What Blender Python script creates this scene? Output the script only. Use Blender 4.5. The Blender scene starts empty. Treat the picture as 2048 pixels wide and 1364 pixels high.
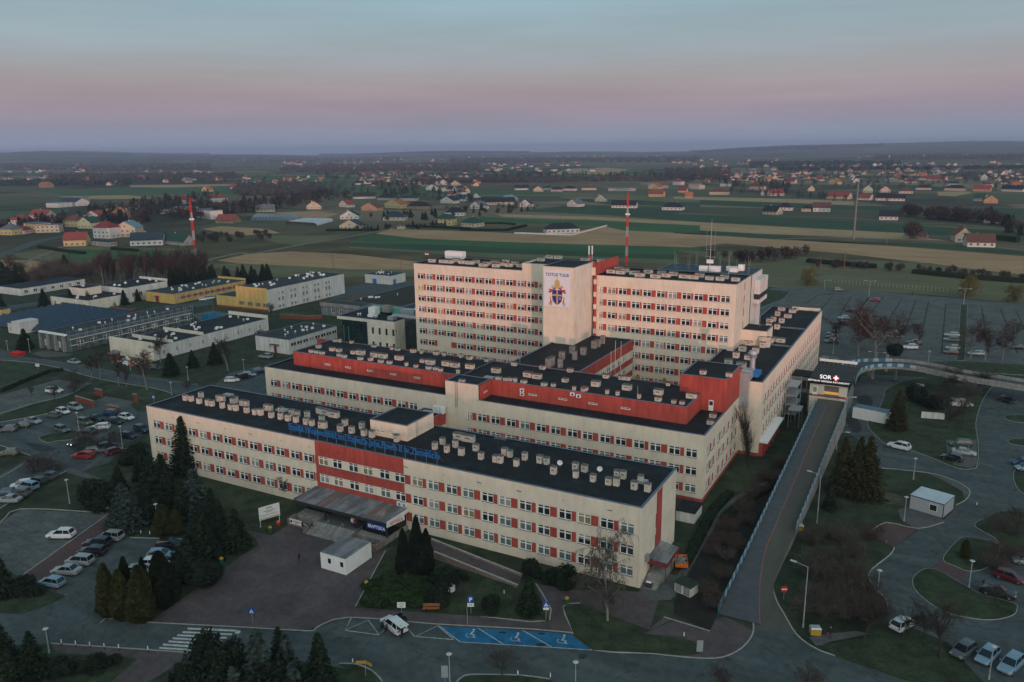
import bpy, bmesh, math, random
from mathutils import Vector, Matrix
from mathutils.geometry import tessellate_polygon
SC = bpy.context.scene
COL = SC.collection
rnd = random.Random(7)
R = math.radians
# ------------------------------------------------------------------ camera
CX, CY, CZ = 137.96, -99.86, 61.65
YAW, PITCH, ROLL = -.4981, .2345, -.0118
F_PX = 1604.8
_c, _s = math.cos(YAW), math.sin(YAW)
FW = Vector((_s*math.cos(PITCH), _c*math.cos(PITCH), -math.sin(PITCH)))
_r0 = Vector((_c, -_s, 0)); _u0 = _r0.cross(FW)
RT = math.cos(ROLL)*_r0 + math.sin(ROLL)*_u0
UP = -math.sin(ROLL)*_r0 + math.cos(ROLL)*_u0
cam = bpy.data.objects.new('camera', bpy.data.cameras.new('camera'))
COL.objects.link(cam)
cam.data.sensor_width = 36; cam.data.lens = F_PX/2048*36
cam.data.clip_end = 60000; cam.data.clip_start = 1
mw = Matrix((RT, UP, -FW)).transposed().to_4x4(); mw.translation = (CX, CY, CZ)
cam.matrix_world = mw
SC.camera = cam
# ------------------------------------------------------------------ light
SUN_AZ = Vector((.62, -.78, 0)).normalized()
SUN_EL = R(1.3)
sd = Vector((SUN_AZ.x*math.cos(SUN_EL), SUN_AZ.y*math.cos(SUN_EL), math.sin(SUN_EL)))
sl = bpy.data.lights.new('sun', 'SUN'); sl.energy = 2.5; sl.angle = R(.8); sl.color = (1, .40, .32)
so = bpy.data.objects.new('sun', sl); COL.objects.link(so)
so.rotation_euler = sd.to_track_quat('Z', 'Y').to_euler()
W = bpy.data.worlds.new('World'); SC.world = W; W.use_nodes = True
nt = W.node_tree; nt.nodes.clear()
def N(t, tree=None, **kw):
 n = (tree or nt).nodes.new(t)
 for k, v in kw.items(): setattr(n, k, v)
 return n
out = N('ShaderNodeOutputWorld'); bgA = N('ShaderNodeBackground'); bgB = N('ShaderNodeBackground'); add = N('ShaderNodeAddShader')
sky = N('ShaderNodeTexSky', sky_type='NISHITA', sun_disc=False)
sky.sun_elevation = SUN_EL; sky.sun_rotation = math.atan2(SUN_AZ.x, SUN_AZ.y); sky.altitude = 200; sky.dust_density = 2.0; sky.ozone_density = 2.0
bgA.inputs[1].default_value = .05
L = nt.links.new
L(sky.outputs[0], bgA.inputs[0])
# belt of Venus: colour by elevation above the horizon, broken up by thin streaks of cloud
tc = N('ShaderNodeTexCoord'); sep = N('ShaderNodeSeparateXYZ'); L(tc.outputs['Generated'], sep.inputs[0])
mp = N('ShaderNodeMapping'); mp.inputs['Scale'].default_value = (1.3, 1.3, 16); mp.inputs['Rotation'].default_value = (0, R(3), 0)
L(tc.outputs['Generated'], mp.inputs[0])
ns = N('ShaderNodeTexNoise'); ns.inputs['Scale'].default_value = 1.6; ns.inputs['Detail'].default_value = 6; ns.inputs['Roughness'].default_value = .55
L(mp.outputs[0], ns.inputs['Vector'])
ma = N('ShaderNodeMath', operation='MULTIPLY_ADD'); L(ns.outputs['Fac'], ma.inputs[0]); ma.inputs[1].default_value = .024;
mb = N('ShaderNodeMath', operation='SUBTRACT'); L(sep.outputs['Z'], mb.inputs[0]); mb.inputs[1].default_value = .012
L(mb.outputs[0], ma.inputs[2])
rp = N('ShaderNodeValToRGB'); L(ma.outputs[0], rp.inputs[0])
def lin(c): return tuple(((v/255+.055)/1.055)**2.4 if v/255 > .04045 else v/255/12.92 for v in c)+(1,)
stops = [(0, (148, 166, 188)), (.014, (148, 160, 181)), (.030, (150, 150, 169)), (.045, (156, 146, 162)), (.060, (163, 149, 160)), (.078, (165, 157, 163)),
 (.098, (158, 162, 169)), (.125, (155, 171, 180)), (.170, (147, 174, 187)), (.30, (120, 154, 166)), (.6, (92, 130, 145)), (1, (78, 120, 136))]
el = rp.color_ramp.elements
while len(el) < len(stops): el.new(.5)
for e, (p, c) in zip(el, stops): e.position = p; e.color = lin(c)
# cloud streaks: slightly darker bands in the middle sky
cr = N('ShaderNodeMapRange'); L(ns.outputs['Fac'], cr.inputs[0]); cr.inputs[1].default_value = .35; cr.inputs[2].default_value = .7; cr.inputs[3].default_value = .86; cr.inputs[4].default_value = 1.07
mx = N('ShaderNodeMix', data_type='RGBA', blend_type='MULTIPLY'); mx.inputs[0].default_value = .8
L(rp.outputs[0], mx.inputs[6]); L(cr.outputs[0], mx.inputs[7])
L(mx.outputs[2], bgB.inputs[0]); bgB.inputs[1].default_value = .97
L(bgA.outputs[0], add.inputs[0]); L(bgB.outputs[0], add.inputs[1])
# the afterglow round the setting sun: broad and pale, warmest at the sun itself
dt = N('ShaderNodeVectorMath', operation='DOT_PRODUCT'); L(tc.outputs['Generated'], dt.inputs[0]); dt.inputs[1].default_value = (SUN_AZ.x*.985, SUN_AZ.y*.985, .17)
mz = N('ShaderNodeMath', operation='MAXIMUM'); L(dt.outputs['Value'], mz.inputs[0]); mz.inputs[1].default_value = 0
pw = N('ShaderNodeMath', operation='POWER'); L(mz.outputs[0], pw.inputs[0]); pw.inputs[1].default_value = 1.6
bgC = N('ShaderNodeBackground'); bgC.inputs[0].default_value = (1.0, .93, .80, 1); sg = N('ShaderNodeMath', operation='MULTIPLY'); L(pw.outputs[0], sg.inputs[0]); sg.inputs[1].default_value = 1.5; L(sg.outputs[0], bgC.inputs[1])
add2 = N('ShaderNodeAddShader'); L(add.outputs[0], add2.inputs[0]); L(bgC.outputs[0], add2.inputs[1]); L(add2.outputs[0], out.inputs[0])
SC.view_settings.view_transform = 'Standard'; SC.view_settings.look = 'None'
SC.view_settings.exposure = 0; SC.view_settings.gamma = 1; SC.view_settings.use_curve_mapping = False
SC.cycles.use_denoising = True
SC.cycles.max_bounces = 5; SC.cycles.transparent_max_bounces = 12; SC.cycles.volume_bounces = 0
# ------------------------------------------------------------------ reading the photograph: pixel -> point on a real plane
TL = dict(T1=(0,280,2.926),T2=(700,280,2.926),T3=(1348,280,2.926),T4=(0,640,2.926),U1=(500,640,2.926),U3=(1348,640,2.926),U4=(0,898,2.926),U5=(600,898,2.926),U6=(1348,898,2.926),
D1=(0,520,6.82),D2=(280,520,6.82),D3=(560,520,6.82),F1=(0,300,4.267),F2=(460,300,4.267),F3=(920,300,4.267),F4=(1380,280,6.0235),F5=(1700,280,5.684),
V1=(270,740,4.871),V2=(800,500,4.871),V3=(1160,500,4.871),V4=(1340,560,4.871),V5=(1380,700,4.871),V6=(1150,900,4.547),X2=(900,740,2.965),P=(0,0,1))
def ray(t, x, y):
 a, b, s = TL[t]; px, py = a+x/s, b+y/s
 return FW + RT*((px-1024)/F_PX) + UP*((682-py)/F_PX)
def G(t, x, y, z=0.0):
 d = ray(t, x, y); k = (z-CZ)/d.z
 return Vector((CX+d.x*k, CY+d.y*k, z))
def GY(t, x, y, Y):
 d = ray(t, x, y); k = (Y-CY)/d.y
 return Vector((CX+d.x*k, Y, CZ+d.z*k))
def hgt(t, b, tp):      # height of something standing at b whose top shows at tp
 g = G(t, *b); d = ray(t, *tp); hd = math.hypot(g.x-CX, g.y-CY)
 return CZ + d.z*hd/math.hypot(d.x, d.y)
def poly(seq, z=0.0):    # 'U4',(x,y),(x,y),'U5',(x,y)... -> points
 t = None; r = []
 for s in seq:
  if isinstance(s, str): t = s
  else: r.append(G(t, s[0], s[1], z))
 return r
# ------------------------------------------------------------------ materials
MATS = {}
def pm(name, c, var=.12, scale=.6, rough=.85, bump=0, bscale=8, metal=0, spec=.3, c2=None, em=None, coat=0, obj=False, stretch=None):
 if name in MATS: return MATS[name]
 m = bpy.data.materials.new(name); m.use_nodes = True; t = m.node_tree; b = t.nodes['Principled BSDF']
 b.inputs['Roughness'].default_value = rough; b.inputs['Metallic'].default_value = metal; b.inputs['Specular IOR Level'].default_value = spec
 b.inputs['Coat Weight'].default_value = coat
 if var > 0 or c2:
  g = N('ShaderNodeNewGeometry', t) if not obj else N('ShaderNodeTexCoord', t)
  src = g.outputs['Position'] if not obj else g.outputs['Object']
  if stretch:
   mpn = N('ShaderNodeMapping', t); mpn.inputs['Scale'].default_value = stretch; t.links.new(src, mpn.inputs[0]); src = mpn.outputs[0]
  n = N('ShaderNodeTexNoise', t); n.inputs['Scale'].default_value = scale; n.inputs['Detail'].default_value = 7; n.inputs['Roughness'].default_value = .62
  t.links.new(src, n.inputs['Vector'])
  r = N('ShaderNodeValToRGB', t); t.links.new(n.outputs['Fac'], r.inputs[0])
  r.color_ramp.elements[0].position = .33; r.color_ramp.elements[1].position = .67
  d = c2 or tuple(min(1, v*(1+var)) for v in c); e = c if c2 else tuple(v*(1-var) for v in c)
  r.color_ramp.elements[0].color = e+(1,); r.color_ramp.elements[1].color = d+(1,)
  t.links.new(r.outputs[0], b.inputs['Base Color'])
  if bump:
   n2 = N('ShaderNodeTexNoise', t); n2.inputs['Scale'].default_value = bscale; n2.inputs['Detail'].default_value = 4; t.links.new(src, n2.inputs['Vector'])
   bp = N('ShaderNodeBump', t); bp.inputs['Strength'].default_value = bump; t.links.new(n2.outputs['Fac'], bp.inputs['Height']); t.links.new(bp.outputs[0], b.inputs['Normal'])
 else: b.inputs['Base Color'].default_value = c+(1,)
 if em:
  b.inputs['Emission Color'].default_value = em[0]+(1,); b.inputs['Emission Strength'].default_value = em[1]
 MATS[name] = m; return m
def mixin(m, tex_setup):   # multiply the base colour of a material with a second procedural factor
 t = m.node_tree; b = t.nodes['Principled BSDF']; l = b.inputs['Base Color'].links[0]; src = l.from_socket
 x = N('ShaderNodeMix', t, data_type='RGBA', blend_type='MULTIPLY'); x.inputs[0].default_value = 1
 t.links.new(src, x.inputs[6]); tex_setup(t, x.inputs[7]); t.links.new(x.outputs[2], b.inputs['Base Color'])
def streaks(lo, sc=(1.6, 1.6, .12), hi=1.0, p0=.42, p1=.62):
 def f(t, sock):
  g = N('ShaderNodeNewGeometry', t); mpn = N('ShaderNodeMapping', t); mpn.inputs['Scale'].default_value = sc
  t.links.new(g.outputs['Position'], mpn.inputs[0]); n = N('ShaderNodeTexNoise', t); n.inputs['Scale'].default_value = 1; n.inputs['Detail'].default_value = 6
  t.links.new(mpn.outputs[0], n.inputs['Vector']); mr = N('ShaderNodeMapRange', t)
  for i, v in enumerate((p0, p1, lo, hi)): mr.inputs[i+1].default_value = v
  t.links.new(n.outputs['Fac'], mr.inputs[0]); t.links.new(mr.outputs[0], sock)
 return f
def bricks(w, h, mortar, lo, ang=0, axis='XY', ms=.03):
 def f(t, sock):
  g = N('ShaderNodeNewGeometry', t); mpn = N('ShaderNodeMapping', t); mpn.inputs['Rotation'].default_value = (0, 0, ang)
  t.links.new(g.outputs['Position'], mpn.inputs[0]); n = N('ShaderNodeTexBrick', t); n.inputs['Scale'].default_value = 1
  n.inputs['Brick Width'].default_value = w; n.inputs['Row Height'].default_value = h; n.inputs['Mortar Size'].default_value = mortar; n.inputs['Mortar Smooth'].default_value = .5
  n.inputs['Color1'].default_value = (1, 1, 1, 1); n.inputs['Color2'].default_value = (.8, .8, .8, 1); n.inputs['Mortar'].default_value = (lo, lo, lo, 1)
  t.links.new(mpn.outputs[0], n.inputs['Vector']); t.links.new(n.outputs['Color'], sock)
 return f
cream = pm('cream_render', (.70, .62, .51), .07, .25, .9, .1, 25); mixin(cream, streaks(.9, (.9, .9, .3), 1, .30, .55))
redw = pm('red_render', (.40, .072, .056), .10, .3, .88, .1, 25); mixin(redw, streaks(.85))
creamL = pm('pale_render', (.64, .60, .51), .07, .3, .9); mixin(creamL, streaks(.86, (.9, .9, .22), 1, .30, .55))
yellw = pm('yellow_render', (.58, .41, .15), .1, .3, .9); mixin(yellw, streaks(.8))
whitew = pm('white_render', (.62, .62, .60), .08, .3, .9); mixin(whitew, streaks(.8))
greyw = pm('grey_render', (.20, .22, .22), .15, .4, .9); mixin(greyw, streaks(.7))
roofm = pm('bitumen_roof', (.010, .017, .021), .35, .12, .8, .15, 6); mixin(roofm, bricks(9, 1.05, .03, .72)); mixin(roofm, streaks(.7, (.25, .05, .2), 1.3, .35, .65))
roofm2 = pm('bitumen_roof_old', (.03, .042, .045), .3, .12, .8, .15, 6); mixin(roofm2, bricks(7, 1.05, .03, .75, R(90)))
flash = pm('zinc_flashing', (.13, .17, .23), .15, .8, .55, metal=.2)
frame_m = pm('white_window_frame', (.78, .78, .76), 0, rough=.5)
sill_m = pm('grey_metal_sill', (.13, .15, .18), 0, rough=.5)
capm = pm('brown_chimney_cap', (.16, .085, .06), .2, 2, .8)
capg = pm('grey_chimney_cap', (.12, .12, .115), .2, 2, .8)
ventm = pm('chimney_render', (.50, .47, .42), .2, 1.5, .9)
galv = pm('galvanised_metal', (.38, .42, .44), .12, 2, .45, metal=.4)
darkm = pm('dark_metal', (.03, .033, .036), .1, 2, .5)
brickm = pm('red_brick', (.22, .07, .045), .2, 1.5, .9);
conc = pm('concrete', (.26, .26, .25), .2, .8, .9, .1, 10); mixin(conc, streaks(.75))
whitem = pm('white_paint', (.72, .74, .75), .05, 1, .5)
orangem = pm('orange_paint', (.6, .13, .02), .1, 1, .5)
woodm = pm('brown_wood', (.28, .10, .035), .2, 3, .7)
yelm = pm('yellow_paint', (.38, .25, .03), .1, 2, .6)
bluem = pm('blue_paint', (.02, .16, .42), .08, 2, .6)
redp = pm('red_paint', (.55, .02, .015), .08, 2, .6)
asph = pm('asphalt', (.054, .074, .078), .2, .35, .85, .2, 30, c2=(.078, .098, .102)); mixin(asph, streaks(.72, (.06, .3, 1), 1.15, .3, .7))
asphL = pm('car_park_paving', (.092, .108, .108), .2, .3, .9, c2=(.125, .142, .140)); mixin(asphL, bricks(2.4, .5, .05, .6)); mixin(asphL, streaks(.75, (.2, .2, 1), 1.15, .3, .7))
paver = pm('pink_grey_paving', (.084, .070, .075), .2, .25, .9, c2=(.116, .098, .103)); mixin(paver, bricks(.4, .2, .02, .6, R(45))); mixin(paver, streaks(.75, (.15, .15, 1), 1.15, .3, .7))
paverR = pm('red_paving', (.092, .058, .060), .2, .3, .9, c2=(.12, .078, .078)); mixin(paverR, bricks(.4, .2, .02, .6))
paverG = pm('grey_path_paving', (.085, .09, .09), .2, .4, .9, c2=(.12, .125, .122)); mixin(paverG, bricks(.5, .5, .03, .65))
kerbm = pm('concrete_kerb', (.29, .30, .28), .2, 1.2, .9)
paintm = pm('road_paint', (.42, .44, .44), .35, 2.5, .8)
bluepaint = pm('blue_bay_paint', (.012, .13, .27), .2, .8, .75); mixin(bluepaint, streaks(.75, (.5, .5, 1), 1.05, .35, .6))
grassm = pm('lawn_grass', (.014, .029, .014), .3, .15, .95, .3, 6, c2=(.038, .050, .026)); mixin(grassm, streaks(.7, (.05, .05, 1), 1.25, .3, .7))
grassN = pm('short_winter_grass', (.015, .030, .014), .3, .8, .95, .3, 12, c2=(.036, .050, .024))
soilm = pm('dark_soil', (.022, .022, .018), .3, .5, .95, c2=(.04, .036, .028))
def cracks(sc, w, lo):
 def f(t, sock):
  g = N('ShaderNodeNewGeometry', t); n = N('ShaderNodeTexNoise', t); n.inputs['Scale'].default_value = .5; n.inputs['Detail'].default_value = 5; t.links.new(g.outputs['Position'], n.inputs['Vector'])
  a = N('ShaderNodeVectorMath', t, operation='MULTIPLY_ADD'); t.links.new(n.outputs['Color'], a.inputs[0]); a.inputs[1].default_value = (3, 3, 0); t.links.new(g.outputs['Position'], a.inputs[2])
  v = N('ShaderNodeTexVoronoi', t, feature='DISTANCE_TO_EDGE'); v.inputs['Scale'].default_value = sc; t.links.new(a.outputs[0], v.inputs['Vector']); mr = N('ShaderNodeMapRange', t)
  for i, q in enumerate((0, w, lo, 1)): mr.inputs[i+1].default_value = q
  t.links.new(v.outputs['Distance'], mr.inputs[0]); t.links.new(mr.outputs[0], sock)
 return f
mixin(asph, cracks(.11, .012, .62)); mixin(asph, streaks(.82, (.9, .9, 1), 1.08, .35, .6)); mixin(asphL, streaks(.84, (1.2, 1.2, 1), 1.08, .35, .6)); mixin(paver, streaks(.85, (.9, .9, 1), 1.08, .35, .6)); mixin(roofm, streaks(.7, (.5, .5, 1), 1.5, .45, .72))
for m_ in (grassm, grassN): mixin(m_, streaks(.72, (.35, .35, 1), 1.55, .35, .72)); mixin(m_, streaks(.8, (2.5, 2.5, 1), 1.2, .35, .65))
def joints(t, sock):
 g = N('ShaderNodeNewGeometry', t); mpn = N('ShaderNodeMapping', t); mpn.inputs['Rotation'].default_value = (R(90), 0, 0); t.links.new(g.outputs['Position'], mpn.inputs[0]); n = N('ShaderNodeTexBrick', t); n.offset = 0; n.inputs['Scale'].default_value = 1; n.inputs['Brick Width'].default_value = 6.635; n.inputs['Row Height'].default_value = 3.3; n.inputs['Mortar Size'].default_value = .03
 for k_, v_ in (('Color1', 1), ('Color2', .95), ('Mortar', .86)): n.inputs[k_].default_value = (v_, v_, v_, 1)
 t.links.new(mpn.outputs[0], n.inputs['Vector']); t.links.new(n.outputs['Color'], sock)
mixin(cream, joints); mixin(redw, streaks(.82, (1.2, 1.2, .3), 1.05, .3, .6))
# ------------------------------------------------------------------ mesh helpers
class MB:
 """collects faces; build() links them as ONE mesh object"""
 def __init__(s): s.v = []; s.f = []; s.m = []; s.mats = []
 def mi(s, m):
  if m not in s.mats: s.mats.append(m)
  return s.mats.index(m)
 def face(s, pts, m):
  i = len(s.v); s.v += [tuple(p) for p in pts]; s.f.append(tuple(range(i, i+len(pts)))); s.m.append(s.mi(m))
 def box(s, x0, x1, y0, y1, z0, z1, m, top=None, M=None, taper=0):
  i = len(s.v); t = taper
  P = [(x0,y0,z0),(x1,y0,z0),(x1,y1,z0),(x0,y1,z0),(x0+t,y0+t,z1),(x1-t,y0+t,z1),(x1-t,y1-t,z1),(x0+t,y1-t,z1)]
  if M: P = [tuple(M @ Vector(p)) for p in P]
  s.v += P; k = s.mi(m); kt = s.mi(top) if top else k
  for f, kk in (((0,3,2,1),k),((4,5,6,7),kt),((0,1,5,4),k),((1,2,6,5),k),((2,3,7,6),k),((3,0,4,7),k)):
   s.f.append(tuple(i+a for a in f)); s.m.append(kk)
 def tube(s, p0, p1, r0, r1, m, n=6, cap=True):
  p0 = Vector(p0); p1 = Vector(p1); d = (p1-p0)
  if d.length < 1e-6: return
  d.normalize(); a = d.orthogonal().normalized(); b = d.cross(a); i = len(s.v); k = s.mi(m)
  for p, r in ((p0, r0), (p1, r1)):
   for j in range(n):
    t = 2*math.pi*j/n; s.v.append(tuple(p+a*(r*math.cos(t))+b*(r*math.sin(t))))
  for j in range(n):
   s.f.append((i+j, i+(j+1) % n, i+n+(j+1) % n, i+n+j)); s.m.append(k)
  if cap: s.f.append(tuple(i+n+j for j in range(n))); s.m.append(k); s.f.append(tuple(i+n-1-j for j in range(n))); s.m.append(k)
 def flat(s, pts, m, h=0):      # horizontal polygon, optionally extruded down by h
  pts = [Vector(p) for p in pts]; A = sum(pts[i-1].x*pts[i].y-pts[i].x*pts[i-1].y for i in range(len(pts)))
  if A < 0: pts.reverse()
  i = len(s.v); s.v += [tuple(p) for p in pts]; k = s.mi(m)
  for t in tessellate_polygon([pts]):
   a, b, c = [pts[j] for j in t]
   if (b.x-a.x)*(c.y-a.y)-(b.y-a.y)*(c.x-a.x) < 0: t = t[::-1]
   s.f.append(tuple(i+j for j in t)); s.m.append(k)
  if h:
   for j in range(len(pts)):
    a, b = pts[j-1], pts[j]; s.face([a-Vector((0,0,h)), b-Vector((0,0,h)), b, a], m)
 def mesh(s, name):
  me = bpy.data.meshes.new(name); me.from_pydata(s.v, [], s.f)
  for m in s.mats: me.materials.append(m)
  me.polygons.foreach_set('material_index', s.m); me.update(); return me
 def build(s, name, parent=None, loc=None, rz=0):
  return link(name, s.mesh(name), parent, loc, rz)
def link(name, me, parent=None, loc=None, rz=0, mat=None):
 o = bpy.data.objects.new(name, me); COL.objects.link(o)
 if parent: o.parent = parent
 if loc is not None: o.location = loc
 if rz: o.rotation_euler = (0, 0, rz)
 return o
def tag(o, label=None, cat=None, group=None, kind=None):
 if label: o['label'] = label
 if cat: o['category'] = cat
 if group: o['group'] = group
 if kind: o['kind'] = kind
 return o
def thing(name, loc, label, cat, rz=0, group=None):
 o = bpy.data.objects.new(name, None); COL.objects.link(o); o.location = loc; o.rotation_euler = (0, 0, rz); o.empty_display_size = .5
 return tag(o, label, cat, group)
def kids(o): return [c for c in o.children]
def dup(root, loc, rz=0, label=None, group=None, scale=None):
 r = root.copy(); COL.objects.link(r); r.location = loc; r.rotation_euler = (0, 0, rz)
 if label: r['label'] = label
 if group: r['group'] = group
 if scale: r.scale = (scale,)*3 if not isinstance(scale, tuple) else scale
 for ch in CH[root.name]:
  c = ch.copy(); COL.objects.link(c); c.parent = r
  for g in CH.get(ch.name, []):
   d = g.copy(); COL.objects.link(d); d.parent = c
 return r
CH = {}
def remember(root):
 CH[root.name] = list(root.children)
 for c in root.children:
  if c.children: CH[c.name] = list(c.children)
 return root
def surf(name, seq, m, z=0.0, h=0, pts=None):
 b = MB(); b.flat(pts or poly(seq, z), m, h); return tag(b.build(name), kind='structure')
def kerb(pts, w=.18, h=.13, name='kerb', closed=False, m=None):
 """a raised kerb of separate stones along a line"""
 b = MB(); P = [Vector((p[0], p[1], 0)) for p in pts]
 if closed: P.append(P[0])
 for a, c in zip(P, P[1:]):
  d = c-a; Ln = d.length
  if Ln < .05: continue
  d.normalize(); q = Vector((-d.y, d.x, 0))*w/2
  n = max(1, int(Ln/1.0))
  for i in range(n):
   s0 = a+d*(Ln*i/n+.012); s1 = a+d*(Ln*(i+1)/n-.012); hh = h+rnd.uniform(-.008, .008)
   M = Matrix(((d.x, q.x*2/w, 0, s0.x), (d.y, q.y*2/w, 0, s0.y), (0, 0, 1, 0), (0, 0, 0, 1)))
   b.box(0, (s1-s0).length, -w/2, w/2, -.05, hh, m or kerbm, M=M)
 return tag(b.build(name), kind='structure')
def strip(name, pts, w, m, z):
 """flat band of width w following a line"""
 b = MB(); P = [Vector((p[0], p[1], z)) for p in pts]; Lf = []; Rg = []
 for i, p in enumerate(P):
  d = (P[min(i+1, len(P)-1)]-P[max(i-1, 0)]).normalized(); q = Vector((-d.y, d.x, 0))*w/2; Lf.append(p+q); Rg.append(p-q)
 for i in range(len(P)-1): b.face([Rg[i], Rg[i+1], Lf[i+1], Lf[i]], m)
 return tag(b.build(name), kind='structure')
def smooth(pts, n=4):
 P = [Vector(p) for p in pts]; o = []
 for i in range(len(P)-1):
  p0 = P[max(i-1, 0)]; p1 = P[i]; p2 = P[i+1]; p3 = P[min(i+2, len(P)-1)]
  for k in range(n):
   t = k/n; o.append(.5*((2*p1)+(p2-p0)*t+(2*p0-5*p1+4*p2-p3)*t*t+(3*p1-p0-3*p2+p3)*t**3))
 o.append(P[-1]); return o
def smooth_closed(pts, n=3):
 P = [Vector(p) for p in pts]; m = len(P); o = []
 for i in range(m):
  p0, p1, p2, p3 = P[i-1], P[i], P[(i+1) % m], P[(i+2) % m]
  for k in range(n):
   t = k/n; o.append(.5*((2*p1)+(p2-p0)*t+(2*p0-5*p1+4*p2-p3)*t*t+(3*p1-p0-3*p2+p3)*t**3))
 return o
# ================================================================== HOSPITAL
ABS = set()
def bthing(name, x, y, label, cat, group=None):   # a building whose parts are written in world coordinates
 o = thing(name, (x, y, 0), label, cat, 0, group); ABS.add(o.name); return o
def part(b, name, root):
 return b.build(name, root, -root.location)
def put(name, me, root, loc, rz=0):
 return link(name, me, root, Vector(loc)-root.location, rz)
S_, E_, N_, W_ = (1, 0), (0, 1), (-1, 0), (0, -1)
def wall(root, name, ox, oy, u, length, z0, z1, m, openings=(), fills=(), depth=.22):
 u = Vector((u[0], u[1], 0)); n = Vector((u.y, -u.x, 0)); o = Vector((ox, oy, 0)); b = MB()
 us = sorted(set([0, length]+[round(v, 3) for q in openings for v in q[:2]]+[round(v, 3) for q in fills for v in q[:2]]))
 zs = sorted(set([z0, z1]+[round(v, 3) for q in openings for v in q[2:4]]+[round(v, 3) for q in fills for v in q[2:4]]))
 us = [v for v in us if 0 <= v <= length]; zs = [v for v in zs if z0 <= v <= z1]
 def pt(a, z, d=0): return o+u*a-n*d+Vector((0, 0, z))
 rowop = {}
 for j in range(len(zs)-1):
  zc = (zs[j]+zs[j+1])/2; ops = [q for q in openings if q[2] < zc < q[3]]; fl = [q for q in fills if q[2] < zc < q[3]]
  run = None
  for i in range(len(us)-1):
   uc = (us[i]+us[i+1])/2
   if any(q[0] < uc < q[1] for q in ops): mm = None
   else:
    mm = m
    for q in fl:
     if q[0] < uc < q[1]: mm = q[4]
   if run and run[2] is mm: run[1] = us[i+1]
   else:
    if run and run[2] is not None: b.face([pt(run[0], zs[j]), pt(run[1], zs[j]), pt(run[1], zs[j+1]), pt(run[0], zs[j+1])], run[2])
    run = [us[i], us[i+1], mm]
  if run and run[2] is not None: b.face([pt(run[0], zs[j]), pt(run[1], zs[j]), pt(run[1], zs[j+1]), pt(run[0], zs[j+1])], run[2])
 for q in openings:
  a, c, zb, zt = q[:4]; D = depth; rv = q[4] if len(q) > 4 and q[4] else m
  b.face([pt(a, zb), pt(a, zb, D), pt(a, zt, D), pt(a, zt)][::-1], rv); b.face([pt(c, zb), pt(c, zt), pt(c, zt, D), pt(c, zb, D)][::-1], rv)
  b.face([pt(a, zt), pt(a, zt, D), pt(c, zt, D), pt(c, zt)][::-1], rv); b.face([pt(a, zb), pt(c, zb), pt(c, zb, D), pt(a, zb, D)][::-1], rv)
 return part(b, name, root)
def panemat(name, c, rough=.12, c2=None, sc=2.0):
 m = pm(name, c, .3, sc, rough, spec=.6, c2=c2, stretch=(1, 1, .35)); return m
PM = [panemat('dark_window_glass', (.012, .016, .02), .08, (.03, .036, .042)), panemat('dim_window_glass', (.02, .024, .026), .1, (.07, .075, .075)),
 panemat('pale_blind_glass', (.22, .23, .22), .25, (.36, .36, .33)), panemat('grey_green_curtain_glass', (.07, .11, .11), .2, (.16, .21, .20)),
 panemat('beige_curtain_glass', (.20, .16, .09), .25, (.34, .27, .16)), panemat('warm_blind_glass', (.34, .25, .12), .3, (.42, .33, .18)),
 panemat('violet_curtain_glass', (.12, .06, .12), .25, (.2, .12, .2)), panemat('yellow_curtain_glass', (.38, .32, .08), .3, (.5, .42, .12))]
_wc = {}
def win_mesh(w, h, style):
 k = ('w', round(w, 2), round(h, 2), style)
 if k in _wc: return _wc[k]
 b = MB(); t = .10; D0, D1 = .05, .14; fm = frame_m
 if style == 'dark': fm = darkm
 b.box(0, w, D0, D1, 0, t, fm); b.box(0, w, D0, D1, h-t, h, fm); b.box(0, t, D0, D1, t, h-t, fm); b.box(w-t, w, D0, D1, t, h-t, fm)
 if style == 'hosp':
  b.box(w/2-.09, w/2+.09, D0-.01, D1, t, h-t, fm); b.box(t, w/2-.09, D0, D1, h*.68, h*.68+.13, fm); b.box(w/2+.09, w-t, D0, D1, h*.68, h*.68+.13, fm)
 elif style == 'two': b.box(w/2-.04, w/2+.04, D0-.01, D1, t, h-t, fm)
 elif style == 'small': b.box(w/2-.04, w/2+.04, D0-.01, D1, t, h-t, fm)
 _wc[k] = b.mesh('window_frame'); return _wc[k]
def pane_mesh(w, h, i):
 k = ('p', round(w, 2), round(h, 2), i)
 if k in _wc: return _wc[k]
 b = MB(); y = .12
 if i < 100: b.face([(0, y, 0), (w, y, 0), (w, y, h), (0, y, h)], PM[i])
 else:         # blind half drawn over a dark room
  a = i-100; m1 = PM[2 if a % 2 else 1]; z = h*(.35+.1*a)
  b.face([(0, y, 0), (w, y, 0), (w, y, z), (0, y, z)], PM[0]); b.face([(0, y, z), (w, y, z), (w, y, h), (0, y, h)], m1)
 _wc[k] = b.mesh('pane'); return _wc[k]
def sill_mesh(w):
 k = ('s', round(w, 2))
 if k not in _wc:
  b = MB(); b.box(-.05, w+.05, -.09, .10, -.05, .012, sill_m); _wc[k] = b.mesh('sill')
 return _wc[k]
wr = random.Random(31)
def pick(dark=.5):
 r = wr.random()
 if r < dark: return 0
 if r < dark+.22: return 1
 if r < dark+.32: return 100+wr.randrange(4)
 return wr.choice([2, 2, 3, 3, 4, 1, 2, 3])
def windows(root, ox, oy, u, ops, style='hosp', dark=.5, choose=None, sill=True):
 rz = math.atan2(u[1], u[0])
 for q in ops:
  a, c, z0, z1 = q[:4]; w, h = c-a, z1-z0
  o = put('window', win_mesh(w, h, style), root, (ox+u[0]*a, oy+u[1]*a, z0), rz)
  i = choose(a, z0) if choose else None
  if i is None: i = pick(dark)
  link('pane', pane_mesh(w, h, i), o)
  if sill: link('sill', sill_mesh(w), o)
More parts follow.
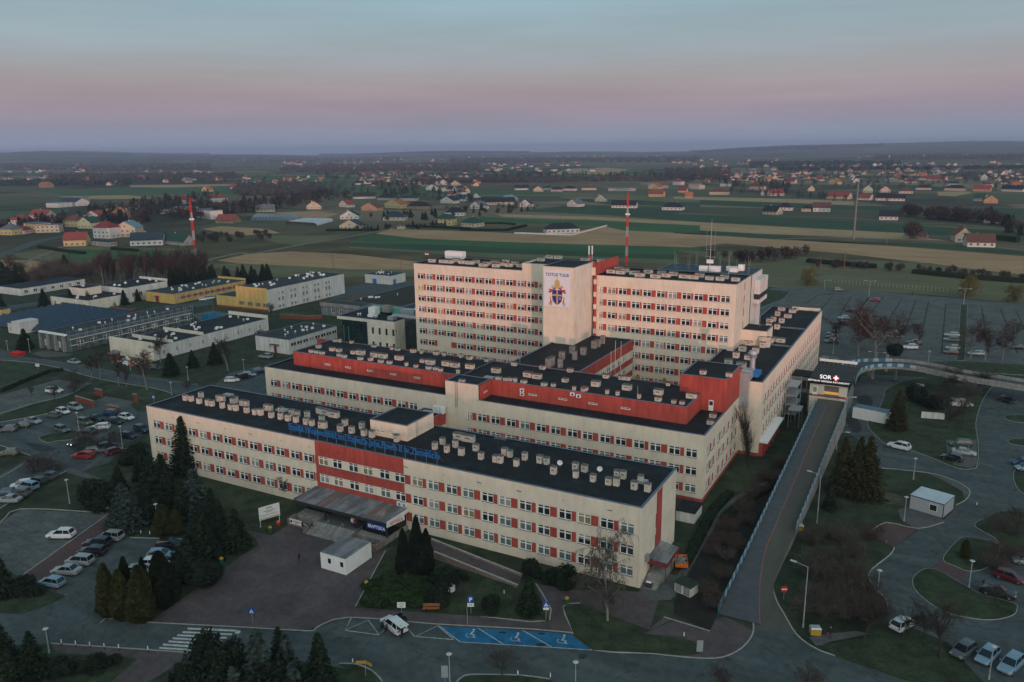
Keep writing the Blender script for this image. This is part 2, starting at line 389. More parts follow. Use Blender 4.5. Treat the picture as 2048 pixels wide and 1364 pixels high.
def ring(x0, x1, y0, y1, z, w=.38, t=.06, m=None, over=.04):
 b = MB(); m = m or flash; x0 -= over; y0 -= over; x1 += over; y1 += over
 b.box(x0, x1, y0, y0+w, z, z+t, m); b.box(x0, x1, y1-w, y1, z, z+t, m); b.box(x0, x0+w, y0+w, y1-w, z, z+t, m); b.box(x1-w, x1, y0+w, y1-w, z, z+t, m)
 return b
def roofing(root, x0, x1, y0, y1, z1, m=None, drop=.35, name='roof', coping=True, ring_m=None, pw=.3, wallm=None):
 b = MB(); b.face([(x0+pw, y0+pw, z1-drop), (x1-pw, y0+pw, z1-drop), (x1-pw, y1-pw, z1-drop), (x0+pw, y1-pw, z1-drop)], m or roofm)
 if drop > .02:   # inner faces of the parapet
  for (ax, ay, bx, by) in ((x0+pw, y0+pw, x0+pw, y1-pw), (x0+pw, y1-pw, x1-pw, y1-pw), (x1-pw, y1-pw, x1-pw, y0+pw), (x1-pw, y0+pw, x0+pw, y0+pw)):
   b.face([(ax, ay, z1-drop), (bx, by, z1-drop), (bx, by, z1), (ax, ay, z1)], m or roofm)
 r = part(b, name, root)
 if coping: part(ring(x0, x1, y0, y1, z1, m=ring_m), 'parapet_coping', root)
 return r
def chim_mesh(w, d, h, cap, body=None, hole=True):
 b = MB(); body = body or ventm
 b.box(-w/2, w/2, -d/2, d/2, 0, h, body); b.box(-w/2-.07, w/2+.07, -d/2-.07, d/2+.07, h, h+.10, cap)
 if hole: b.box(-w*.22, w*.22, -d/2-.012, -d/2+.02, h*.5, h*.7, capg)
 return b.mesh('chimney')
cmA = [chim_mesh(.75+.12*i, .75, 1.1+.12*j, capg, None, k) for i in range(2) for j in range(2) for k in range(2)]
cmB = [chim_mesh(1.9, 1.0, .95, capm), chim_mesh(1.7, 1.1, 1.0, capg), chim_mesh(1.15, .9, .75, capm), chim_mesh(2.0, 1.0, 1.0, capg)]
cmS = [chim_mesh(.8, .7, .6, capm), chim_mesh(1.2, .7, .6, capg), chim_mesh(.6, .6, .8, capm)]
cmT = [chim_mesh(2.1, 1.0, .95, capm), chim_mesh(2.4, 1.0, .95, capm), chim_mesh(1.9, 1.0, .9, capg)]
cmW = [chim_mesh(1.6, 1.1, 1.2, capg), chim_mesh(1.3, 1.2, 1.3, capm), chim_mesh(1.9, 1.1, 1.0, capg)]
def chimneys(roof, root, tile, pts, z, meshes, up=12, name='chimney', lim=None):
 for i, p in enumerate(pts):
  g = G(tile, p[0], p[1], z)
  if lim:
   if not (lim[0]+.6 < g.x < lim[1]-.6 and lim[2]+.5 < g.y < lim[3]-.5):
    g.x = min(max(g.x, lim[0]+1.2), lim[1]-1.2); g.y = min(max(g.y, lim[2]+.9), lim[3]-.9)
  me = meshes[wr.randrange(len(meshes))] if len(p) < 3 else p[2]
  g.y += .4
  o = link(name, me, roof, g, R(wr.uniform(-3, 3)))
# sub-parts of a roof written in world coordinates: the roof part sits at -root, so world coordinates hold
# ------------------------------------------------ front wing (three storeys, entrance)
A = bthing('front_wing', 0, 0, 'long three storey cream and red hospital wing in front with blue letters on its roof', 'building')
P0 = 6.635
xsA = sorted([1.42+P0*k for k in range(16)]+[4.95+P0*k for k in range(15)])
WW, WH = 2.08, 1.6
rows3 = [1.57, 4.87, 8.17]
opsA = [(x, x+WW, z, z+WH) for x in xsA for z in rows3 if not (z < 2 and 43.8 < x < 63.3)]
opsA = [q+((creamL if 44 < q[0] < 63 else None),) for q in opsA]
filA = []
for z in rows3:
 for a, c in zip(xsA, xsA[1:]):
  if 43.8 < a+WW < 63.3 and c < 63.3:
   if z > 2: filA.append((a+WW, c, z, z+WH, cream))
  elif not (44 < a < 63 and 44 < c < 63): filA.append((a+WW+.02, c-.28, z, z+WH, redw))
red_back = [(44.05, 63.1, .9, 12.5, redw)]
wall(A, 'wall', 0, 0, S_, 104.1, 0, 12.5, cream, opsA, [(44.05, 63.1, 0, 12.5, redw)]+filA)
windows(A, 0, 0, S_, opsA, dark=.32, choose=lambda a, z: (3 if (z < 2 and a > 60 and wr.random() < .75) else None))  # larger share of grey panes, standing in for reflected western sky
# right end: red stair strip and a door porch
strA = [(6.6, 9.2, 3.4, 12.3, redw), (6.2, 8.4, 3.4, 5.6, redw), (7.0, 8.6, 5.6, 6.7, redw), (6.3, 8.2, 6.7, 8.9, redw)]
wall(A, 'wall', 104.1, 0, E_, 16.2, 0, 12.5, cream, (), strA)
wall(A, 'wall', 104.1, 16.2, N_, 104.1, 0, 12.5, cream); wall(A, 'wall', 0, 16.2, W_, 16.2, 0, 12.5, cream)
rA = roofing(A, 0, 104.1, 0, 16.2, 12.5, drop=.12)
b = MB()
for x in range(8, 100, 7): b.tube((x+rnd.uniform(-1, 1), -.03, 11.2), (x, -.16, 11.2), .05, .05, darkm, 5)
for x in (0.25, 43.9, 103.8): b.tube((x, -.07, .2), (x, -.07, 12.3), .045, .045, creamL, 5)
part(b, 'downpipe', A)
Vc = [(478,300),(535,308),(630,272),(612,330),(695,350),(738,355),(800,308),(842,312),(838,375),(940,332),(968,322),(1030,350),(1075,358),(920,392),(970,400),(1075,420),(1155,440),(1212,445),(1265,398),(1305,400),(1315,468),(1410,428),(1405,485),(1477,500),(1515,450),(1568,458),(1555,515),(1665,470),(1655,535),(1712,548),(1778,425),(1808,505),(1798,568),(1832,572),(1990,600),(2030,548)]
Xc = [(738,598),(740,642),(792,607),(842,665),(935,685),(981,690),(986,640),(1022,648),(1125,670),(1087,712),(1191,730)]
Uc = [(520,655),(550,620),(588,665),(648,640),(660,680),(706,690),(850,715),(1075,760),(1120,730),(1145,778),(1195,748),(1230,795),(1315,768),(1345,818),(1430,835),(1458,840),(1483,795),(1515,805),(1552,858),(1602,822),(1690,840),(1730,848),(1770,905)]
limA = (0, 104, 0, 16.2)
chimneys(rA, A, 'V1', Vc, 12.38, cmA, lim=limA); chimneys(rA, A, 'U1', Uc, 12.38, cmA, lim=limA); chimneys(rA, A, 'X2', Xc, 12.38, cmA, lim=limA)
wide = chim_mesh(2.2, .9, 1.1, capg)
chimneys(rA, A, 'V1', [(1843,440,wide),(1925,463,wide)], 12.38, cmA, lim=limA); chimneys(rA, A, 'U1', [(1220,702,wide),(1273,714,wide)], 12.38, cmA, lim=limA)
# roof hatch, dishes, aerial
b = MB(); b.box(25.5, 28, 9.5, 11, 12.38, 12.7, galv); b.box(100.2, 101.8, 8.2, 9.4, 12.38, 12.75, galv); b.box(8.2, 10.2, 12, 13.3, 12.38, 12.7, galv); part(b, 'roof_hatch', A)
b = MB(); b.tube((76, 9, 12.38), (76, 9, 16), .05, .04, darkm, 5)
for k in range(5): b.tube((75.4, 8.6+.2*k, 15.3+.12*k), (77.6, 8.6+.2*k, 15.3+.12*k), .025, .025, galv, 4)
for a in (0, 2.1, 4.2): b.tube((76, 9, 15.2), (76+4*math.cos(a), 9+3*math.sin(a), 12.4), .012, .012, darkm, 3)
part(b, 'roof_aerial', A)
def dish_mesh(r=.45):
 b = MB(); b.tube((0, 0, 0), (0, 0, .7), .03, .03, galv, 5)
 for k in range(10):
  a0, a1 = 2*math.pi*k/10, 2*math.pi*(k+1)/10
  b.face([(0, -.06, .8), (r*math.cos(a0), -.2, .8+r*math.sin(a0)), (r*math.cos(a1), -.2, .8+r*math.sin(a1))], whitem)
 return b.mesh('satellite_dish')
dm = dish_mesh()
for t, x, y in (('X2', 652, 575), ('X2', 888, 612)): link('satellite_dish', dm, rA, G(t, x, y, 12.38), R(20))
# stair head box on the roof
sb = bthing('roof_stair_house', 50.8, 7.2, 'cream flat-roofed box with a ladder on the roof of the front wing', 'roof structure')
o3 = [(1.2, 3.0, 13.1, 13.45), (4.3, 6.1, 13.1, 13.45)]
wall(sb, 'wall', 50.8, 7.2, S_, 8, 12.38, 15.2, cream, o3); windows(sb, 50.8, 7.2, S_, o3, 'small', .9, sill=False)
wall(sb, 'wall', 58.8, 7.2, E_, 8.2, 12.38, 15.2, cream); wall(sb, 'wall', 58.8, 15.4, N_, 8, 12.38, 15.2, cream); wall(sb, 'wall', 50.8, 15.4, W_, 8.2, 12.38, 15.2, cream)
roofing(sb, 50.8, 58.8, 7.2, 15.4, 15.2, drop=.08)
def ladder(root, x, y, z0, z1, nx, ny, m=darkm):
 b = MB(); tx, ty = -ny, nx
 for s in (-.25, .25): b.tube((x+tx*s+nx*.12, y+ty*s+ny*.12, z0), (x+tx*s+nx*.12, y+ty*s+ny*.12, z1), .025, .025, m, 4)
 z = z0+.2
 while z < z1: b.tube((x-tx*.25+nx*.12, y-ty*.25+ny*.12, z), (x+tx*.25+nx*.12, y+ty*.25+ny*.12, z), .018, .018, m, 4); z += .3
 part(b, 'ladder', root)
ladder(sb, 58.8, 10, 12.4, 15.4, 1, 0, galv)
# low link roof between front and middle wing
cn = bthing('link_wing', 45, 16.3, 'low link with red and cream striped wall between front and middle wings', 'building')
lw = [(k*2.9+1.0, k*2.9+3.0, z, z+WH) for k in range(5) for z in (1.57, 4.87)]
wall(cn, 'wall', 50.4, 16.25, E_, 15.85, 0, 9.2, cream, [q for q in lw if q[2] < 1.8], [(0, 15.85, 6.6, 9.2, redw), (0, 15.85, 3.3, 4.9, redw)])
windows(cn, 50.4, 16.25, E_, [q for q in lw if q[2] < 1.8])
wall(cn, 'wall', 45, 32.1, W_, 15.85, 0, 9.2, cream, (), [(0, 15.85, 6.6, 9.2, redw)])
rC = roofing(cn, 45, 50.4, 16.25, 32.1, 9.2, drop=.2)
b = MB();
for (x, y, a, c, h) in ((49, 27.5, 2.2, 1.2, 1.4), (46, 26, 2.6, .9, .7), (47.5, 22, 1.6, 1.6, .9)): b.box(x-a/2, x+a/2, y-c/2, y+c/2, 9.05, 9.05+h, galv, M=None)
for k in range(3):
 b.box(48.2+k*.9, 49.0+k*.9-.05, 30.6, 31.6, 9.05, 10.5, whitem)
b.tube((45.6, 24, 9.2), (49.5, 20, 9.5), .3, .3, galv, 8)
part(b, 'air_unit', cn)
# ------------------------------------------------ middle wing
B = bthing('middle_wing', 0, 32.15, 'wide three storey cream hospital block with set-back red penthouse storeys, behind the front wing', 'building')
HB = 12.7
xsB = sorted([1.42+P0*k for k in range(16)]+[4.95+P0*k for k in range(15)])
xsB = [x for x in xsB if not 43.5 < x < 57.0]
rowsB = [1.65, 4.95, 8.27]
opsB = [(x, x+WW, z, z+WH) for x in xsB for z in rowsB]+[(55.55, 56.75, z, z+WH) for z in rowsB]
filB = []
for z in rowsB:
 for a, c in zip(xsB, xsB[1:]):
  if c-a < 5: filB.append((a+WW+.02, c-.28, z, z+WH, redw))
 filB.append((56.8, 57.75, z, z+WH, redw))
wall(B, 'wall', 0, 32.15, S_, 104.2, 0, HB, cream, opsB, filB+[(60, 104.2, 0, .75, redw)])
windows(B, 0, 32.15, S_, opsB, dark=.62)
ysB = [2.2, 4.8, 8.9, 12.1, 15.5, 18.7, 22.2]
opsBE = [(y, y+1.5, z, z+WH) for y in ysB for z in rowsB]
wall(B, 'wall', 104.2, 32.15, E_, 26.5, 0, HB, cream, opsBE, [(y+1.52, y+2.5, z, z+WH, redw) for y in ysB for z in rowsB]+[(0, 26.5, 0, .75, redw)])
windows(B, 104.2, 32.15, E_, opsBE, 'two', dark=.6)
wall(B, 'wall', 104.2, 58.65, N_, 11, 0, HB, cream); wall(B, 'wall', 93.2, 58.65, W_, 8.2, 0, HB, cream)
wall(B, 'wall', 93.2, 50.4, N_, 93.2, 0, 15.7, cream, (), [(0, 93.2, 12.5, 15.7, redw)])
wall(B, 'wall', 0, 50.4, W_, 18.25, 0, HB, cream)
b = MB(); z = HB-.3
b.face([(.3, 32.4, z), (104.0, 32.4, z), (104.0, 50.2, z), (.3, 50.2, z)], roofm); b.face([(93.4, 50.2, z), (104, 50.2, z), (104, 58.4, z), (93.4, 58.4, z)], roofm)
b.face([(.3, 32.4, z), (.3, 50.2, z), (.3, 50.2, HB), (.3, 32.4, HB)], roofm); b.face([(104, 32.4, z), (.3, 32.4, z), (.3, 32.4, HB), (104, 32.4, HB)], roofm); b.face([(104, 58.4, z), (104, 32.4, z), (104, 32.4, HB), (104, 58.4, HB)], roofm)
rB = part(b, 'roof', B)
b = MB(); b.box(-.04, 50.2, 32.1, 32.42, HB, HB+.06, flash); b.box(58.1, 104.25, 32.1, 32.42, HB, HB+.06, flash); b.box(-.04, .32, 32.42, 50.4, HB, HB+.06, flash); b.box(103.9, 104.25, 32.42, 58.7, HB, HB+.06, flash)
b.box(93.2, 103.9, 58.4, 58.7, HB, HB+.06, flash); part(b, 'parapet_coping', B)
# penthouses
so_ = [(x-4.3, x-4.3+1.7, 13.55, 13.95) for x in (13.9, 19.9, 26.2, 32.6, 39.0)]
wall(B, 'penthouse_wall', 4.3, 37.3, S_, 46.2, z, 15.7, redw, so_); windows(B, 4.3, 37.3, S_, so_, 'small', .9, sill=False)
wall(B, 'penthouse_wall', 4.3, 50.4, W_, 13.1, z, 15.7, redw)
so2 = [(x-58.4, x-58.4+1.9, 13.55, 13.95) for x in (67.0, 73.6, 80.0, 86.7)]
wall(B, 'penthouse_wall', 58.4, 37.3, S_, 41.0, z, 15.7, redw, so2); windows(B, 58.4, 37.3, S_, so2, 'small', .9, sill=False)
wall(B, 'penthouse_wall', 99.4, 37.3, E_, 9.5, z, 15.7, redw)
so3 = [(1.6, 3.2, 13.55, 13.95)]
wall(B, 'penthouse_wall', 58.4, 32.45, E_, 4.85, z, 15.7, redw, so3); windows(B, 58.4, 32.45, E_, so3, 'small', .9, sill=False)
wall(B, 'stair_wall', 50.5, 32.15, S_, 7.9, HB, 15.85, cream); wall(B, 'stair_wall', 50.5, 37.3, W_, 5.15, z, 15.85, cream)
b = MB(); z2 = 15.58
b.face([(4.5, 37.5, z2), (51.3, 37.5, z2), (51.3, 50.2, z2), (4.5, 50.2, z2)], roofm); b.face([(51.5, 37.5, z2), (99.2, 37.5, z2), (99.2, 50.2, z2), (51.5, 50.2, z2)], roofm)
b.box(50.7, 58.2, 32.4, 37.1, 15.6, 15.78, roofm)
rP = part(b, 'penthouse_roof', B)
b = MB()
for x0, x1, y0, y1 in ((4.26, 50.5, 37.25, 37.55), (58.4, 99.45, 37.25, 37.55), (4.26, 4.6, 37.55, 50.45), (99.1, 99.45, 37.55, 47), (4.6, 95, 50.15, 50.45), (51.25, 51.5, 37.6, 50.15)): b.box(x0, x1, y0, y1, 15.7, 15.77, flash)
for x0, x1, y0, y1 in ((50.46, 58.45, 32.1, 32.4), (50.46, 50.75, 32.4, 37.25), (58.12, 58.45, 32.4, 37.25), (50.75, 58.12, 36.95, 37.25)): b.box(x0, x1, y0, y1, 15.85, 15.92, flash)
part(b, 'penthouse_coping', B)
ladder(B, 53.2, 32.15, 10.5, 15.9, 0, -1, darkm)
# air conditioners
b = MB()
for x, z in ((65.2, 13.3), (65.2, 14.1), (76.3, 14.8), (77.6, 14.6)): b.box(x, x+.85, 36.92, 37.27, z, z+.65, whitem); b.tube((x+.5, 36.88, z+.33), (x+.5, 36.92, z+.33), .24, .24, darkm, 10)
part(b, 'air_conditioner', B)
LB = [(395,165),(475,182),(515,188),(600,200),(642,205),(725,218),(773,225),(867,235),(1007,250),(1050,262),(1145,270),(1195,278),(1297,288)]
LBs = [(345,195),(375,200),(415,202),(510,218),(545,222),(640,235),(690,243),(705,240),(760,252),(810,258),(910,272),(965,280),(1040,290),(1082,295),(1110,302),(1212,315)]
LBk = [(520,132),(590,138),(495,128),(720,160),(825,175),(858,180),(950,192),(998,198),(1130,212),(1085,205),(1230,222),(1278,232),(1380,245)]
limL = (4.5, 51, 37.5, 50.3); limR = (58, 99.2, 37.6, 50.3)
chimneys(rP, B, 'U1', LB, 15.6, cmB, lim=limL); chimneys(rP, B, 'U1', LBs, 15.6, cmS, lim=limL); chimneys(rP, B, 'U1', LBk, 15.6, cmB[2:3]+cmS, lim=(4.5, 51, 37.5, 50.6))
chimneys(rP, B, 'U1', [(1435,310),(1622,335),(1675,345),(1840,365),(2018,388)], 15.6, cmB); chimneys(rP, B, 'U1', [(1450,352),(1490,358),(1515,358),(1548,365),(1597,372),(1717,388),(1770,392),(1892,415),(1945,420),(1235,368)], 15.6, cmS)
chimneys(rP, B, 'X2', [(860,98),(1045,120),(1232,148),(1428,170)], 15.6, cmB, lim=limR); chimneys(rP, B, 'X2', [(787,130),(920,150),(980,160),(1112,175),(1225,192),(1318,205),(1387,215),(1290,95)], 15.6, cmS+cmB[2:3], lim=limR)
chimneys(rB, B, 'X2', [(1555,285),(1540,325)], 12.4, cmB[2:3])
b = MB(); g = G('X2', 1112, 172, 15.6); b.tube(g, g+Vector((0, 0, 2.6)), .04, .03, galv, 5)
g = G('U1', 1390, 345, 15.6); b.box(g.x-1, g.x+1, g.y, g.y+1.2, 15.6, 15.95, galv); part(b, 'roof_aerial', B)
# the red plant box at the right end
rb = bthing('red_roof_box', 95.1, 46.9, 'square red rendered box with flat roof at the right end of the middle wing roof', 'roof structure')
for (ox, oy, u, ln) in ((95.1, 46.9, S_, 9.05), (104.15, 46.9, E_, 11.5), (104.15, 58.4, N_, 9.05), (95.1, 58.4, W_, 11.5)):
 wall(rb, 'wall', ox, oy, u, ln, 12.4 if oy != 46.9 or u != S_ else 12.4, 19.0, redw)
rr = roofing(rb, 95.1, 104.15, 46.9, 58.4, 19.0, drop=.12)
chimneys(rr, rb, 'X2', [(1497,27),(1652,42)], 18.9, cmB[2:3])
ladder(rb, 99.2, 46.9, 12.5, 19.8, 0, -1, redw)
b = MB(); b.box(100.9, 101.8, 46.80, 46.895, 12.5, 14.6, whitem); b.box(101.0, 101.7, 46.78, 46.8, 13.6, 14.4, PM[1]); part(b, 'door', rb)
# link from middle wing to the tower
lk = bthing('central_link', 55.5, 50.5, 'dark flat-roofed link with red striped side running from middle wing to tower shaft', 'building')
kw = [(y, y+2.0, z, z+WH) for y in (2.2, 5.4, 9.0, 12.2, 15.8, 19, 22.6, 26) for z in (1.6, 4.9, 8.2, 11.4)]
bands = [(0, 32.7, 13.2, 15.7, redw), (0, 32.7, 9.9, 11.3, redw), (0, 32.7, 6.6, 8.1, redw), (0, 32.7, 3.2, 4.8, redw)]
wall(lk, 'wall', 72.4, 50.5, E_, 32.7, 0, 15.7, creamL, kw, bands); windows(lk, 72.4, 50.5, E_, kw)
wall(lk, 'wall', 55.5, 83.2, W_, 32.7, 0, 15.7, cream, (), bands)
rk = roofing(lk, 55.5, 72.4, 50.5, 83.2, 15.7, drop=.12)
tall = [chim_mesh(.9, .8, 1.9, capg, conc), chim_mesh(1.1, 1.0, 1.7, capg, conc)]
chimneys(rk, lk, 'V2', [(1105,1130,cmB[2]),(1380,1165,cmB[2]),(1455,1140,chim_mesh(.9,3.0,2.0,capg,conc)),(1555,1148),(1570,1068),(1695,1072),(1670,1010),(1780,1025),(1885,960),(1920,945),(1650,1192,cmB[2]),(2000,1250,cmB[2])], 15.6, tall)
chimneys(rk, lk, 'V3', [(215,915),(400,1265,cmB[2]),(455,1270,cmB[2])], 15.6, tall)
b = MB()
for (t, x, y, h) in (('V2', 1168, 1110, 3.2), ('V3', 300, 1215, 5), ('V3', 340, 1200, 7), ('V3', 395, 1205, 7)):
 g = G(t, x, y, 15.6); b.tube(g, g+Vector((0, 0, h)), .06, .05, galv, 5)
part(b, 'roof_mast', lk)
# ------------------------------------------------ eight storey tower
T_ = bthing('tower_block', 7.4, 83.27, 'eight storey cream and red ward tower with a lift shaft carrying a crest banner', 'building')
YT = 83.27
zT = [4.80+3.135*k for k in range(8)]+[1.7]
xl = []
for k in range(7):
 xl.append(8.4+6.33*k)
 if k < 6: xl.append(11.35+6.33*k)
opsT = [(x-7.4, x-7.4+2.12, z, z+WH) for x in xl for z in zT if z > 4 and not (7.9 < z < 8.1 and 13.8 < x < 19.5)]
opsT = [q for q in opsT if not (abs(q[2]-zT[1]) < .1 and 6.3 < q[0] < 12)]
filT = []
for z in zT[:8]:
 for a, c in zip(xl, xl[1:]):
  if abs(z-zT[1]) < .1 and 11 < a < 20:
   if a < 13: filT.append((a-7.4+2.14, a-7.4+3.1, z, z+WH, redw))
   elif 15 < a < 18.5: filT.append((a-7.4-.6, a-7.4-.1, z, z+WH, redw)) if a < 17.5 else filT.append((a-7.4+1.4, a-7.4+3.2, z, z+WH, redw))
   continue
  filT.append((a-7.4+2.14, c-7.4-.2, z, z+WH, redw))
 filT.append((xl[-1]-7.4-1.5, xl[-1]-7.4-.2, z, z+WH, redw))
wall(T_, 'wall', 7.4, YT, S_, 46, 0, 31, cream, opsT, filT)
def chT(a, z):
 r = wr.random()
 if abs(z-zT[6]) < .1 and a < 2: return 7
 if abs(z-zT[4]) < .1 and a < 2: return 6
 if abs(z-zT[4]) < .1 and 6.5 < a < 8: return 5
 if abs(z-zT[5]) < .1 and 28 < a < 30: return 5
 if abs(z-zT[4]) < .1 and 32 < a < 34: return 6
 return None
windows(T_, 7.4, YT, S_, opsT, dark=.45, choose=chT)
b = MB(); b.box(41.6, 62.05, YT-.001, YT+.25, 31.0, 33.0, cream); b.box(41.6, 41.85, YT+.25, 99, 31.0, 33.0, cream); b.box(61.8, 62.05, YT+.25, 99, 31.0, 34.0, redw)
part(b, 'raised_parapet', T_)
xr = []
for k in range(5): xr += [65.4+6.27*k, 68.25+6.27*k]
opsR = [(x-62.05, x-62.05+2.12, z, z+WH) for x in xr for z in zT[1:8]+[zT[0], 1.7]]+[(1.15, 2.15, z, z+WH) for z in zT[:8]]
filR = []
for z in zT[:8]+[1.7]:
 pp = [63.1]+xr
 for i, (a, c) in enumerate(zip(pp, pp[1:])):
  aa = a+2.14 if i else 64.25
  filR.append((aa-62.05, c-62.05-.2, z, z+WH, redw))
wall(T_, 'wall', 62.05, YT, S_, 34.75, 0, 31.1, cream, opsR, filR); windows(T_, 62.05, YT, S_, opsR, dark=.5)
b = MB(); b.box(70.5, 92.5, YT-1.2, YT-.02, 3.3, 4.4, pm('olive_render', (.30, .24, .08), .15, .5, .9)); b.box(73.5, 74.2, YT-.3, YT-.02, 4.4, 7, MATS['olive_render']); b.box(80.3, 81, YT-.3, YT-.02, 4.4, 7, MATS['olive_render']); part(b, 'balcony_band', T_)
wall(T_, 'wall', 96.8, YT, E_, 15.2, 0, 31.1, creamL, (), [(8.2, 8.9, z, z+1.8, redw) for z in (28.6, 25.4, 22.3, 19.1, 16, 12.9)])
wall(T_, 'wall', 96.8, 98.5, N_, 89.4, 0, 31, cream); wall(T_, 'wall', 7.4, 98.5, W_, 15.23, 0, 31, cream)
rT = roofing(T_, 7.4, 61.8, YT, 98.5, 31.0, drop=.3, coping=False); rT2 = roofing(T_, 62.05, 96.8, YT, 98.5, 31.1, drop=.3, coping=False)
b = MB(); b.box(7.36, 41.6, YT-.05, YT+.3, 31.0, 31.06, flash); b.box(7.36, 7.7, YT+.3, 98.55, 31, 31.06, flash); b.box(7.7, 41.6, 98.25, 98.55, 31, 31.06, flash)
b.box(62.05, 96.85, YT-.05, YT+.3, 31.1, 31.16, flash); b.box(96.5, 96.85, YT+.3, 98.55, 31.1, 31.16, flash); b.box(62.05, 96.5, 98.25, 98.55, 31.1, 31.16, flash)
b.box(41.55, 62.1, YT-.05, YT+.3, 33.0, 33.06, flash); part(b, 'parapet_coping', T_)
b = MB(); b.box(41.85, 61.8, YT+.25, 98.4, 32.2, 32.6, roofm); rM = part(b, 'raised_roof', T_)
# lift shaft
wall(T_, 'shaft_wall', 53.1, 72.2, S_, 8.15, 12, 34.3, cream); wall(T_, 'shaft_wall', 61.25, 72.2, E_, 12.3, 12, 34.3, creamL)
wall(T_, 'shaft_wall', 61.25, 84.5, N_, 8.15, 12, 34.3, cream); wall(T_, 'shaft_wall', 53.1, 84.5, W_, 12.3, 12, 34.3, cream)
roofing(T_, 53.1, 61.25, 72.2, 84.5, 34.3, drop=.08, name='shaft_roof')
b = MB(); b.box(61.9, 62.5, YT-.35, YT-.02, 12, 31.0, redw);
for k in range(6): b.box(61.8, 62.6, YT-.40, YT-.36, 13.2+3.135*k, 14.4+3.135*k, cream)
b.box(61.27, 62.0, 83.4, 84.4, 31, 34.2, redw); part(b, 'red_pilaster', T_)
chimneys(rT, T_, 'V2', [(305,122),(415,128),(480,132),(540,118),(600,135),(675,142),(735,130),(805,165),(835,150),(920,140),(930,170),(985,155),(1055,165),(1115,145),(1168,168),(1025,125)], 30.75, cmT, lim=(7.6, 41.4, 83.6, 98.2))
chimneys(rM, T_, 'V2', [(1300,105),(1425,82),(1535,88),(1800,112),(1950,120)], 32.6, cmT, lim=(42, 61.5, 84.5, 98))
chimneys(rT2, T_, 'V3', [(300,228),(390,237),(430,217),(345,197),(525,242),(578,264),(660,232),(730,277),(790,242),(835,267),(905,252),(1010,277),(1100,285),(1160,267),(1258,294),(1360,300),(1405,282),(1512,307)], 30.85, cmT, lim=(62.6, 96.4, 83.6, 98.2))
b = MB(); g = G('V2', 540, 75, 31); b.box(g.x-3, g.x+3, g.y-1, g.y+1, 30.8, 32.9, whitem); part(b, 'water_tank', T_)
b = MB(); g = G('V2', 325, 110, 31); b.tube((10, 86, 30.8), (10, 86, 33.6), .05, .05, darkm, 5); b.box(9.4, 10.6, 85.96, 86.04, 33.2, 33.7, whitem); b.box(9.4, 10.6, 85.94, 85.96, 33.45, 33.7, redp)
for x, y in ((57.5, 90), (58.2, 90.4)): b.tube((x, y, 32.5), (x, y, 37.5), .06, .06, galv, 5); b.box(x-.14, x+.14, y-.1, y+.1, 35.2, 37.4, whitem)
b.tube((57.9, 90.2, 32.5), (57.9, 90.2, 34.8), .14, .14, redp, 6)
b.tube((92.4, 93.5, 30.8), (92.4, 93.5, 33.4), .05, .05, galv, 5); part(b, 'antenna', T_)
# rear wing with plant and the slender whip aerials
rw = bthing('rear_wing', 73, 98.6, 'flat bluish roof of rear wing behind the tower, crowded with thin aerials', 'building')
wall(rw, 'wall', 96.9, 98.7, E_, 12, 0, 31.1, whitew); wall(rw, 'wall', 96.9, 110.7, N_, 24, 0, 31.1, whitew); wall(rw, 'wall', 72.9, 110.7, W_, 12, 0, 31.1, whitew); wall(rw, 'wall', 96.8, 98.75, W_, .01, 0, 31.1, whitew)
rW_ = roofing(rw, 72.9, 96.9, 98.7, 110.7, 31.1, m=pm('blue_grey_roof', (.035, .06, .08), .2, .3, .7), drop=.1)
b = MB()
for i in range(22):
 x, y = rnd.uniform(74, 96), rnd.uniform(100, 110); h = rnd.uniform(2.0, 5); b.tube((x, y, 31), (x, y, 31+h), .03, .02, galv, 4)
part(b, 'whip_aerial', rw)
b = MB(); b.tube((85.6, 102, 31), (85.6, 102, 44), .12, .05, galv, 6)
for s in (-1.1, 1.1): b.tube((85.6+s, 102, 34), (85.6+s, 102, 41.5), .03, .03, galv, 4)
b.tube((84.4, 102, 34.6), (86.8, 102, 34.6), .04, .04, galv, 4); b.tube((84.4, 102, 36.4), (86.8, 102, 36.4), .04, .04, galv, 4); b.box(84.8, 86.4, 101.6, 102.3, 33, 33.9, whitem); part(b, 'antenna_mast', rw)
for x, y, a, c, h in ((84.2, 101, 2.2, 1.2, 1.3), (87, 101, 2.8, 1.2, 1.4), (91.5, 102, 1.8, 3.4, 1.1), (92.6, 105.4, 1.4, 1.4, 1.5), (90, 104, 1.5, 1.2, 1.1)): b = MB(); b.box(x-a/2, x+a/2, y, y+c, 31, 31+h, whitem); part(b, 'plant_box', rw)
b = MB()   # white balcony volume behind the right corner
b.box(96.95, 98.4, 101.5, 111, 23.6, 24.6, whitew); b.box(96.95, 98.4, 101.5, 111, 26.0, 29.6, whitew); b.box(96.97, 98.2, 102, 110.6, 24.6, 26.0, darkm); part(b, 'balcony', rw)
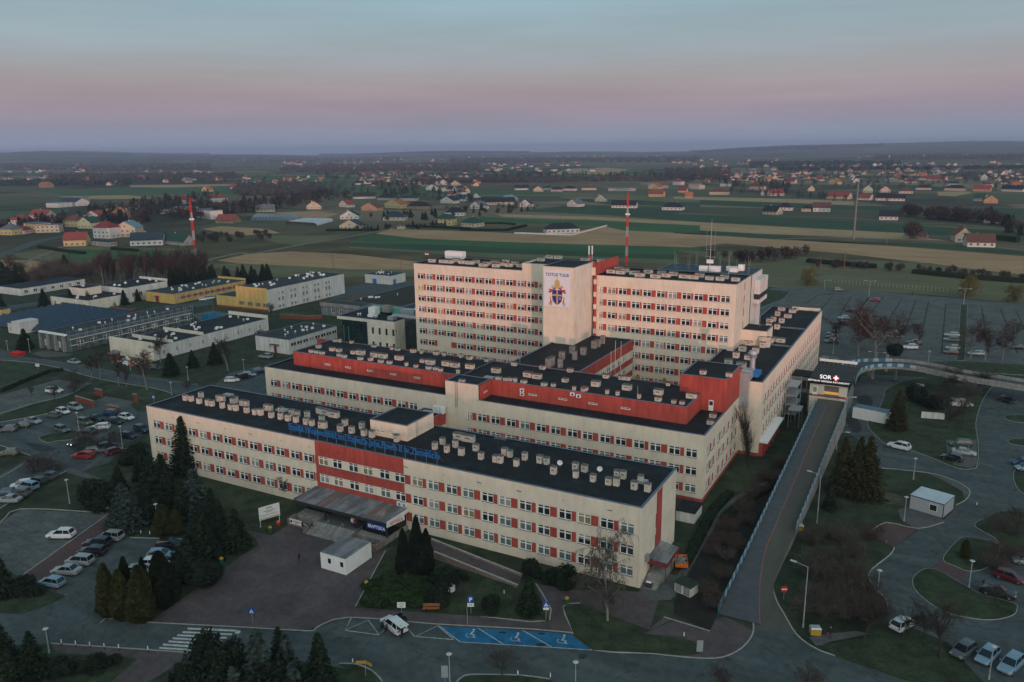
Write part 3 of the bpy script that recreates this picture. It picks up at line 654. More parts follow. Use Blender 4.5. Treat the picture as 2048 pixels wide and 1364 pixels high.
# ------------------------------------------------ long right hand wing
Wg = bthing('side_wing', 94.3, 59, 'long five level cream wing with many red window strips beside the ramp', 'building')
HW = 15.75; y0W, y1W = 59.1, 140.6
yw = []; k = 0
yy = 60.6
while yy < 138.5: yw.append(yy-59.1); yy += 3.0
zW = [1.0, 4.35, 7.65, 10.95]
opsW = [(y, y+1.55, z, z+1.6) for y in yw for z in zW[1:]]+[(y, y+1.55, 1.0, 2.6) for y in yw if y > 18]
filW = [(y+1.57, y+2.5, z, z+1.6, redw) for y in yw for z in zW[1:]]+[(y+1.57, y+2.5, 1.0, 2.6, redw) for y in yw if y > 18]+[(0, 16, 0, 3.0, redw)]
wall(Wg, 'wall', 108.4, y0W, E_, y1W-y0W, 0, HW, cream, opsW, filW); windows(Wg, 108.4, y0W, E_, opsW, 'two', dark=.6)
wall(Wg, 'wall', 94.3, y0W, S_, 14.1, 0, HW, cream, (), [(9.9, 14.1, 0, .75, redw)]); wall(Wg, 'wall', 108.4, y1W, N_, 14.1, 0, HW, cream)
wl = [(y, y+2, z, z+WH) for y in (44, 47.2, 50.6, 53.8, 60, 63.2, 67, 70.2, 73.6, 77) for z in zW]
wall(Wg, 'wall', 94.3, y1W, W_, y1W-y0W, 0, HW, cream, wl); windows(Wg, 94.3, y1W, W_, wl)
rW = roofing(Wg, 94.3, 108.4, y0W, y1W, HW, drop=.3)
for y in (92.8, 113.5): b = MB(); b.box(94.6, 108.1, y-.15, y+.15, 15.45, 15.85, flash); part(b, 'roof_divider', Wg)
b = MB(); b.box(101, 108, 140.0, 140.25, 15.45, 16.3, cream); part(b, 'roof_divider', Wg)
chimneys(rW, Wg, 'V4', [(565,830),(640,760),(700,695),(765,635),(765,780),(830,715),(900,660),(795,760),(690,850),(1075,610),(1010,600),(970,615),(1040,480),(1085,420),(960,470),(1005,405),(965,420),(1045,350),(1145,370),(1190,320),(1085,300),(1225,290),(925,640)], 15.45, cmW, lim=(95, 107.5, 60, 139.5))
b = MB()   # red ground floor and its white canopy
b.box(108.45, 110.1, 59.2, 76.5, 3.0, 3.35, whitem); b.box(108.42, 109.2, 59.3, 72, .1, 2.95, redw)
for y in (60, 63, 66, 69, 72, 75): b.box(109.3, 109.5, y, y+.2, 0, 3.0, redw)
part(b, 'ground_floor_canopy', Wg)
b = MB()   # ventilation duct with its cowl on a blue plinth
bm_ = bluem
b.box(103.5, 107, 61.5, 64.8, 16.0, 16.9, bm_); b.box(104, 106, 59.3, 61.4, 16.0, 17.9, galv); b.box(104.1, 105.9, 57.8, 59.0, 10.6, 17.6, galv); b.box(104.1, 105.9, 59.0, 59.3, 15.8, 17.6, galv)
b.tube((105.2, 64, 16.9), (105.2, 64, 19.4), .55, .55, galv, 12); b.tube((105.2, 64, 19.4), (105.2, 64, 20.3), .55, 1.0, galv, 12); b.tube((105.2, 64, 20.3), (105.2, 64, 20.9), 1.0, .7, galv, 12)
for x in (103.8, 106.6):
 for y in (61.7, 64.5): b.box(x-.08, x+.08, y-.08, y+.08, 15.4, 16.0, darkm)
part(b, 'ventilation_duct', Wg)
# connecting box between tower and side wing
an = bthing('upper_passage', 94.9, 91, 'cream box with flat dark roof bridging between the tower corner and the side wing', 'building')
wall(an, 'wall', 94.9, 91, S_, 7.8, 0, 19.1, cream); wall(an, 'wall', 102.7, 91, E_, 7, 15.4, 19.1, cream); wall(an, 'wall', 102.7, 98, N_, 7.8, 15.4, 19.1, cream); wall(an, 'wall', 94.9, 98, W_, 7, 0, 19.1, cream)
ra = roofing(an, 94.9, 102.7, 91, 98, 19.1, drop=.1)
b = MB(); b.box(101.2, 103.6, 90.2, 91.6, 15.45, 17.9, ventm, capm); b.tube((100, 96, 19), (100, 96, 21.6), .04, .04, galv, 4); part(b, 'roof_box', an)
# ------------------------------------------------ banner with lettering and crest
bn = tag(thing('crest_banner', (53.45, 72.12, 0), 'white banner with lettering and a papal crest hung on the tower shaft', 'banner'))
bb = MB(); bx0, bx1, bz0, bz1 = 0, 6.95, 24.6, 33.5
bb.box(bx0, bx1, -.05, 0, bz0, bz1, pm('banner_cloth', (.66, .68, .74), .04, .5, .7)); bb.build('cloth', bn)
def textmesh(name, s, size, mat, parent, M, ext=.01, align='LEFT', sx=1, bold=0):
 cu = bpy.data.curves.new(name, 'FONT'); cu.body = s; cu.size = size; cu.extrude = ext; cu.offset = bold; cu.align_x = align; cu.materials.append(mat)
 o = bpy.data.objects.new(name, cu); COL.objects.link(o); bpy.context.view_layer.update()
 dg = bpy.context.evaluated_depsgraph_get(); me = bpy.data.meshes.new_from_object(o.evaluated_get(dg)); bpy.data.objects.remove(o)
 me.transform(Matrix.Diagonal((sx, 1, 1, 1))); me.transform(M)
 return link(name, me, parent)
def upright(x, y, z, rz=0): return Matrix.Translation((x, y, z)) @ Matrix.Rotation(rz, 4, 'Z') @ Matrix.Rotation(R(90), 4, 'X')
navy = pm('navy_print', (.02, .03, .12), 0, rough=.7); gold = pm('gold_print', (.55, .33, .04), .1, 3, .6); blueS = pm('shield_blue', (.015, .04, .30), 0, rough=.6); redc = pm('crest_red', (.42, .02, .02), 0, rough=.6); silver = pm('crest_silver', (.45, .45, .42), .1, 4, .6); tiarag = pm('tiara_gold', (.50, .40, .16), .2, 4, .6)
textmesh('lettering', 'TOTUS TUUS', 1.05, navy, bn, upright(3.48, -.055, 32.05), .008, 'CENTER', .98, .02)
def pr(b, pts, m, y): b.face([(p[0], y, p[1]) for p in pts], m)
c = MB(); cx, cz = 3.5, 27.4
def keyg(b, sgn, m, y):
 M = lambda u, v: (cx+sgn*(u*math.cos(R(52))-v*math.sin(R(52))), cz+.2+u*math.sin(R(52))+v*math.cos(R(52)))
 pr(b, [M(-2.6, -.1), M(2.6, -.1), M(2.6, .1), M(-2.6, .1)][::sgn], m, y)
 pr(b, [M(1.9, .1), M(2.5, .1), M(2.5, .62), M(1.9, .62)][::sgn], m, y)
 pr(b, [M(-2.9+.45*math.cos(t*.785), .45*math.sin(t*.785)) for t in range(8)][::sgn], m, y)
keyg(c, 1, gold, -.058); keyg(c, -1, silver, -.062)
for s in (-1, 1):
 pr(c, [(cx+s*1.1, cz+1.0), (cx+s*2.1, cz+.5), (cx+s*2.4, cz+.9), (cx+s*1.9, cz+1.0), (cx+s*2.3, cz+1.5), (cx+s*1.3, cz+1.5)][::s], redc, -.067)
 pr(c, [(cx+s*1.75, cz-.3), (cx+s*1.9, cz-.3), (cx+s*1.8, cz-1.9), (cx+s*1.5, cz-1.7)][::s], redc, -.067)
 pr(c, [(cx+s*.15, cz+1.7), (cx+s*.7, cz+1.5), (cx+s*1.2, cz+.9), (cx+s*1.45, cz+1.2), (cx+s*.9, cz+1.9), (cx+s*.3, cz+2.1)][::s], redc, -.070)
sh = [(cx-1.3, cz+1.35), (cx+1.3, cz+1.35), (cx+1.3, cz-.6), (cx+1.05, cz-1.4), (cx+.5, cz-1.95), (cx, cz-2.2), (cx-.5, cz-1.95), (cx-1.05, cz-1.4), (cx-1.3, cz-.6)][::-1]
pr(c, [(cx+(p[0]-cx)*1.07, cz+(p[1]-cz)*1.05) for p in sh], gold, -.074); pr(c, sh, blueS, -.079)
pr(c, [(cx-.2, cz+1.35), (cx-.2, cz-2.1), (cx+.2, cz-2.1), (cx+.2, cz+1.35)], gold, -.084); pr(c, [(cx-1.3, cz+.3), (cx-1.3, cz-.1), (cx+1.3, cz-.1), (cx+1.3, cz+.3)], gold, -.088)
ti = [(cx-.55, cz+1.75), (cx+.55, cz+1.75), (cx+.72, cz+2.3), (cx+.68, cz+3.1), (cx+.4, cz+3.7), (cx, cz+3.95), (cx-.4, cz+3.7), (cx-.68, cz+3.1), (cx-.72, cz+2.3)]
pr(c, ti, tiarag, -.084)
for q in (1.95, 2.6, 3.25): pr(c, [(cx-.7, cz+q), (cx+.7, cz+q), (cx+.7, cz+q+.14), (cx-.7, cz+q+.14)], gold, -.089)
pr(c, [(cx-.06, cz+3.95), (cx+.06, cz+3.95), (cx+.06, cz+4.4), (cx-.06, cz+4.4)], gold, -.089); pr(c, [(cx-.18, cz+4.15), (cx+.18, cz+4.15), (cx+.18, cz+4.26), (cx-.18, cz+4.26)], gold, -.092)
c.build('crest', bn)
textmesh('crest_letter', 'M', 1.0, gold, bn, upright(cx+.75, -.085, cz-1.1), .004, 'CENTER', .8, .02)
# ------------------------------------------------ roof sign of the front wing
rs = thing('roof_lettering_sign', (26, -.1, 12.5), 'blue raised letters standing on brackets along the front wing roof edge', 'sign')
bl = pm('blue_sign_letters', (.014, .13, .37), .1, 2, .5)
g0 = GY('V1', 1500, 575, .5); g1 = GY('U1', 1110, 815, .5)
tl = textmesh('lettering', 'Szpital Wojewódzki im. Papieża Jana Pawła II w Zamościu', 1.62, bl, rs, Matrix.Identity(4), .05, 'LEFT', 1, .012)
wd = max(v.co.x for v in tl.data.vertices); xA, xB = g0.x, g1.x
tl.data.transform(upright(xA-26, .5, 1.0) @ Matrix.Diagonal(((xB-xA)/wd, 1, 1, 1)))
b = MB(); b.tube((xA-26, .56, 1.05), (xB-26, .56, 1.05), .04, .04, bl, 5); b.tube((xA-26, .56, 2.1), (xB-26, .56, 2.1), .03, .03, bl, 5); b.build('rail', rs)
nb = 16
bbm = MB(); bbm.tube((0, .56, 0), (0, .56, 2.2), .045, .045, flash, 5); bbm.tube((0, .56, 1.9), (0, 2.3, 0), .035, .035, flash, 5); bme = bbm.mesh('bracket')
for i in range(nb): link('bracket', bme, rs, (xA-26+.5+(xB-xA-1)*i/(nb-1), 0, -.05))
# ================================================================== added ridge behind the camera, unseen, shaped to shade the lower walls
b = MB(); n = 60
side = Vector((-SUN_AZ.y, SUN_AZ.x, 0)); mid = Vector((60, 20, 0))+SUN_AZ*520
prof = lambda s: 24.5+3.2*math.sin(s*.013+1.0)+1.6*math.sin(s*.041)+(-.020*s)
for i in range(n+1):
 s = -700+1400*i/n; c = mid+side*s; h = max(3, prof(s)-2)
 for d, k in ((-70, 0), (-20, .85), (0, 1), (30, .8), (110, 0)): p = c+SUN_AZ*d; b.v.append((p.x, p.y, h*k-.02))
kk = b.mi(pm('shade_ridge_grass', (.034, .044, .022), .3, .05, 1, c2=(.08, .078, .045)))
for i in range(n):
 for j in range(4):
  a = i*5+j; b.f.append((a, a+1, a+6, a+5)); b.m.append(kk)
tag(b.build('added_shade_ridge'), kind='structure')
# the evening air
b = MB(); b.box(-13000, 13000, -13500, 13500, -2, 130, MATS['asphalt']); hz = b.build('haze'); hz.data.materials.clear()
hm = bpy.data.materials.new('air'); hm.use_nodes = True; hm.node_tree.nodes.clear(); pv = hm.node_tree.nodes.new('ShaderNodeVolumePrincipled'); oo = hm.node_tree.nodes.new('ShaderNodeOutputMaterial')
pv.inputs['Color'].default_value = (.40, .53, .80, 1); pv.inputs['Density'].default_value = .00011; pv.inputs['Anisotropy'].default_value = 0
hm.node_tree.links.new(pv.outputs[0], oo.inputs['Volume']); hz.data.materials.append(hm); tag(hz, 'thin blue evening haze over the plain', 'haze', kind='stuff')
# ================================================================== GROUND
b = MB(); n = 36
# one terrain sheet out to the horizon, rising gently into low hills far away
def terr(x, y):
 d = math.hypot(x-CX, y-CY); a = math.atan2(x-CX, y-CY)
 if d < 5200: return 0.0
 t = min(1, (d-5200)/5500); t = t*t*(3-2*t)
 h = 34+30*math.sin(a*5.1+.8)+18*math.sin(a*13.3+2.1)+9*math.sin(a*31+1.1)
 if -.30 < a < -.02: h += 14*math.sin((a+.30)/.28*math.pi)
 return max(0, h)*t
rings = [0, 60, 200, 600, 1500, 3000, 5200, 6200, 7200, 8200, 9200, 10200, 11000, 13500]
seg = 220
for i, d in enumerate(rings):
 for k in range(seg):
  a = 2*math.pi*k/seg; x, y = CX+d*math.sin(a), CY+d*math.cos(a); b.v.append((x, y, terr(x, y)))
land = bpy.data.materials.new('farmland'); land.use_nodes = True; t = land.node_tree; bs = t.nodes['Principled BSDF']; bs.inputs['Roughness'].default_value = 1; bs.inputs['Specular IOR Level'].default_value = .1
g = N('ShaderNodeNewGeometry', t); mp1 = N('ShaderNodeMapping', t); mp1.inputs['Rotation'].default_value = (0, 0, R(8)); mp1.inputs['Scale'].default_value = (.0016, .0075, .001)
t.links.new(g.outputs['Position'], mp1.inputs[0])
wn = N('ShaderNodeTexNoise', t); wn.inputs['Scale'].default_value = 1.2; t.links.new(mp1.outputs[0], wn.inputs['Vector'])
va = N('ShaderNodeVectorMath', t, operation='MULTIPLY_ADD'); t.links.new(wn.outputs['Color'], va.inputs[0]); va.inputs[1].default_value = (.5, .5, 0); t.links.new(mp1.outputs[0], va.inputs[2])
vo = N('ShaderNodeTexVoronoi', t); vo.inputs['Scale'].default_value = 1.0; t.links.new(va.outputs[0], vo.inputs['Vector'])
s3 = N('ShaderNodeSeparateColor', t); t.links.new(vo.outputs['Color'], s3.inputs[0])
rr_ = N('ShaderNodeValToRGB', t); rr_.color_ramp.interpolation = 'CONSTANT'; t.links.new(s3.outputs[0], rr_.inputs[0])
pal = [(0, (.089, .101, .061)), (.14, (.170, .143, .094)), (.28, (.049, .101, .042)), (.40, (.121, .114, .073)), (.52, (.194, .162, .107)), (.63, (.073, .084, .052)), (.74, (.138, .133, .082)), (.86, (.056, .114, .049)), (.94, (.106, .089, .065))]
el = rr_.color_ramp.elements
while len(el) < len(pal): el.new(.5)
for e, (p, c) in zip(el, pal): e.position = p; e.color = c+(1,)
# scrub and woodland patches
n2 = N('ShaderNodeTexNoise', t); n2.inputs['Scale'].default_value = .0016; n2.inputs['Detail'].default_value = 9; n2.inputs['Roughness'].default_value = .7; t.links.new(g.outputs['Position'], n2.inputs['Vector'])
mr = N('ShaderNodeMapRange', t); t.links.new(n2.outputs['Fac'], mr.inputs[0])
for i, v in enumerate((.52, .56, 0, .85)): mr.inputs[i+1].default_value = v
mm = N('ShaderNodeMix', t, data_type='RGBA'); t.links.new(mr.outputs[0], mm.inputs[0]); t.links.new(rr_.outputs[0], mm.inputs[6]); mm.inputs[7].default_value = (.038, .036, .030, 1)
# nearer than ~700 m plain rough grass
sx = N('ShaderNodeVectorMath', t, operation='LENGTH'); t.links.new(g.outputs['Position'], sx.inputs[0])
mr2 = N('ShaderNodeMapRange', t); t.links.new(sx.outputs['Value'], mr2.inputs[0])
for i, v in enumerate((420, 620, 0, 1)): mr2.inputs[i+1].default_value = v
n3 = N('ShaderNodeTexNoise', t); n3.inputs['Scale'].default_value = .03; n3.inputs['Detail'].default_value = 9; t.links.new(g.outputs['Position'], n3.inputs['Vector'])
r3 = N('ShaderNodeValToRGB', t); t.links.new(n3.outputs['Fac'], r3.inputs[0]); r3.color_ramp.elements[0].position = .35; r3.color_ramp.elements[1].position = .68
r3.color_ramp.elements[0].color = (.052, .053, .028, 1); r3.color_ramp.elements[1].color = (.125, .106, .062, 1)
mf = N('ShaderNodeMix', t, data_type='RGBA'); t.links.new(mr2.outputs[0], mf.inputs[0]); t.links.new(r3.outputs[0], mf.inputs[6]); t.links.new(mm.outputs[2], mf.inputs[7]); t.links.new(mf.outputs[2], bs.inputs['Base Color'])
k0 = b.mi(land)
for i in range(len(rings)-1):
 for k in range(seg):
  a, c = i*seg+k, i*seg+(k+1) % seg; b.f.append((a, a+seg, c+seg, c) if i else (a, a+seg, c+seg)); b.m.append(k0)
gobj = tag(b.build('ground'), kind='structure')

tan = pm('ploughed_field', (.284, 0.182, 0.097), .2, .02, 1, .2, .4, c2=(.383, 0.256, 0.141)); tan2 = pm('stubble_field', (.293, 0.212, 0.113), .2, .03, 1, c2=(.370, 0.274, 0.154))
grn = pm('winter_wheat', (.025, .083, .028), .2, .02, 1, c2=(.041, .113, .041)); olv = pm('olive_meadow', (.089, .100, .049), .2, .03, 1, c2=(.138, .138, .073)); dgr = pm('dark_green_field', (.014, .050, .022), .2, .02, 1, c2=(.024, .070, .029))
for m_ in (tan, tan2, grn, olv, dgr): mixin(m_, streaks(.82, (.02, .35, 1), 1.12, .35, .65))
FL = [
 (tan, ['T1',(1270,705),(1460,665),(1700,652),(2048,668),'T2',(390,712),(370,760),(0,757),'T1',(1750,738),(1400,722)]),
 (olv, ['T1',(1180,735),(1400,722),(1750,738),'T2',(0,757),(370,762),(370,800),'T1',(1600,800)]),
 (tan, ['T1',(1180,520),(1300,505),(1560,520),(1640,545),(1400,560)]),
 (olv, ['T1',(600,620),(1130,640),(1170,720),(400,725),(120,690),(60,665),(240,640)]),
 (grn, ['T1',(430,640),(1100,650),(1180,690),(700,710),(330,700)]),
 (grn, ['T2',(100,555),(2048,600),(2048,655),'T3',(0,640),'T2',(1925,690),(1000,640),(480,615),(0,592)]),
 (olv, ['T2',(0,592),(480,615),(1000,640),(1925,690),(1925,725),(1000,700),(0,632)]),
 (dgr, ['T2',(0,600),(500,612),(1200,645),(1900,672),(1900,700),(1000,668),(300,640),(0,622)]),
 (tan, ['T2',(150,548),(240,520),(700,535),(1150,553),(1500,508),(1600,530),(2048,548),'T3',(250,560),(1000,598),(2048,680),(2048,790),(1000,665),(300,605),'T2',(2000,628),(1000,600),(400,577)]),
 (grn, ['T2',(640,470),(780,448),(1130,470),(1400,470),(2048,500),(2048,548),(1600,530),(1505,502),(1000,490)]),
 (tan2, ['T2',(850,432),(1400,448),(2048,480),'T3',(700,512),(1350,545),(1340,560),(700,540),(0,495),'T2',(1400,465),(900,450)]),
 (dgr, ['T2',(950,415),(1170,388),(1280,380),(2048,412),'T3',(0,430),(700,460),(1330,495),(2048,540),(2048,590),(1300,540),(700,508),(0,470),'T2',(1500,440)]),
 (tan2, ['T3',(0,495),(500,525),(1350,560),(1620,590),(1200,575),(500,548),(0,520)]),
 (dgr, ['T3',(0,522),(500,550),(1000,590),(1640,612),(2048,650),(2048,672),(1500,632),(900,598),(0,545)]),
 (olv, ['T3',(0,645),(300,655),(1000,700),(1500,720),(2048,800),(2048,960),(1500,905),(900,868),(520,860),(450,740)]),
 (dgr, ['T3',(0,345),(300,350),(1050,385),(2048,400),(2048,440),(1200,415),(600,398),(0,372)]),
 (dgr, ['T2',(1200,340),(1700,352),(2048,372),(2048,392),(1500,375)]),
 (olv, ['T2',(1100,300),(1700,322),(2048,345),(2048,368),(1400,335)]),
 (tan2, ['T3',(0,330),(700,345),(1050,360),(1050,380),(600,365),(0,345)]),
 (grn, ['F1',(330,340),(900,350),(1480,330),(1700,355),(1000,385),(560,390)]),
 (tan2, ['F1',(500,395),(1100,385),(1300,410),(900,420),(560,410)]),
 (grn, ['F1',(0,525),(380,510),(600,500),(560,540),(0,556)]),
 (tan2, ['F1',(1100,300),(1480,296),(1900,290),(2048,290),(2048,300),(1500,320),(1120,318)]),
 (tan, ['T1',(1600,425),(1850,415),(1980,432),(1900,455),(1700,450)]),
 (tan2, ['F3',(920,160),(1250,150),(1440,165),(1300,215),(950,200),(760,215)]),
 (olv, ['F3',(750,90),(1500,85),(2048,75),(2048,110),(1400,150),(900,120)]),
 (dgr, ['F5',(300,500),(900,520),(1350,560),(1000,580),(700,580),(560,540)]),
 (tan2, ['F5',(990,590),(1300,585),(1400,600),(1200,640),(1000,630)]),
 (tan, ['D1',(0,0),(480,10),(760,60),(860,200),(700,230),(250,180),(0,60)]),
 (olv, ['T1',(1500,560),(1900,560),(2048,550),(1750,620),(1600,600)]),
]
for i, (m, sq) in enumerate(FL): surf('field', sq, m, .02+.012*(i % 5))
# farm tracks and the far road
dirt = pm('dirt_track', (.15, .13, .10), .2, .2, 1, c2=(.20, .18, .14))
strip('path', smooth(poly(['F1',(1700,985),(1800,935),(2048,880),'F2',(200,885),(600,810),(1160,715),(1380,670),(1420,665)])), 4, dirt, .10)
strip('path', smooth(poly(['F3',(0,585),(220,552),(700,495),(1000,460),(1300,440)])), 5, dirt, .10)
strip('road', smooth(poly(['F1',(-80,930),(120,860),(330,780),(520,742),(640,720)])), 9, asph, .12)
strip('path', smooth(poly(['F5',(-900,860),(0,890),(600,940),(1200,960),(2000,1030)])), 4, dirt, .10)
strip('path', smooth(poly(['F5',(-900,1130),(0,1115),(1200,1170),(2000,1260)])), 3.5, dirt, .10)
strip('path', smooth(poly(['P',(-10,552),(60,520),(110,500),(180,470)])), 3, dirt, .10)

surf('lawn', ['P',(-300,1500),(2500,1500),(2500,640),'T3',(2300,990),(2048,960),(1500,905),(520,860),(300,900),'T1',(2048,1000),(1500,850),(500,880),(-100,820),(-500,900)], grassm, .03)
surf('road', ['U4',(-300,520),(0,432),(120,352),(605,375),(655,350),(700,440),(740,520),(1125,530),(1100,580),(1010,635),(900,700),(760,790),(610,860),(600,960),(860,1017),(1330,1042),(1800,1068),'U5',(100,1045),(285,988),(800,1028),(1590,1078),(1715,1178),(2048,1200),'U6',(0,1215),(240,1228),(370,1185),(440,1120),(465,1060),(715,1085),(820,1165),(950,1215),(1400,1363),(1700,1480),'P',(1900,1600),(-300,1600)], asph, .06)
surf('car_park', ['U4',(-300,520),(0,432),(120,352),(605,375),(660,355),(140,730),(60,690),(-300,760)], asphL, .07)
surf('path', ['U4',(605,375),(660,352),(735,440),(700,470),(560,560),(270,760),(140,735),(660,365)], paverR, .075)
surf('plaza', ['U4',(860,1017),(1050,890),(1310,695),(1510,560),(1500,530),(1440,475),(1590,505),(1700,435),(1760,440),(1890,470),'U5',(180,500),(340,520),(520,580),(560,570),(500,600),(325,925),(980,975),(1460,1008),(1380,790),(1660,830),(1720,820),'V6',(580,1290),(660,1180),(690,1170),(820,1180),(930,1130),(860,1290),(760,1364),'U5',(2048,1050),(1640,905),(1540,925),(1600,1078),(800,1028),(285,988),(0,1068),'U4',(1800,1068),(1330,1042)], paver, .09)
surf('pavement', ['U6',(-60,985),(0,1005),(210,1068),(240,1000),(300,980),(465,1060),(440,1120),(370,1185),(240,1228),(0,1215),(-60,1210),'U5',(1715,1178),(1640,1085),(1640,905),(2048,1050)], paver, .085)
surf('path', ['U6',(-40,830),(0,770),(100,600),(240,350),(330,290),(610,150),(640,165),(330,330),(270,400),(160,590),(60,760),(0,870)], paverG, .07)
surf('path', ['X2',(1120,1290),(1230,1180),(1390,1240),(1310,1364),(1180,1364)], paverG, .10)
surf('path', ['U6',(790,1100),(900,1080),(1060,1065),(1150,1080),(900,1130),(870,1150),(830,1150)], paverG, .08)
surf('pavement', ['U4',(300,1140),(900,1180),(1110,1195),(900,1363),(600,1400),(800,1230),(740,1215),(330,1195)], paver, .10)
beds = [['U5',(325,925),(500,600),(560,575),(760,545),(1270,815),(1380,790),(1460,1005),(980,973)],
  ['U5',(1540,925),(1640,905),(2048,1060),'U6',(0,1000),(-30,1010),'U5',(2000,1080),(1640,1085),(1600,1078)],
  ['U5',(1600,1078),(1640,1085),(2000,1080),'U6',(0,1095),(130,1130),(160,1190),(100,1203),(0,1200),'U5',(1715,1175)],
  ['U4',(-200,700),(0,700),(150,760),(290,830),(385,855),(290,905),(180,945),(100,962),(0,957),(-200,960)],
  ['U4',(590,935),(620,985),(730,1005),(850,1017),(1020,905),(1310,695),(1505,558),(1500,530),(1440,475),(1130,525),(1110,580),(1010,640),(900,700),(760,790),(610,860)],
  ['U4',(-200,1160),(300,1140),(330,1195),(740,1215),(800,1230),(600,1400),(-200,1500)],
  ['U4',(870,1363),(1130,1200),(1400,1180),(2048,1290),'U5',(230,1258),(330,1262),(420,1300),(480,1363),(520,1500),'U4',(870,1500)],
  ['U5',(890,1400),(960,1330),(1090,1322),(1300,1328),(1470,1350),(1520,1420),(1200,1500)],
  ['U6',(870,1150),(1100,1105),(1300,1100),(1600,1160),(1740,1340),(1900,1500),(1500,1400),(1400,1363),(950,1213)]]
for q in beds:
 P_ = poly(q, .15); surf('lawn', None, grassN, .15, .15, pts=P_)
kl = [['U4',(0,957),(100,962),(180,945),(290,905),(385,855)],['U4',(600,860),(588,935),(620,985),(730,1005),(860,1017),(1330,1041),(1800,1067),'U5',(100,1045),(285,988),(800,1028),(1590,1078),(1715,1178),(2048,1200),'U6',(0,1215),(240,1228),(370,1185),(440,1120),(465,1060),(455,980),(420,900),(412,800),(430,700),(520,480),(640,240)],
 ['U4',(-200,485),(0,432),(120,352),(605,375)],['U4',(740,520),(1125,530)],['U4',(140,735),(660,365)],['U5',(325,925),(980,973),(1460,1005),(1380,790)],['U5',(500,600),(325,925)],['U5',(1600,1075),(1540,925),(1640,905)],
 ['U4',(300,1140),(900,1180),(1110,1195)],['U5',(230,1258),(330,1262),(420,1300),(480,1363),(500,1450)],['U5',(890,1400),(960,1330),(1090,1322),(1300,1328),(1470,1350)],
 ['U6',(590,720),(578,800),(600,890),(640,960),(715,1085),(820,1165),(950,1215),(1400,1363),(1650,1440)],['U6',(210,1068),(-60,985)]]
for q in kl: kerb(smooth(poly(q), 3))
surf('road', ['U6',(465,1060),(455,980),(420,900),(412,800),(430,700),(470,580),(670,500),(620,620),(590,720),(578,800),(600,890),(640,960),(715,1085)], pm('ramp_asphalt', (.066, .070, .060), .15, .3, .9, c2=(.094, .094, .08), stretch=(1, .25, 1)), .065)

surf('road', ['U3',(1040,420),(985,640),(1080,700),(1170,790),(1190,868),(1260,872),(1480,895),(1600,925),(1700,972),(1732,1010),(1705,1055),(1650,1085),'U6',(1580,430),(1440,470),(1290,578),(1265,620),(1165,700),(1140,750),(1180,820),(1240,880),(1250,930),(1240,1000),(1430,1060),(1600,1130),(1750,1300),(1950,1500),'P',(2600,1500),(2600,560),'U3',(2500,480),(2048,400),(1620,350),(1440,335),(1160,320),(1100,330)], asph, .05)
surf('car_park', ['U6',(1142,497),(1240,432),(1430,468),(1290,578)], paverR, .08)
surf('pavement', ['U3',(1310,1110),(1370,1090),(1580,1170),(1640,1110),(1660,1140),(1520,1210),(1430,1230),(1330,1170)], paverG, .08)
isl = [['U3',(1190,560),(1140,580),(1142,630),(1200,690),(1240,722),(1390,762),(1500,800),(1660,865),(1740,868),(1775,845),(1778,720),(1765,600),(1800,480),(1850,400),(1900,350),(1700,340),(1400,345),(1250,400),(1230,450),(1205,510)],
 ['U3',(1935,570),(1980,555),(2200,560),(2200,610),(1990,592)],['U3',(1955,710),(2000,695),(2200,700),(2200,750),(2000,728)],['U3',(1990,890),(2040,870),(2200,900),(2200,1100),(2048,1015),(2000,960)],
 ['U6',(1480,698),(1410,740),(1400,790),(1430,840),(1500,900),(1600,955),(1760,990),(1880,995),(1980,970),(2005,935),(1985,900),(1800,850),(1700,795),(1620,750),(1560,715)],
 ['U6',(1600,600),(1580,650),(1640,680),(1725,712),(1830,690),(1900,600),(1880,545),(1760,520),(1680,520)],
 ['U6',(1760,440),(1830,400),(1900,365),(2048,365),(2300,400),(2300,640),(2048,640),(1950,600),(1880,520),(1810,480)]]
for q in isl:
 P_ = smooth_closed(poly(q, .14), 3); surf('lawn', None, grassN, .14, .14, pts=P_); kerb(P_, closed=True)
surf('car_park', ['U6',(1500,695),(1560,650),(1640,680),(1725,712),(1690,775),(1560,715)], paverR, .075)
surf('car_park', ['U3',(1590,700),(1770,700),(1775,845),(1740,865),(1640,850),(1600,790)], paverG, .155)
surf('soil_patch', None, pts=smooth_closed(poly(['U6',(1185,275),(1230,255),(1300,262),(1370,300),(1375,340),(1300,325),(1240,318)], .06), 4), m=pm('bare_sand', (.05, .055, .033), .3, .9, 1, c2=(.12, .105, .07)))
for q in (['U6',(1290,578),(1265,620),(1165,700),(1140,750),(1180,820),(1240,880),(1250,930)],['U6',(1142,497),(1240,432),(1430,468),(1580,430)],['U3',(1190,868),(1260,872),(1480,895),(1600,925),(1700,972),(1732,1010),(1705,1055),(1650,1085)]): kerb(smooth(poly(q), 3))
surf('pavement', ['U3',(1480,895),(1600,925),(1700,972),(1732,1010),(1700,1040),(1690,1005),(1640,975),(1560,930)], paverG, .07)
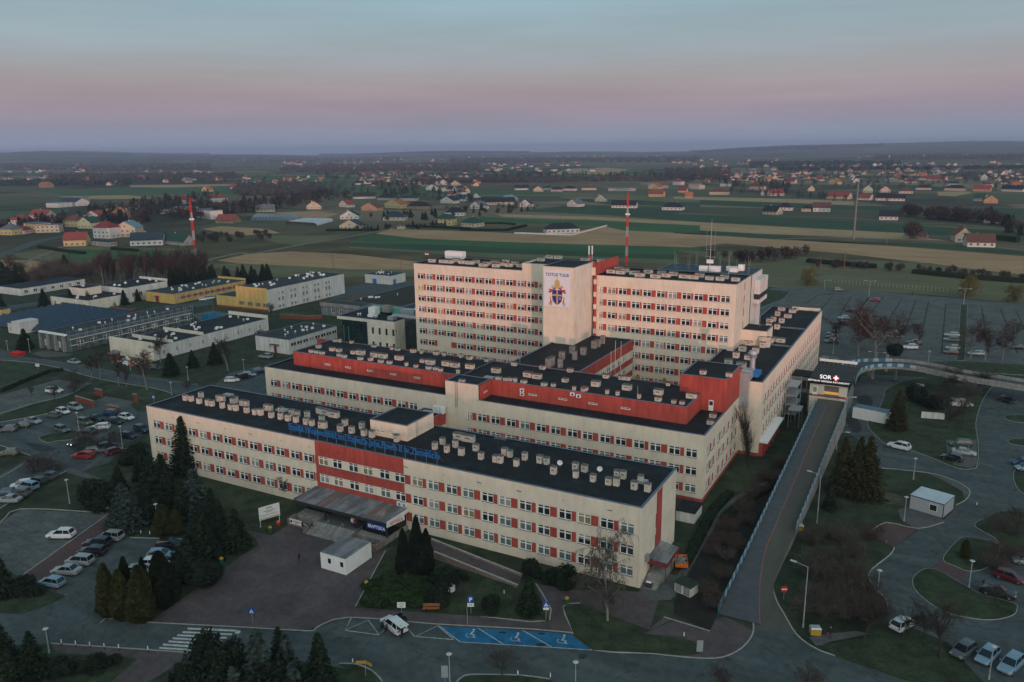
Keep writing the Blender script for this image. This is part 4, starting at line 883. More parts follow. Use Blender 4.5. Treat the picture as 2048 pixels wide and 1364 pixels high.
# upper right car park
surf('car_park', ['T3',(400,1180),(445,1010),(520,900),(560,870),(640,855),(1000,870),(1600,922),(2048,962),(2500,1010),(2500,1500),(2048,1315),(1620,1292),(1450,1305),(850,1295),(830,1400),(300,1500)], asphL, .055)
for q in (['T3',(500,885),(540,872),(680,888),(640,930),(560,960),(430,1010)],['T3',(1130,920),(1150,920),(1090,1000),(1060,1060),(1035,1070),(1080,990)],['T3',(1678,965),(1716,965),(1712,1100),(1700,1290),(1655,1290),(1670,1100)],['T3',(1600,1300),(2048,1322),(2500,1400),(2500,1480),(2048,1375),(1500,1340)],['T3',(800,898),(950,905),(940,910),(805,902)]):
 P_ = poly(q, .14); surf('lawn', None, grassN, .14, .14, pts=P_); kerb(P_, closed=True)
lnm = pm('dark_joint', (.03, .038, .03), .2, .5, 1)
for (x0, y0, x1, y1) in ((860,900,760,960),(935,905,800,1060),(1040,912,950,1060),(1225,920,1100,1080),(1330,935,1210,1130),(1415,940,1360,1090),(1490,945,1450,1130),(1590,960,1565,1250),(1800,975,1840,1250),(1910,985,2010,1250),(2000,1000,2100,1200),(1225,920,1150,916),(1330,935,1490,945),(1590,960,1670,965),(1800,975,1720,970)):
 strip('parking_line', [G('T3', x0, y0), G('T3', x1, y1)], .45, lnm, .065)
# left roads and car parks
surf('road', ['T4',(-500,60),(0,170),(130,215),(250,228),(480,270),(700,312),(900,350),(1160,385),(1240,395),(1560,380),(1600,470),(1300,470),(1060,445),(1000,430),(900,400),(600,350),(350,283),(180,250),(0,236),(-500,160)], asph, .055)
surf('pavement', ['T4',(240,225),(480,262),(700,302),(900,338),(1160,372),(1160,385),(900,350),(700,312),(480,270),(250,235)], paverG, .07)
surf('car_park', ['T4',(1240,395),(1340,310),(1520,270),(1600,290),(1600,480),(1300,470)], asph, .06)
surf('car_park', ['T4',(-300,560),(0,440),(330,350),(540,368),(500,385),(400,440),(200,490),(0,552),(-300,680)], asphL, .06)
surf('road', ['T4',(-400,700),(0,600),(250,555),(440,500),(560,470),(620,455),(760,490),(810,540),(870,530),(880,650),(800,700),(720,730),(640,835),(470,885),(390,885),(230,965),(0,1105),(-300,1300),(-500,1200),'T4',(-100,960),(170,810),(165,790),(0,740),(-400,800)], asph, .06)
surf('path', ['T4',(370,870),(420,865),(600,930),(590,950),(560,940),(380,890)], paverG, .07)
surf('path', ['T4',(470,885),(500,885),(650,770),(720,720),(700,715),(620,770)], paverG, .072)
surf('path', ['T4',(-300,470),(0,395),(270,285),(280,295),(0,410),(-300,490)], paverG, .065)
for q in (['T4',(230,690),(300,665),(430,645),(475,665),(440,695),(330,705),(280,715)],):
 P_ = smooth_closed(poly(q, .14), 3); surf('lawn', None, grassN, .14, .14, pts=P_); kerb(P_, closed=True)
for q in (['T4',(-100,970),(0,925),(170,820),(165,790),(0,735)],['T4',(0,235),(180,250),(350,283),(600,350),(900,400),(1000,430)],['T4',(0,552),(200,490),(400,440),(500,385)],['T4',(0,1105),(230,965),(390,885)],['T4',(0,600),(250,555),(440,500)]): kerb(smooth(poly(q), 3))
surf('car_park', ['T4',(560,470),(620,445),(790,480),(700,540),(640,520)], asphL, .075)
surf('path', ['D1',(420,1280),(560,1240),(700,1240),(1000,1290),(900,1310),(600,1330)], paverG, .065)
surf('road', ['D2',(300,620),(700,590),(830,540),(1000,520),(1000,600),(780,640),(560,640),(420,650)], asph, .06)
surf('pavement', ['D2',(700,740),(1000,690),(1400,760),(1050,820),(820,830)], asphL, .06)
surf('road', ['D1',(-600,700),(0,640),(560,560),(640,600),(300,650),(0,740),(-600,860)], asph, .05)
surf('road', ['T2',(-100,870),(100,840),(400,830),(400,880),(100,900),(-100,930)], asph, .05)

b = MB()
for (a, c, d, e) in (((1100,1045),(1385,1058),(1380,1068),(1095,1055)),((1070,1066),(1360,1080),(1355,1090),(1065,1076)),((1040,1084),(1330,1100),(1322,1110),(1035,1094)),((1012,1102),(1300,1120),(1292,1130),(1007,1112)),((990,1120),(1270,1138),(1262,1149),(984,1130)),((955,1138),(1240,1158),(1230,1169),(950,1149)),((935,1158),(1200,1176),(1190,1187),(930,1168)),((920,1178),(1110,1190),(1100,1200),(915,1189))):
 b.face([G('U4', *p, z=.07) for p in (a, c, d, e)][::-1], paintm)
tag(b.build('crosswalk'), kind='structure')
bay = poly(['U5',(812,1038),(1575,1080),(1708,1178),(1475,1162),(1190,1145),(935,1130)], .07)
surf('disabled_parking_bays', None, bluepaint, .07, pts=bay)
for q in (['U5',(812,1036),(937,1132),(1190,1147),(1475,1164),(1710,1180)],['U5',(1040,1050),(1192,1146)],['U5',(1305,1065),(1475,1163)],['U5',(300,992),(262,1064),(400,1004),(462,1088),(560,1012)],['U5',(605,1022),(672,1102),(805,1038),(895,1112),(900,1100)],['U4',(585,1022),(620,990)],['U5',(270,1065),(460,1090)],['U5',(675,1100),(900,1118)]):
 strip('parking_line', poly(q), .12, paintm, .078)
def wheelchair(x, y):
 g = G('U5', x, y); b = MB(); z = .082; P = [(g.x+.55*math.cos(a)-.1, g.y+.55*math.sin(a)-.1, z) for a in [R(v) for v in range(150, 421, 18)]]
 Q = [(p[0]*.86+(g.x-.1)*.14, p[1]*.86+(g.y-.1)*.14, z) for p in P]
 for i in range(len(P)-1): b.face([Q[i], P[i], P[i+1], Q[i+1]], paintm)
 b.face([(g.x-.2, g.y, z), (g.x, g.y, z), (g.x, g.y+.95, z), (g.x-.2, g.y+.95, z)], paintm); b.face([(g.x, g.y+.1, z), (g.x+.6, g.y+.1, z), (g.x+.6, g.y+.25, z), (g.x, g.y+.25, z)], paintm)
 b.face([(g.x+.5, g.y-.4, z), (g.x+.9, g.y-.4, z), (g.x+.9, g.y-.25, z), (g.x+.5, g.y-.25, z)], paintm); b.face([(g.x+.45, g.y-.4, z), (g.x+.6, g.y-.4, z), (g.x+.6, g.y+.25, z), (g.x+.45, g.y+.25, z)], paintm)
 b.face([(g.x-.25+.2*math.cos(a), g.y+1.15+.2*math.sin(a), z) for a in [k*.785 for k in range(8)]], paintm)
 tag(b.build('wheelchair_symbol'), kind='structure')
for x, y in ((1000,1090),(1262,1112),(1535,1125)): wheelchair(x, y)
b = MB()
for x, y, r in ((1652,1215,.5),): g = G('U5', x, y, .075); b.face([(g.x+r*math.cos(k*.5236), g.y+r*math.sin(k*.5236), .075) for k in range(12)], darkm)
g = G('U6', 318, 1230, .08); b.face([(g.x-.4, g.y-.3, .08), (g.x+.4, g.y-.3, .08), (g.x+.4, g.y+.3, .08), (g.x-.4, g.y+.3, .08)], darkm); tag(b.build('manhole_cover'), kind='structure')
# damp and tar patches on the asphalt
tar = pm('tar_patch', (.022, .027, .03), .3, 1, .7)
for q in (['U3',(1075,450),(1130,440),(1165,470),(1150,520),(1100,500),(1075,480)],['U3',(1005,575),(1070,580),(1100,640),(1060,660),(1020,620)],['U5',(1380,1140),(1430,1135),(1435,1152),(1395,1155)],['U5',(1160,1070),(1200,1068),(1205,1078),(1170,1078)],['T4',(150,715),(300,740),(320,760),(230,770)],['U5',(1395,1075),(1435,1076),(1425,1085),(1400,1084)]): surf('tar_patch', None, tar, .09, pts=smooth_closed(poly(q, .081 if q[0] != 'U5' else .083), 3))
surf('soil', ['U6',(50,800),(150,610),(262,418),(345,335),(640,172),'U3',(560,1090),'U6',(500,400),(400,625),(300,865),(238,1000),(212,1062),(0,965),(0,900)], pm('dark_planting_soil', (.010, .012, .009), .3, .6, 1, .3, 5, c2=(.022, .022, .017)), .062)
# ================================================================== ENTRANCES, RAMP, EMERGENCY PAVILION
tin = pm('weathered_roof_sheet', (.13, .15, .17), .3, .35, .7, c2=(.26, .28, .30)); mixin(tin, streaks(.6, (.8, .15, 1), 1.1, .42, .6))
rust = pm('rusty_sheet', (.16, .10, .085), .3, .6, .8, c2=(.22, .15, .13))
black = pm('dark_glazing', (.008, .010, .012), .2, 1, .15, spec=.5)
cano = bthing('entrance_canopy', 43.6, -6, 'long flat canopy of weathered rusty metal sheets over the main entrance steps', 'canopy')
for i in range(38):
 x = 43.7+i*.52; b = MB(); z0 = 3.7+rnd.uniform(0, .015); r = rnd.random(); mm = rust if r < (.12+.5*(8 < i < 20)*.5) else tin
 b.face([(x, -5.7, z0-.12), (x+.5, -5.7, z0-.12), (x+.5, -.02, z0+.25), (x, -.02, z0+.25)], mm);
 b.face([(x+.5, -5.7, z0-.12), (x+.52, -5.7, z0-.08), (x+.52, -.02, z0+.29), (x+.5, -.02, z0+.25)], tin)
 part(b, 'panel', cano)
b = MB(); b.box(43.6, 63.6, -5.75, -5.55, 3.1, 3.56, darkm); b.box(63.42, 63.6, -5.55, -.05, 3.1, 3.75, whitem); b.box(43.6, 43.75, -5.55, -.05, 3.1, 3.75, darkm); b.box(43.75, 63.4, -5.5, -.05, 3.3, 3.5, darkm); part(b, 'fascia', cano)
for x in (44, 50.3, 57, 63.2):
 b = MB(); b.box(x-.12, x+.12, -5.5, -5.26, .0, 3.3, darkm); part(b, 'post', cano)
b = MB(); b.box(44.2, 49.5, -3.2, -.1, 1.0, 3.3, black); b.box(58.0, 63.2, -5.1, -.1, .9, 3.3, black); b.box(49.5, 58.0, -.9, -.1, 1.1, 3.3, black); part(b, 'glazed_lobby', cano)
b = MB(); b.box(60.6, 61.6, -4.1, -3.2, 3.75, 4.4, conc); part(b, 'chimney', cano)
for x in (62.0, 63.0):
 b = MB(); b.box(x-.42, x+.42, -.35, -.02, 4.05, 4.75, whitem); b.tube((x+.1, -.36, 4.4), (x+.1, -.40, 4.4), .26, .26, conc, 10); part(b, 'air_conditioner', cano)
# entrance steps and terrace walls
st = bthing('entrance_steps', 47, -9, 'broad grey concrete steps climbing to the dark doors under the canopy', 'steps')
for k in range(7):
 b = MB(); b.box(49.2, 57.6, -9.2+k*.42, -8.78+k*.42, .05, .22+k*.15, conc); part(b, 'step', st)
b = MB(); b.box(49.2, 57.6, -6.26, -.95, .05, 1.12, paverG); b.box(44.0, 49.1, -5.9, -.3, .05, .98, conc); b.box(57.7, 63.6, -6.6, -.3, .05, .88, conc); part(b, 'landing', st)
stonew = pm('rubble_stone', (.12, .09, .075), .3, 2.2, .95, .4, 5, c2=(.26, .20, .17))
b = MB(); b.box(44.2, 49.1, -8.0, -7.7, 0, 1.25, stonew); b.box(44.2, 44.5, -7.7, -6, 0, 1.25, stonew); b.box(48.8, 49.1, -9.2, -8.0, 0, 1.1, stonew); b.box(57.7, 63.6, -8.9, -8.6, 0, 1.2, stonew); b.box(57.7, 58.0, -8.6, -6.6, 0, 1.2, stonew); b.box(63.3, 63.6, -8.6, -6.6, 0, 1.2, stonew); part(b, 'side_wall', st)
b = MB()
for x in (52, 55): b.tube((x, -9, .9), (x, -6.4, 2.0), .03, .03, galv, 5); b.tube((x, -9, .1), (x, -9, .9), .03, .03, galv, 5); b.tube((x, -6.4, 1.1), (x, -6.4, 2.0), .03, .03, galv, 5)
part(b, 'handrail', st)
def board(name, label, x, y, z0, z1, w, M_, face, txt=(), cat='sign', dirn=0, posts=False, depth=.1):
 """flat sign board centred at x,y facing -y rotated by dirn; txt = (string,size,material,dz)"""
 o = thing(name, (x, y, 0), label, cat, dirn); b = MB(); b.box(-w/2, w/2, -depth/2, depth/2, z0, z1, face); b.build('board', o)
 if posts:
  for s in (-1, 1): p = MB(); p.tube((s*w*.46, .06, 0), (s*w*.46, .06, z0+.2), .05, .05, whitem, 6); p.build('post', o)
 for (s, size, m, dx, z) in txt: textmesh('lettering', s, size, m, o, upright(dx, -depth/2-.005, z), .003, 'CENTER', 1, .01)
 return o
whiteprint = pm('white_lettering', (.75, .76, .76), 0, rough=.6); redprint = pm('red_lettering', (.60, .03, .03), 0, rough=.6); bluebd = pm('blue_sign_board', (.01, .07, .34), 0, rough=.4); whitebd = pm('white_sign_board', (.66, .68, .68), .03, 1, .5); blackp = pm('black_lettering', (.02, .02, .025), 0, rough=.6)
o = board('pharmacy_sign', 'blue APTEKA pharmacy board at the front right corner of the entrance canopy', 61.6, -6.05, 2.25, 3.15, 3.6, None, bluebd, [('APTEKA', .78, whiteprint, .45, 2.42)])
b = MB(); b.tube((-1.3, -.055, 2.7), (-1.3, -.065, 2.7), .3, .3, whiteprint, 14); b.box(-1.36, -1.24, -.072, -.066, 2.52, 2.88, bluebd); b.box(-1.75, -1.05, -.06, -.052, 2.3, 2.36, redprint); b.build('emblem', o)
board('pharmacy_sign', 'white APTEKA pharmacy board with red letters round the canopy corner', 64.0, -4.0, 2.9, 3.75, 3.8, None, whitebd, [('APTEKA', .78, redprint, .1, 3.05)], dirn=R(78))
o = board('banner', 'white banner with dark print on the stone wall left of the entrance steps', 46.2, -8.12, .55, 1.45, 2.6, None, whitebd, [('INFORMACJA', .26, blackp, .3, 1.05), ('PUNKT', .22, blackp, .2, .72)]); b = MB(); b.tube((-.95, -.055, 1.0), (-.95, -.06, 1.0), .26, .26, blackp, 10); b.build('emblem', o)
board('notice_board', 'dark notice board with pale writing beside the white banner by the steps', 48.3, -8.14, .6, 1.3, 1.6, None, blackp, [('WEJŚCIE', .2, whiteprint, 0, 1.0), ('- - - -', .2, whiteprint, 0, .72)])
o = board('banner', 'white banner with small print on the stone wall right of the entrance steps', 60.0, -9.0, .5, 1.35, 2.9, None, whitebd, [('REJESTRACJA', .26, blackp, .3, .9), ('→', .3, blackp, .9, .6)]); b = MB(); b.tube((-1.15, -.055, .95), (-1.15, -.06, .95), .22, .22, bluebd, 10); b.build('emblem', o)
g = G('U4', 1535, 458); g2 = G('U4', 1630, 430)
o = board('billboard', 'big white information board on posts on the lawn left of the canopy', (g.x+g2.x)/2, (g.y+g2.y)/2, 1.3, 3.6, 3.6, None, whitebd, [('PROJEKT', .3, blackp, 0, 3.1), ('Dofinansowany ze środków', .17, blackp, 0, 2.7), ('Unii Europejskiej', .17, blackp, 0, 2.45)], dirn=math.atan2(g2.y-g.y, g2.x-g.x), posts=True)
b = MB(); b.box(-1.7, 1.7, -.06, -.052, 1.4, 1.55, yelm); b.box(-1.7, 1.7, -.06, -.052, 1.9, 1.94, blackp); b.box(-1.7, 1.2, -.06, -.052, 2.1, 2.14, blackp); b.build('stripe', o)
# side door porch at the right end of the front wing
po = bthing('door_porch', 104.2, 2.5, 'small porch with ribbed metal roof and dark red frame at the front wing end', 'porch')
y0 = 2.9
for k in range(10):
 b = MB(); b.face([(104.15, y0+k*.6, 3.55), (107.0, y0+k*.6, 3.1), (107.0, y0+k*.6+.5, 3.1), (104.15, y0+k*.6+.5, 3.55)], tin); b.face([(104.15, y0+k*.6+.5, 3.55), (107.0, y0+k*.6+.5, 3.1), (107.0, y0+k*.6+.6, 3.02), (104.15, y0+k*.6+.6, 3.47)], darkm); part(b, 'panel', po)
mar = pm('maroon_frame', (.16, .03, .03), .1, 2, .6)
b = MB(); b.box(104.15, 107.05, y0-.06, y0-.01, 2.6, 3.3, mar); b.box(107.0, 107.08, y0-.06, y0+6.06, 2.55, 3.05, mar)
for x, y in ((104.5, y0), (106.9, y0), (106.9, y0+3), (106.9, y0+6)): b.box(x-.05, x+.05, y-.05, y+.05, 0, 3.0, mar)
part(b, 'frame', po)
for k in range(7):
 b = MB(); b.box(104.4, 106.4, .3+k*.4, .7+k*.4, .02, .18+k*.17, conc); part(b, 'step', po)
b = MB(); b.box(104.15, 106.6, 3.1, 9, .02, 1.2, conc); b.box(104.11, 104.2, 4.4, 5.6, 1.2, 3.2, black); part(b, 'landing', po)
b = MB(); b.box(104.11, 104.6, 1.7, 2.5, 3.4, 4.5, conc); part(b, 'air_conditioner', po)
# little shed with pale walls behind porch + cabinets
def shed(name, label, t, bl, br, w, d, h, wall_m, roof_m, cat='shed', over=.15, doors=0):
 g0, g1 = G(t, *bl), G(t, *br); rz = math.atan2(g1.y-g0.y, g1.x-g0.x); o = thing(name, g0, label, cat, rz)
 w = w or (g1-g0).length; b = MB(); b.box(0, w, 0, d, 0, h, wall_m); b.build('body', o); b = MB(); b.box(-over, w+over, -over, d+over, h, h+.12, roof_m); b.build('roof', o)
 for k in range(doors):
  b = MB(); b.box(w*(k+.12)/doors, w*(k+.88)/doors, -.03, -.002, .15, h-.12, conc); b.build('door', o)
 return o
shed('garbage_shelter', 'low pale shelter with dark sloping roof tucked behind the end of the front wing', 'V6', (915, 640), (985, 655), 3.2, 4.5, 1.9, whitew, roofm, 'shelter')
shed('utility_cabinet', 'pale utility hut with mossy green roof standing alone right of the footpath', 'V6', (905, 1285), (1030, 1340), 2.6, 2.0, 1.5, whitew, pm('mossy_roof', (.02, .035, .025), .3, 1, .8), 'hut', doors=2)
# orange market style trailer and rubbish bag
g = G('V6', 870, 1125); tr = thing('orange_trailer', g+Vector((.3, 1.2, 0)), 'orange and cream trailer full of rubble parked by the side door steps', 'trailer', R(20))
b = MB();
for q in ((0, 1.9, 0, .06), (0, 1.9, 2.9, 2.96)): b.box(q[0], q[1], q[2], q[3], .55, 1.15, orangem)
b.box(0, .06, .06, 2.9, .55, 1.15, orangem); b.box(1.84, 1.9, .06, 2.9, .55, 1.15, orangem); b.box(.06, 1.84, .06, 2.9, .5, .6, darkm); b.build('box', tr)
b = MB()
for i in range(60):
 x, y = rnd.uniform(.2, 1.7), rnd.uniform(.2, 2.7); s = rnd.uniform(.1, .25); b.box(x-s, x+s, y-s, y+s, .6, .95+rnd.uniform(-.1, .15), conc, taper=s*.4)
o = b.build('rubble', tr); o['kind'] = 'stuff'
for s in (-.12, 1.9): b = MB(); b.tube((s, 1.5, .32), (s+.14, 1.5, .32), .32, .32, darkm, 12); b.build('wheel', tr)
b = MB(); b.tube((.95, 0, .5), (.95, -1.3, .35), .05, .05, darkm, 6); b.tube((.95, -1.3, .35), (.95, -1.3, 0), .04, .04, darkm, 6); b.build('drawbar', tr)
g = G('V6', 668, 1250); bg = thing('rubbish_sack', g, 'dark full rubbish sack with white rag beside the corner of the front wing', 'sack')
b = MB(); b.box(-.6, .6, -.5, .5, 0, .9, darkm, taper=.18); b.build('bag', bg); b = MB(); b.box(-.35, .45, -.3, .1, .9, 1.02, whitem, taper=.05); b.build('rag', bg)
# red and white site containers
def container(name, label, g0, rz, w, d, h, wins, seams=0, frame=whitem, roof=None, panel=None, door=None):
 o = thing(name, g0, label, 'container', rz); roof = roof or tin; panel = panel or whitem
 b = MB(); b.box(.04, w-.04, .04, d-.04, .12, h-.05, panel); b.build('body', o)
 b = MB()
 for x in (0, w-.12):
  for y in (0, d-.12): b.box(x, x+.12, y, y+.12, 0, h, frame)
 for z in (0.0, h-.16):
  b.box(.12, w-.12, 0, .1, z, z+.16, frame); b.box(.12, w-.12, d-.1, d, z, z+.16, frame); b.box(0, .1, .12, d-.12, z, z+.16, frame); b.box(w-.1, w, .12, d-.12, z, z+.16, frame)
 b.build('frame', o)
 n = max(2, seams)
 for k in range(n):
  b = MB(); b.box(w*k/n+.02, w*(k+1)/n-.02, .02, d-.02, h-.02, h+.05+.02*(k % 2), roof); b.build('roof_panel', o)
 for (x, z, ww, hh) in wins:
  b = MB(); b.box(x, x+ww, -.01, .03, z, z+hh, frame_m); f = b.build('window', o); b = MB(); b.box(x+.08, x+ww-.08, -.03, -.012, z+.08, z+hh-.08, PM[0]); b.build('pane', f)
 for (x, ww) in (door or []):
  b = MB(); b.box(x, x+ww, -.012, .02, .15, 2.15, frame_m); b.build('door', o)
 return o
container('white_container', 'white site container with two small windows standing alone on the plaza', Vector((59.2, -16.6, .09)), 0, 4.85, 6.1, 2.6, [(1.4, 1.1, .7, .95), (3.75, 1.1, .75, .95)], 4, door=[(.35, .8), (2.7, .85)])
dk = pm('anthracite_frame', (.035, .045, .055), .05, 1, .5); gp = pm('grey_panel', (.34, .36, .38), .05, 1, .6)
g0, g1 = G('U6', 1372, 350), G('U6', 1572, 410)
container('grey_container', 'grey office container with dark corner frame beside the right hand road', g0, math.atan2(g1.y-g0.y, g1.x-g0.x), (g1-g0).length, 5.0, 2.65, [(3.3, .9, 1.25, 1.2)], 3, dk, pm('pale_metal_roof', (.42, .50, .56), .1, .5, .6), gp)
# ------------------------------------------------ ramp up to the emergency department
def zr(Y):   # ramp height by distance along it
 t = (Y-4)/(86-4); return 5.2*min(1, max(0, t))
def onramp(t, x, y, extra=0):
 z = 0
 for _ in range(40):
  g = G(t, x, y, z+extra); z += (zr(g.y)-z)*.6
 g = G(t, x, y, z+extra); return Vector((g.x, g.y, z))
# parapet foot lines read from the photograph (top edge of the parapet, 1.15 m above the deck)
Lp = [onramp('U6', x, y, 1.1) for x, y in ((242, 985), (300, 860), (400, 620), (500, 395))]+[onramp('U3', x, y, 1.1) for x, y in ((540, 1060), (600, 935), (700, 740), (815, 520))]
Rp = [onramp('U6', x, y, 1.1) for x, y in ((735, 440), (760, 330))]+[onramp('U3', x, y, 1.1) for x, y in ((800, 965), (870, 790), (940, 640), (1000, 500), (1030, 440))]
Lp = [p for p in Lp];
ramp_m = MATS['ramp_asphalt']
# deck: ruled surface between the two lines; the lines are straight in the world, so fit them
def fit(P):
 n = len(P); my = sum(p.y for p in P)/n; mx = sum(p.x for p in P)/n
 k = sum((p.y-my)*(p.x-mx) for p in P)/sum((p.y-my)**2 for p in P); return lambda y: mx+k*(y-my)
fl, fr = fit(Lp), fit(Rp)
yb, yt = -1.5, 88.0; yrb = max(Rp[0].y-1, 20)
0 and print('ramp', [tuple(round(v, 1) for v in p) for p in Lp], [tuple(round(v, 1) for v in p) for p in Rp])
rp_ = thing('ramp', (0, 0, 0), 'long straight ramp with striped parapets climbing to the emergency entrance', 'ramp'); ABS.add(rp_.name)
b = MB(); m_ = 30
KR = [(fr(yrb).real, yrb)]+[(p.x, p.y) for p in [onramp('U6', x, y, .1) for x, y in ((690, 530), (658, 600), (622, 680), (592, 750), (582, 810), (584, 850))] if p.y < yrb-.5]
def fre(y):
 if y >= yrb: return fr(y)
 for (xa, ya), (xc, yc) in zip(KR, KR[1:]):
  if yc <= y <= ya: return xa+(xc-xa)*(y-ya)/(yc-ya)
 return KR[-1][0]
for i in range(m_):
 ya, yc = yb+(yt-yb)*i/m_, yb+(yt-yb)*(i+1)/m_
 za, zc = zr(ya)+.09, zr(yc)+.09
 b.face([(fl(ya), ya, za), (fre(ya), ya, za), (fre(yc), yc, zc), (fl(yc), yc, zc)], ramp_m)
 b.face([(fl(yc), yc, -.1), (fl(ya), ya, -.1), (fl(ya), ya, za), (fl(yc), yc, zc)], conc); b.face([(fre(ya), ya, -.1), (fre(yc), yc, -.1), (fre(yc), yc, zc), (fre(ya), ya, za)], conc)
b.build('deck', rp_)
walkm = pm('ramp_footway', (.058, .070, .080), .15, .8, .9, c2=(.08, .093, .104)); rkm = pm('red_kerb', (.20, .10, .09), .15, 1, .9)
b = MB()
for i in range(m_):   # footway and red kerb on the left
 ya, yc = yb+(yt-4-yb)*i/m_, yb+(yt-4-yb)*(i+1)/m_; w0, w1 = [2.3+max(0, 20-y)**1.6*.024 for y in (ya, yc)]
 b.face([(fl(ya)+.1, ya, zr(ya)+.2), (fl(ya)+w0, ya, zr(ya)+.2), (fl(yc)+w1, yc, zr(yc)+.2), (fl(yc)+.1, yc, zr(yc)+.2)], walkm)
 b.face([(fl(ya)+w0, ya, zr(ya)+.2), (fl(ya)+w0+.2, ya, zr(ya)+.2), (fl(yc)+w1+.2, yc, zr(yc)+.2), (fl(yc)+w1, yc, zr(yc)+.2)], rkm); b.face([(fl(ya)+w0+.2, ya, zr(ya)+.09), (fl(yc)+w1+.2, yc, zr(yc)+.09), (fl(yc)+w1+.2, yc, zr(yc)+.2), (fl(ya)+w0+.2, ya, zr(ya)+.2)], rkm)
b.build('footway', rp_)
pw_, pb_ = pm('white_parapet_paint', (.30, .38, .43), .2, 1.5, .7), pm('blue_parapet_paint', (.04, .14, .23), .2, 1.5, .7)
def parapet(root, path, h=1.1, seg=1.15, th=.09, plain=999):
 """striped parapet: separate panels along a 3D polyline"""
 P = [Vector(p) for p in path]; acc = 0; k = 0
 for a, c in zip(P, P[1:]):
  Ln = (c-a).length; n = max(1, round(Ln/seg)); d = (c-a).normalized(); q = Vector((-d.y, d.x, 0)).normalized()*th/2
  for i in range(n):
   s0 = a+d*(Ln*i/n+.02); s1 = a+d*(Ln*(i+1)/n-.02); b = MB(); m = (pw_ if k % 2 else pb_) if s0.x < plain else conc; k += 1; u = Vector((0, 0, h)); v0 = Vector((0, 0, .05))
   A_ = [s0-q+v0, s1-q+v0, s1+q+v0, s0+q+v0, s0-q+u, s1-q+u, s1+q+u, s0+q+u]; j = len(b.v); b.v += [tuple(p) for p in A_]; kk = b.mi(m)
   for f in ((4, 5, 6, 7), (0, 1, 5, 4), (1, 2, 6, 5), (2, 3, 7, 6), (3, 0, 4, 7)): b.f.append(f); b.m.append(kk)
   b.build('panel', root)
parapet(rp_, [(fl(y), y, zr(y)+.09) for y in (-1.2, 20, 45, 66, 83.5)])
parapet(rp_, [(fr(y), y, zr(y)+.09) for y in (yrb, 45, 66, 87.5)])
b = MB()
for i in range(44):
 y = yrb+(87-yrb)*i/43; b.tube((fr(y)+.12, y, zr(y)), (fr(y)+.12, y, zr(y)+1.35), .035, .035, galv, 4)
b.build('railing_post', rp_)['kind'] = 'stuff'
# emergency pavilion
ep = bthing('emergency_pavilion', 113.3, 90.5, 'flat black roofed emergency pavilion with lit SOR letters above a vehicle door', 'building')
x0, x1, y0, y1 = 113.3, 121.4, 90, 106; ZB = 5.25
op = [(3.1, 6.3, ZB, 8.1)]
wall(ep, 'wall', x0, y0, S_, x1-x0, 0, 8.6, creamL, op, [(0, 8.1, 5.2, 5.75, redw)], .5)
wall(ep, 'wall', x1, y0, E_, 16, 0, 8.6, greyw, [(2, 14, 5.8, 8.1)]); wall(ep, 'wall', x1, y1, N_, 8.1, 0, 8.6, creamL, [(2.2, 6.2, ZB, 8.2)]); wall(ep, 'wall', x0, y1, W_, 16, 0, 8.6, creamL)
windows(ep, x1, y0, E_, [(2+1.5*k, 3.45+1.5*k, 5.8, 8.1) for k in range(8)], 'dark', .9, sill=False)
b = MB(); b.face([(x0, y0, ZB), (x1, y0, ZB), (x1, y1, ZB), (x0, y1, ZB)], conc); part(b, 'floor', ep)
dm_ = pm('roller_door_steel', (.17, .17, .16), .1, 1, .5)
for k in range(9):
 b = MB(); b.box(x0+3.12, x0+6.28, y0+.3, y0+.36, ZB+.02+k*.315, ZB+.31+k*.315, dm_ if k not in (2, 3) else pm('lit_door_window', (.3, .16, .04), 0, rough=.3, em=((1, .42, .08), .55))); part(b, 'door_slat', ep)
b = MB(); b.box(x0+2.6, x0+6.9, y0-.5, y0-.02, 8.1, 8.7, creamL); part(b, 'door_canopy', ep)
b = MB(); b.box(x0+.6, x0+1.7, y0-.06, y0-.01, 5.6, 7.6, frame_m); f = part(b, 'door', ep); b = MB(); b.box(x0+.75, x0+1.55, y0-.08, y0-.062, 6.2, 7.4, PM[2]); b.build('pane', f)
b = MB(); z = 8.75
for k in range(16): b.box(x0-.5, x1+.5, y0-.5+1.06*k, y0-.5+1.06*k+1.02, z, z+.12+.03*(k % 2), pm('black_roof_sheet', (.012, .014, .016), .1, 1, .5))
b.box(x0-.5, x1+.5, y0-.6, y0-.5, 8.3, 9.6, MATS['black_roof_sheet']); part(b, 'roof', ep)
glow = pm('lit_white_letters', (.8, .8, .8), 0, em=((1, .97, .97), .75)); glr = pm('lit_red_cross', (.6, .02, .02), 0, em=((1, .12, .1), .9))
es = thing('emergency_sign', (x0+4, y0-.66, 0), 'glowing white SOR letters with red edged cross on the emergency pavilion roof edge', 'sign')
textmesh('lettering', 'SOR', 1.25, glow, es, upright(-.7, 0, 9.75), .04, 'CENTER', 1.05, .008); textmesh('lettering', 'SZPITALNY ODDZIAŁ RATUNKOWY', .52, glow, es, upright(0, 0, 8.95), .03, 'CENTER', 1.05, 0)
b = MB(); cx_, cz_ = 1.55, 10.2
for (a, c, m, yy) in ((.62, .24, glr, 0), (.5, .13, glow, -.05)): b.box(cx_-a, cx_+a, yy-.06, yy, cz_-c, cz_+c, m); b.box(cx_-c, cx_+c, yy-.061, yy-.001, cz_-a, cz_-c, m); b.box(cx_-c, cx_+c, yy-.061, yy-.001, cz_+c, cz_+a, m)
b.build('cross', es)
b = MB()
for x in (-2.2, 0, 2.2): b.tube((x, .1, 8.8), (x, .1, 10.8), .03, .03, darkm, 4)
b.build('frame', es)
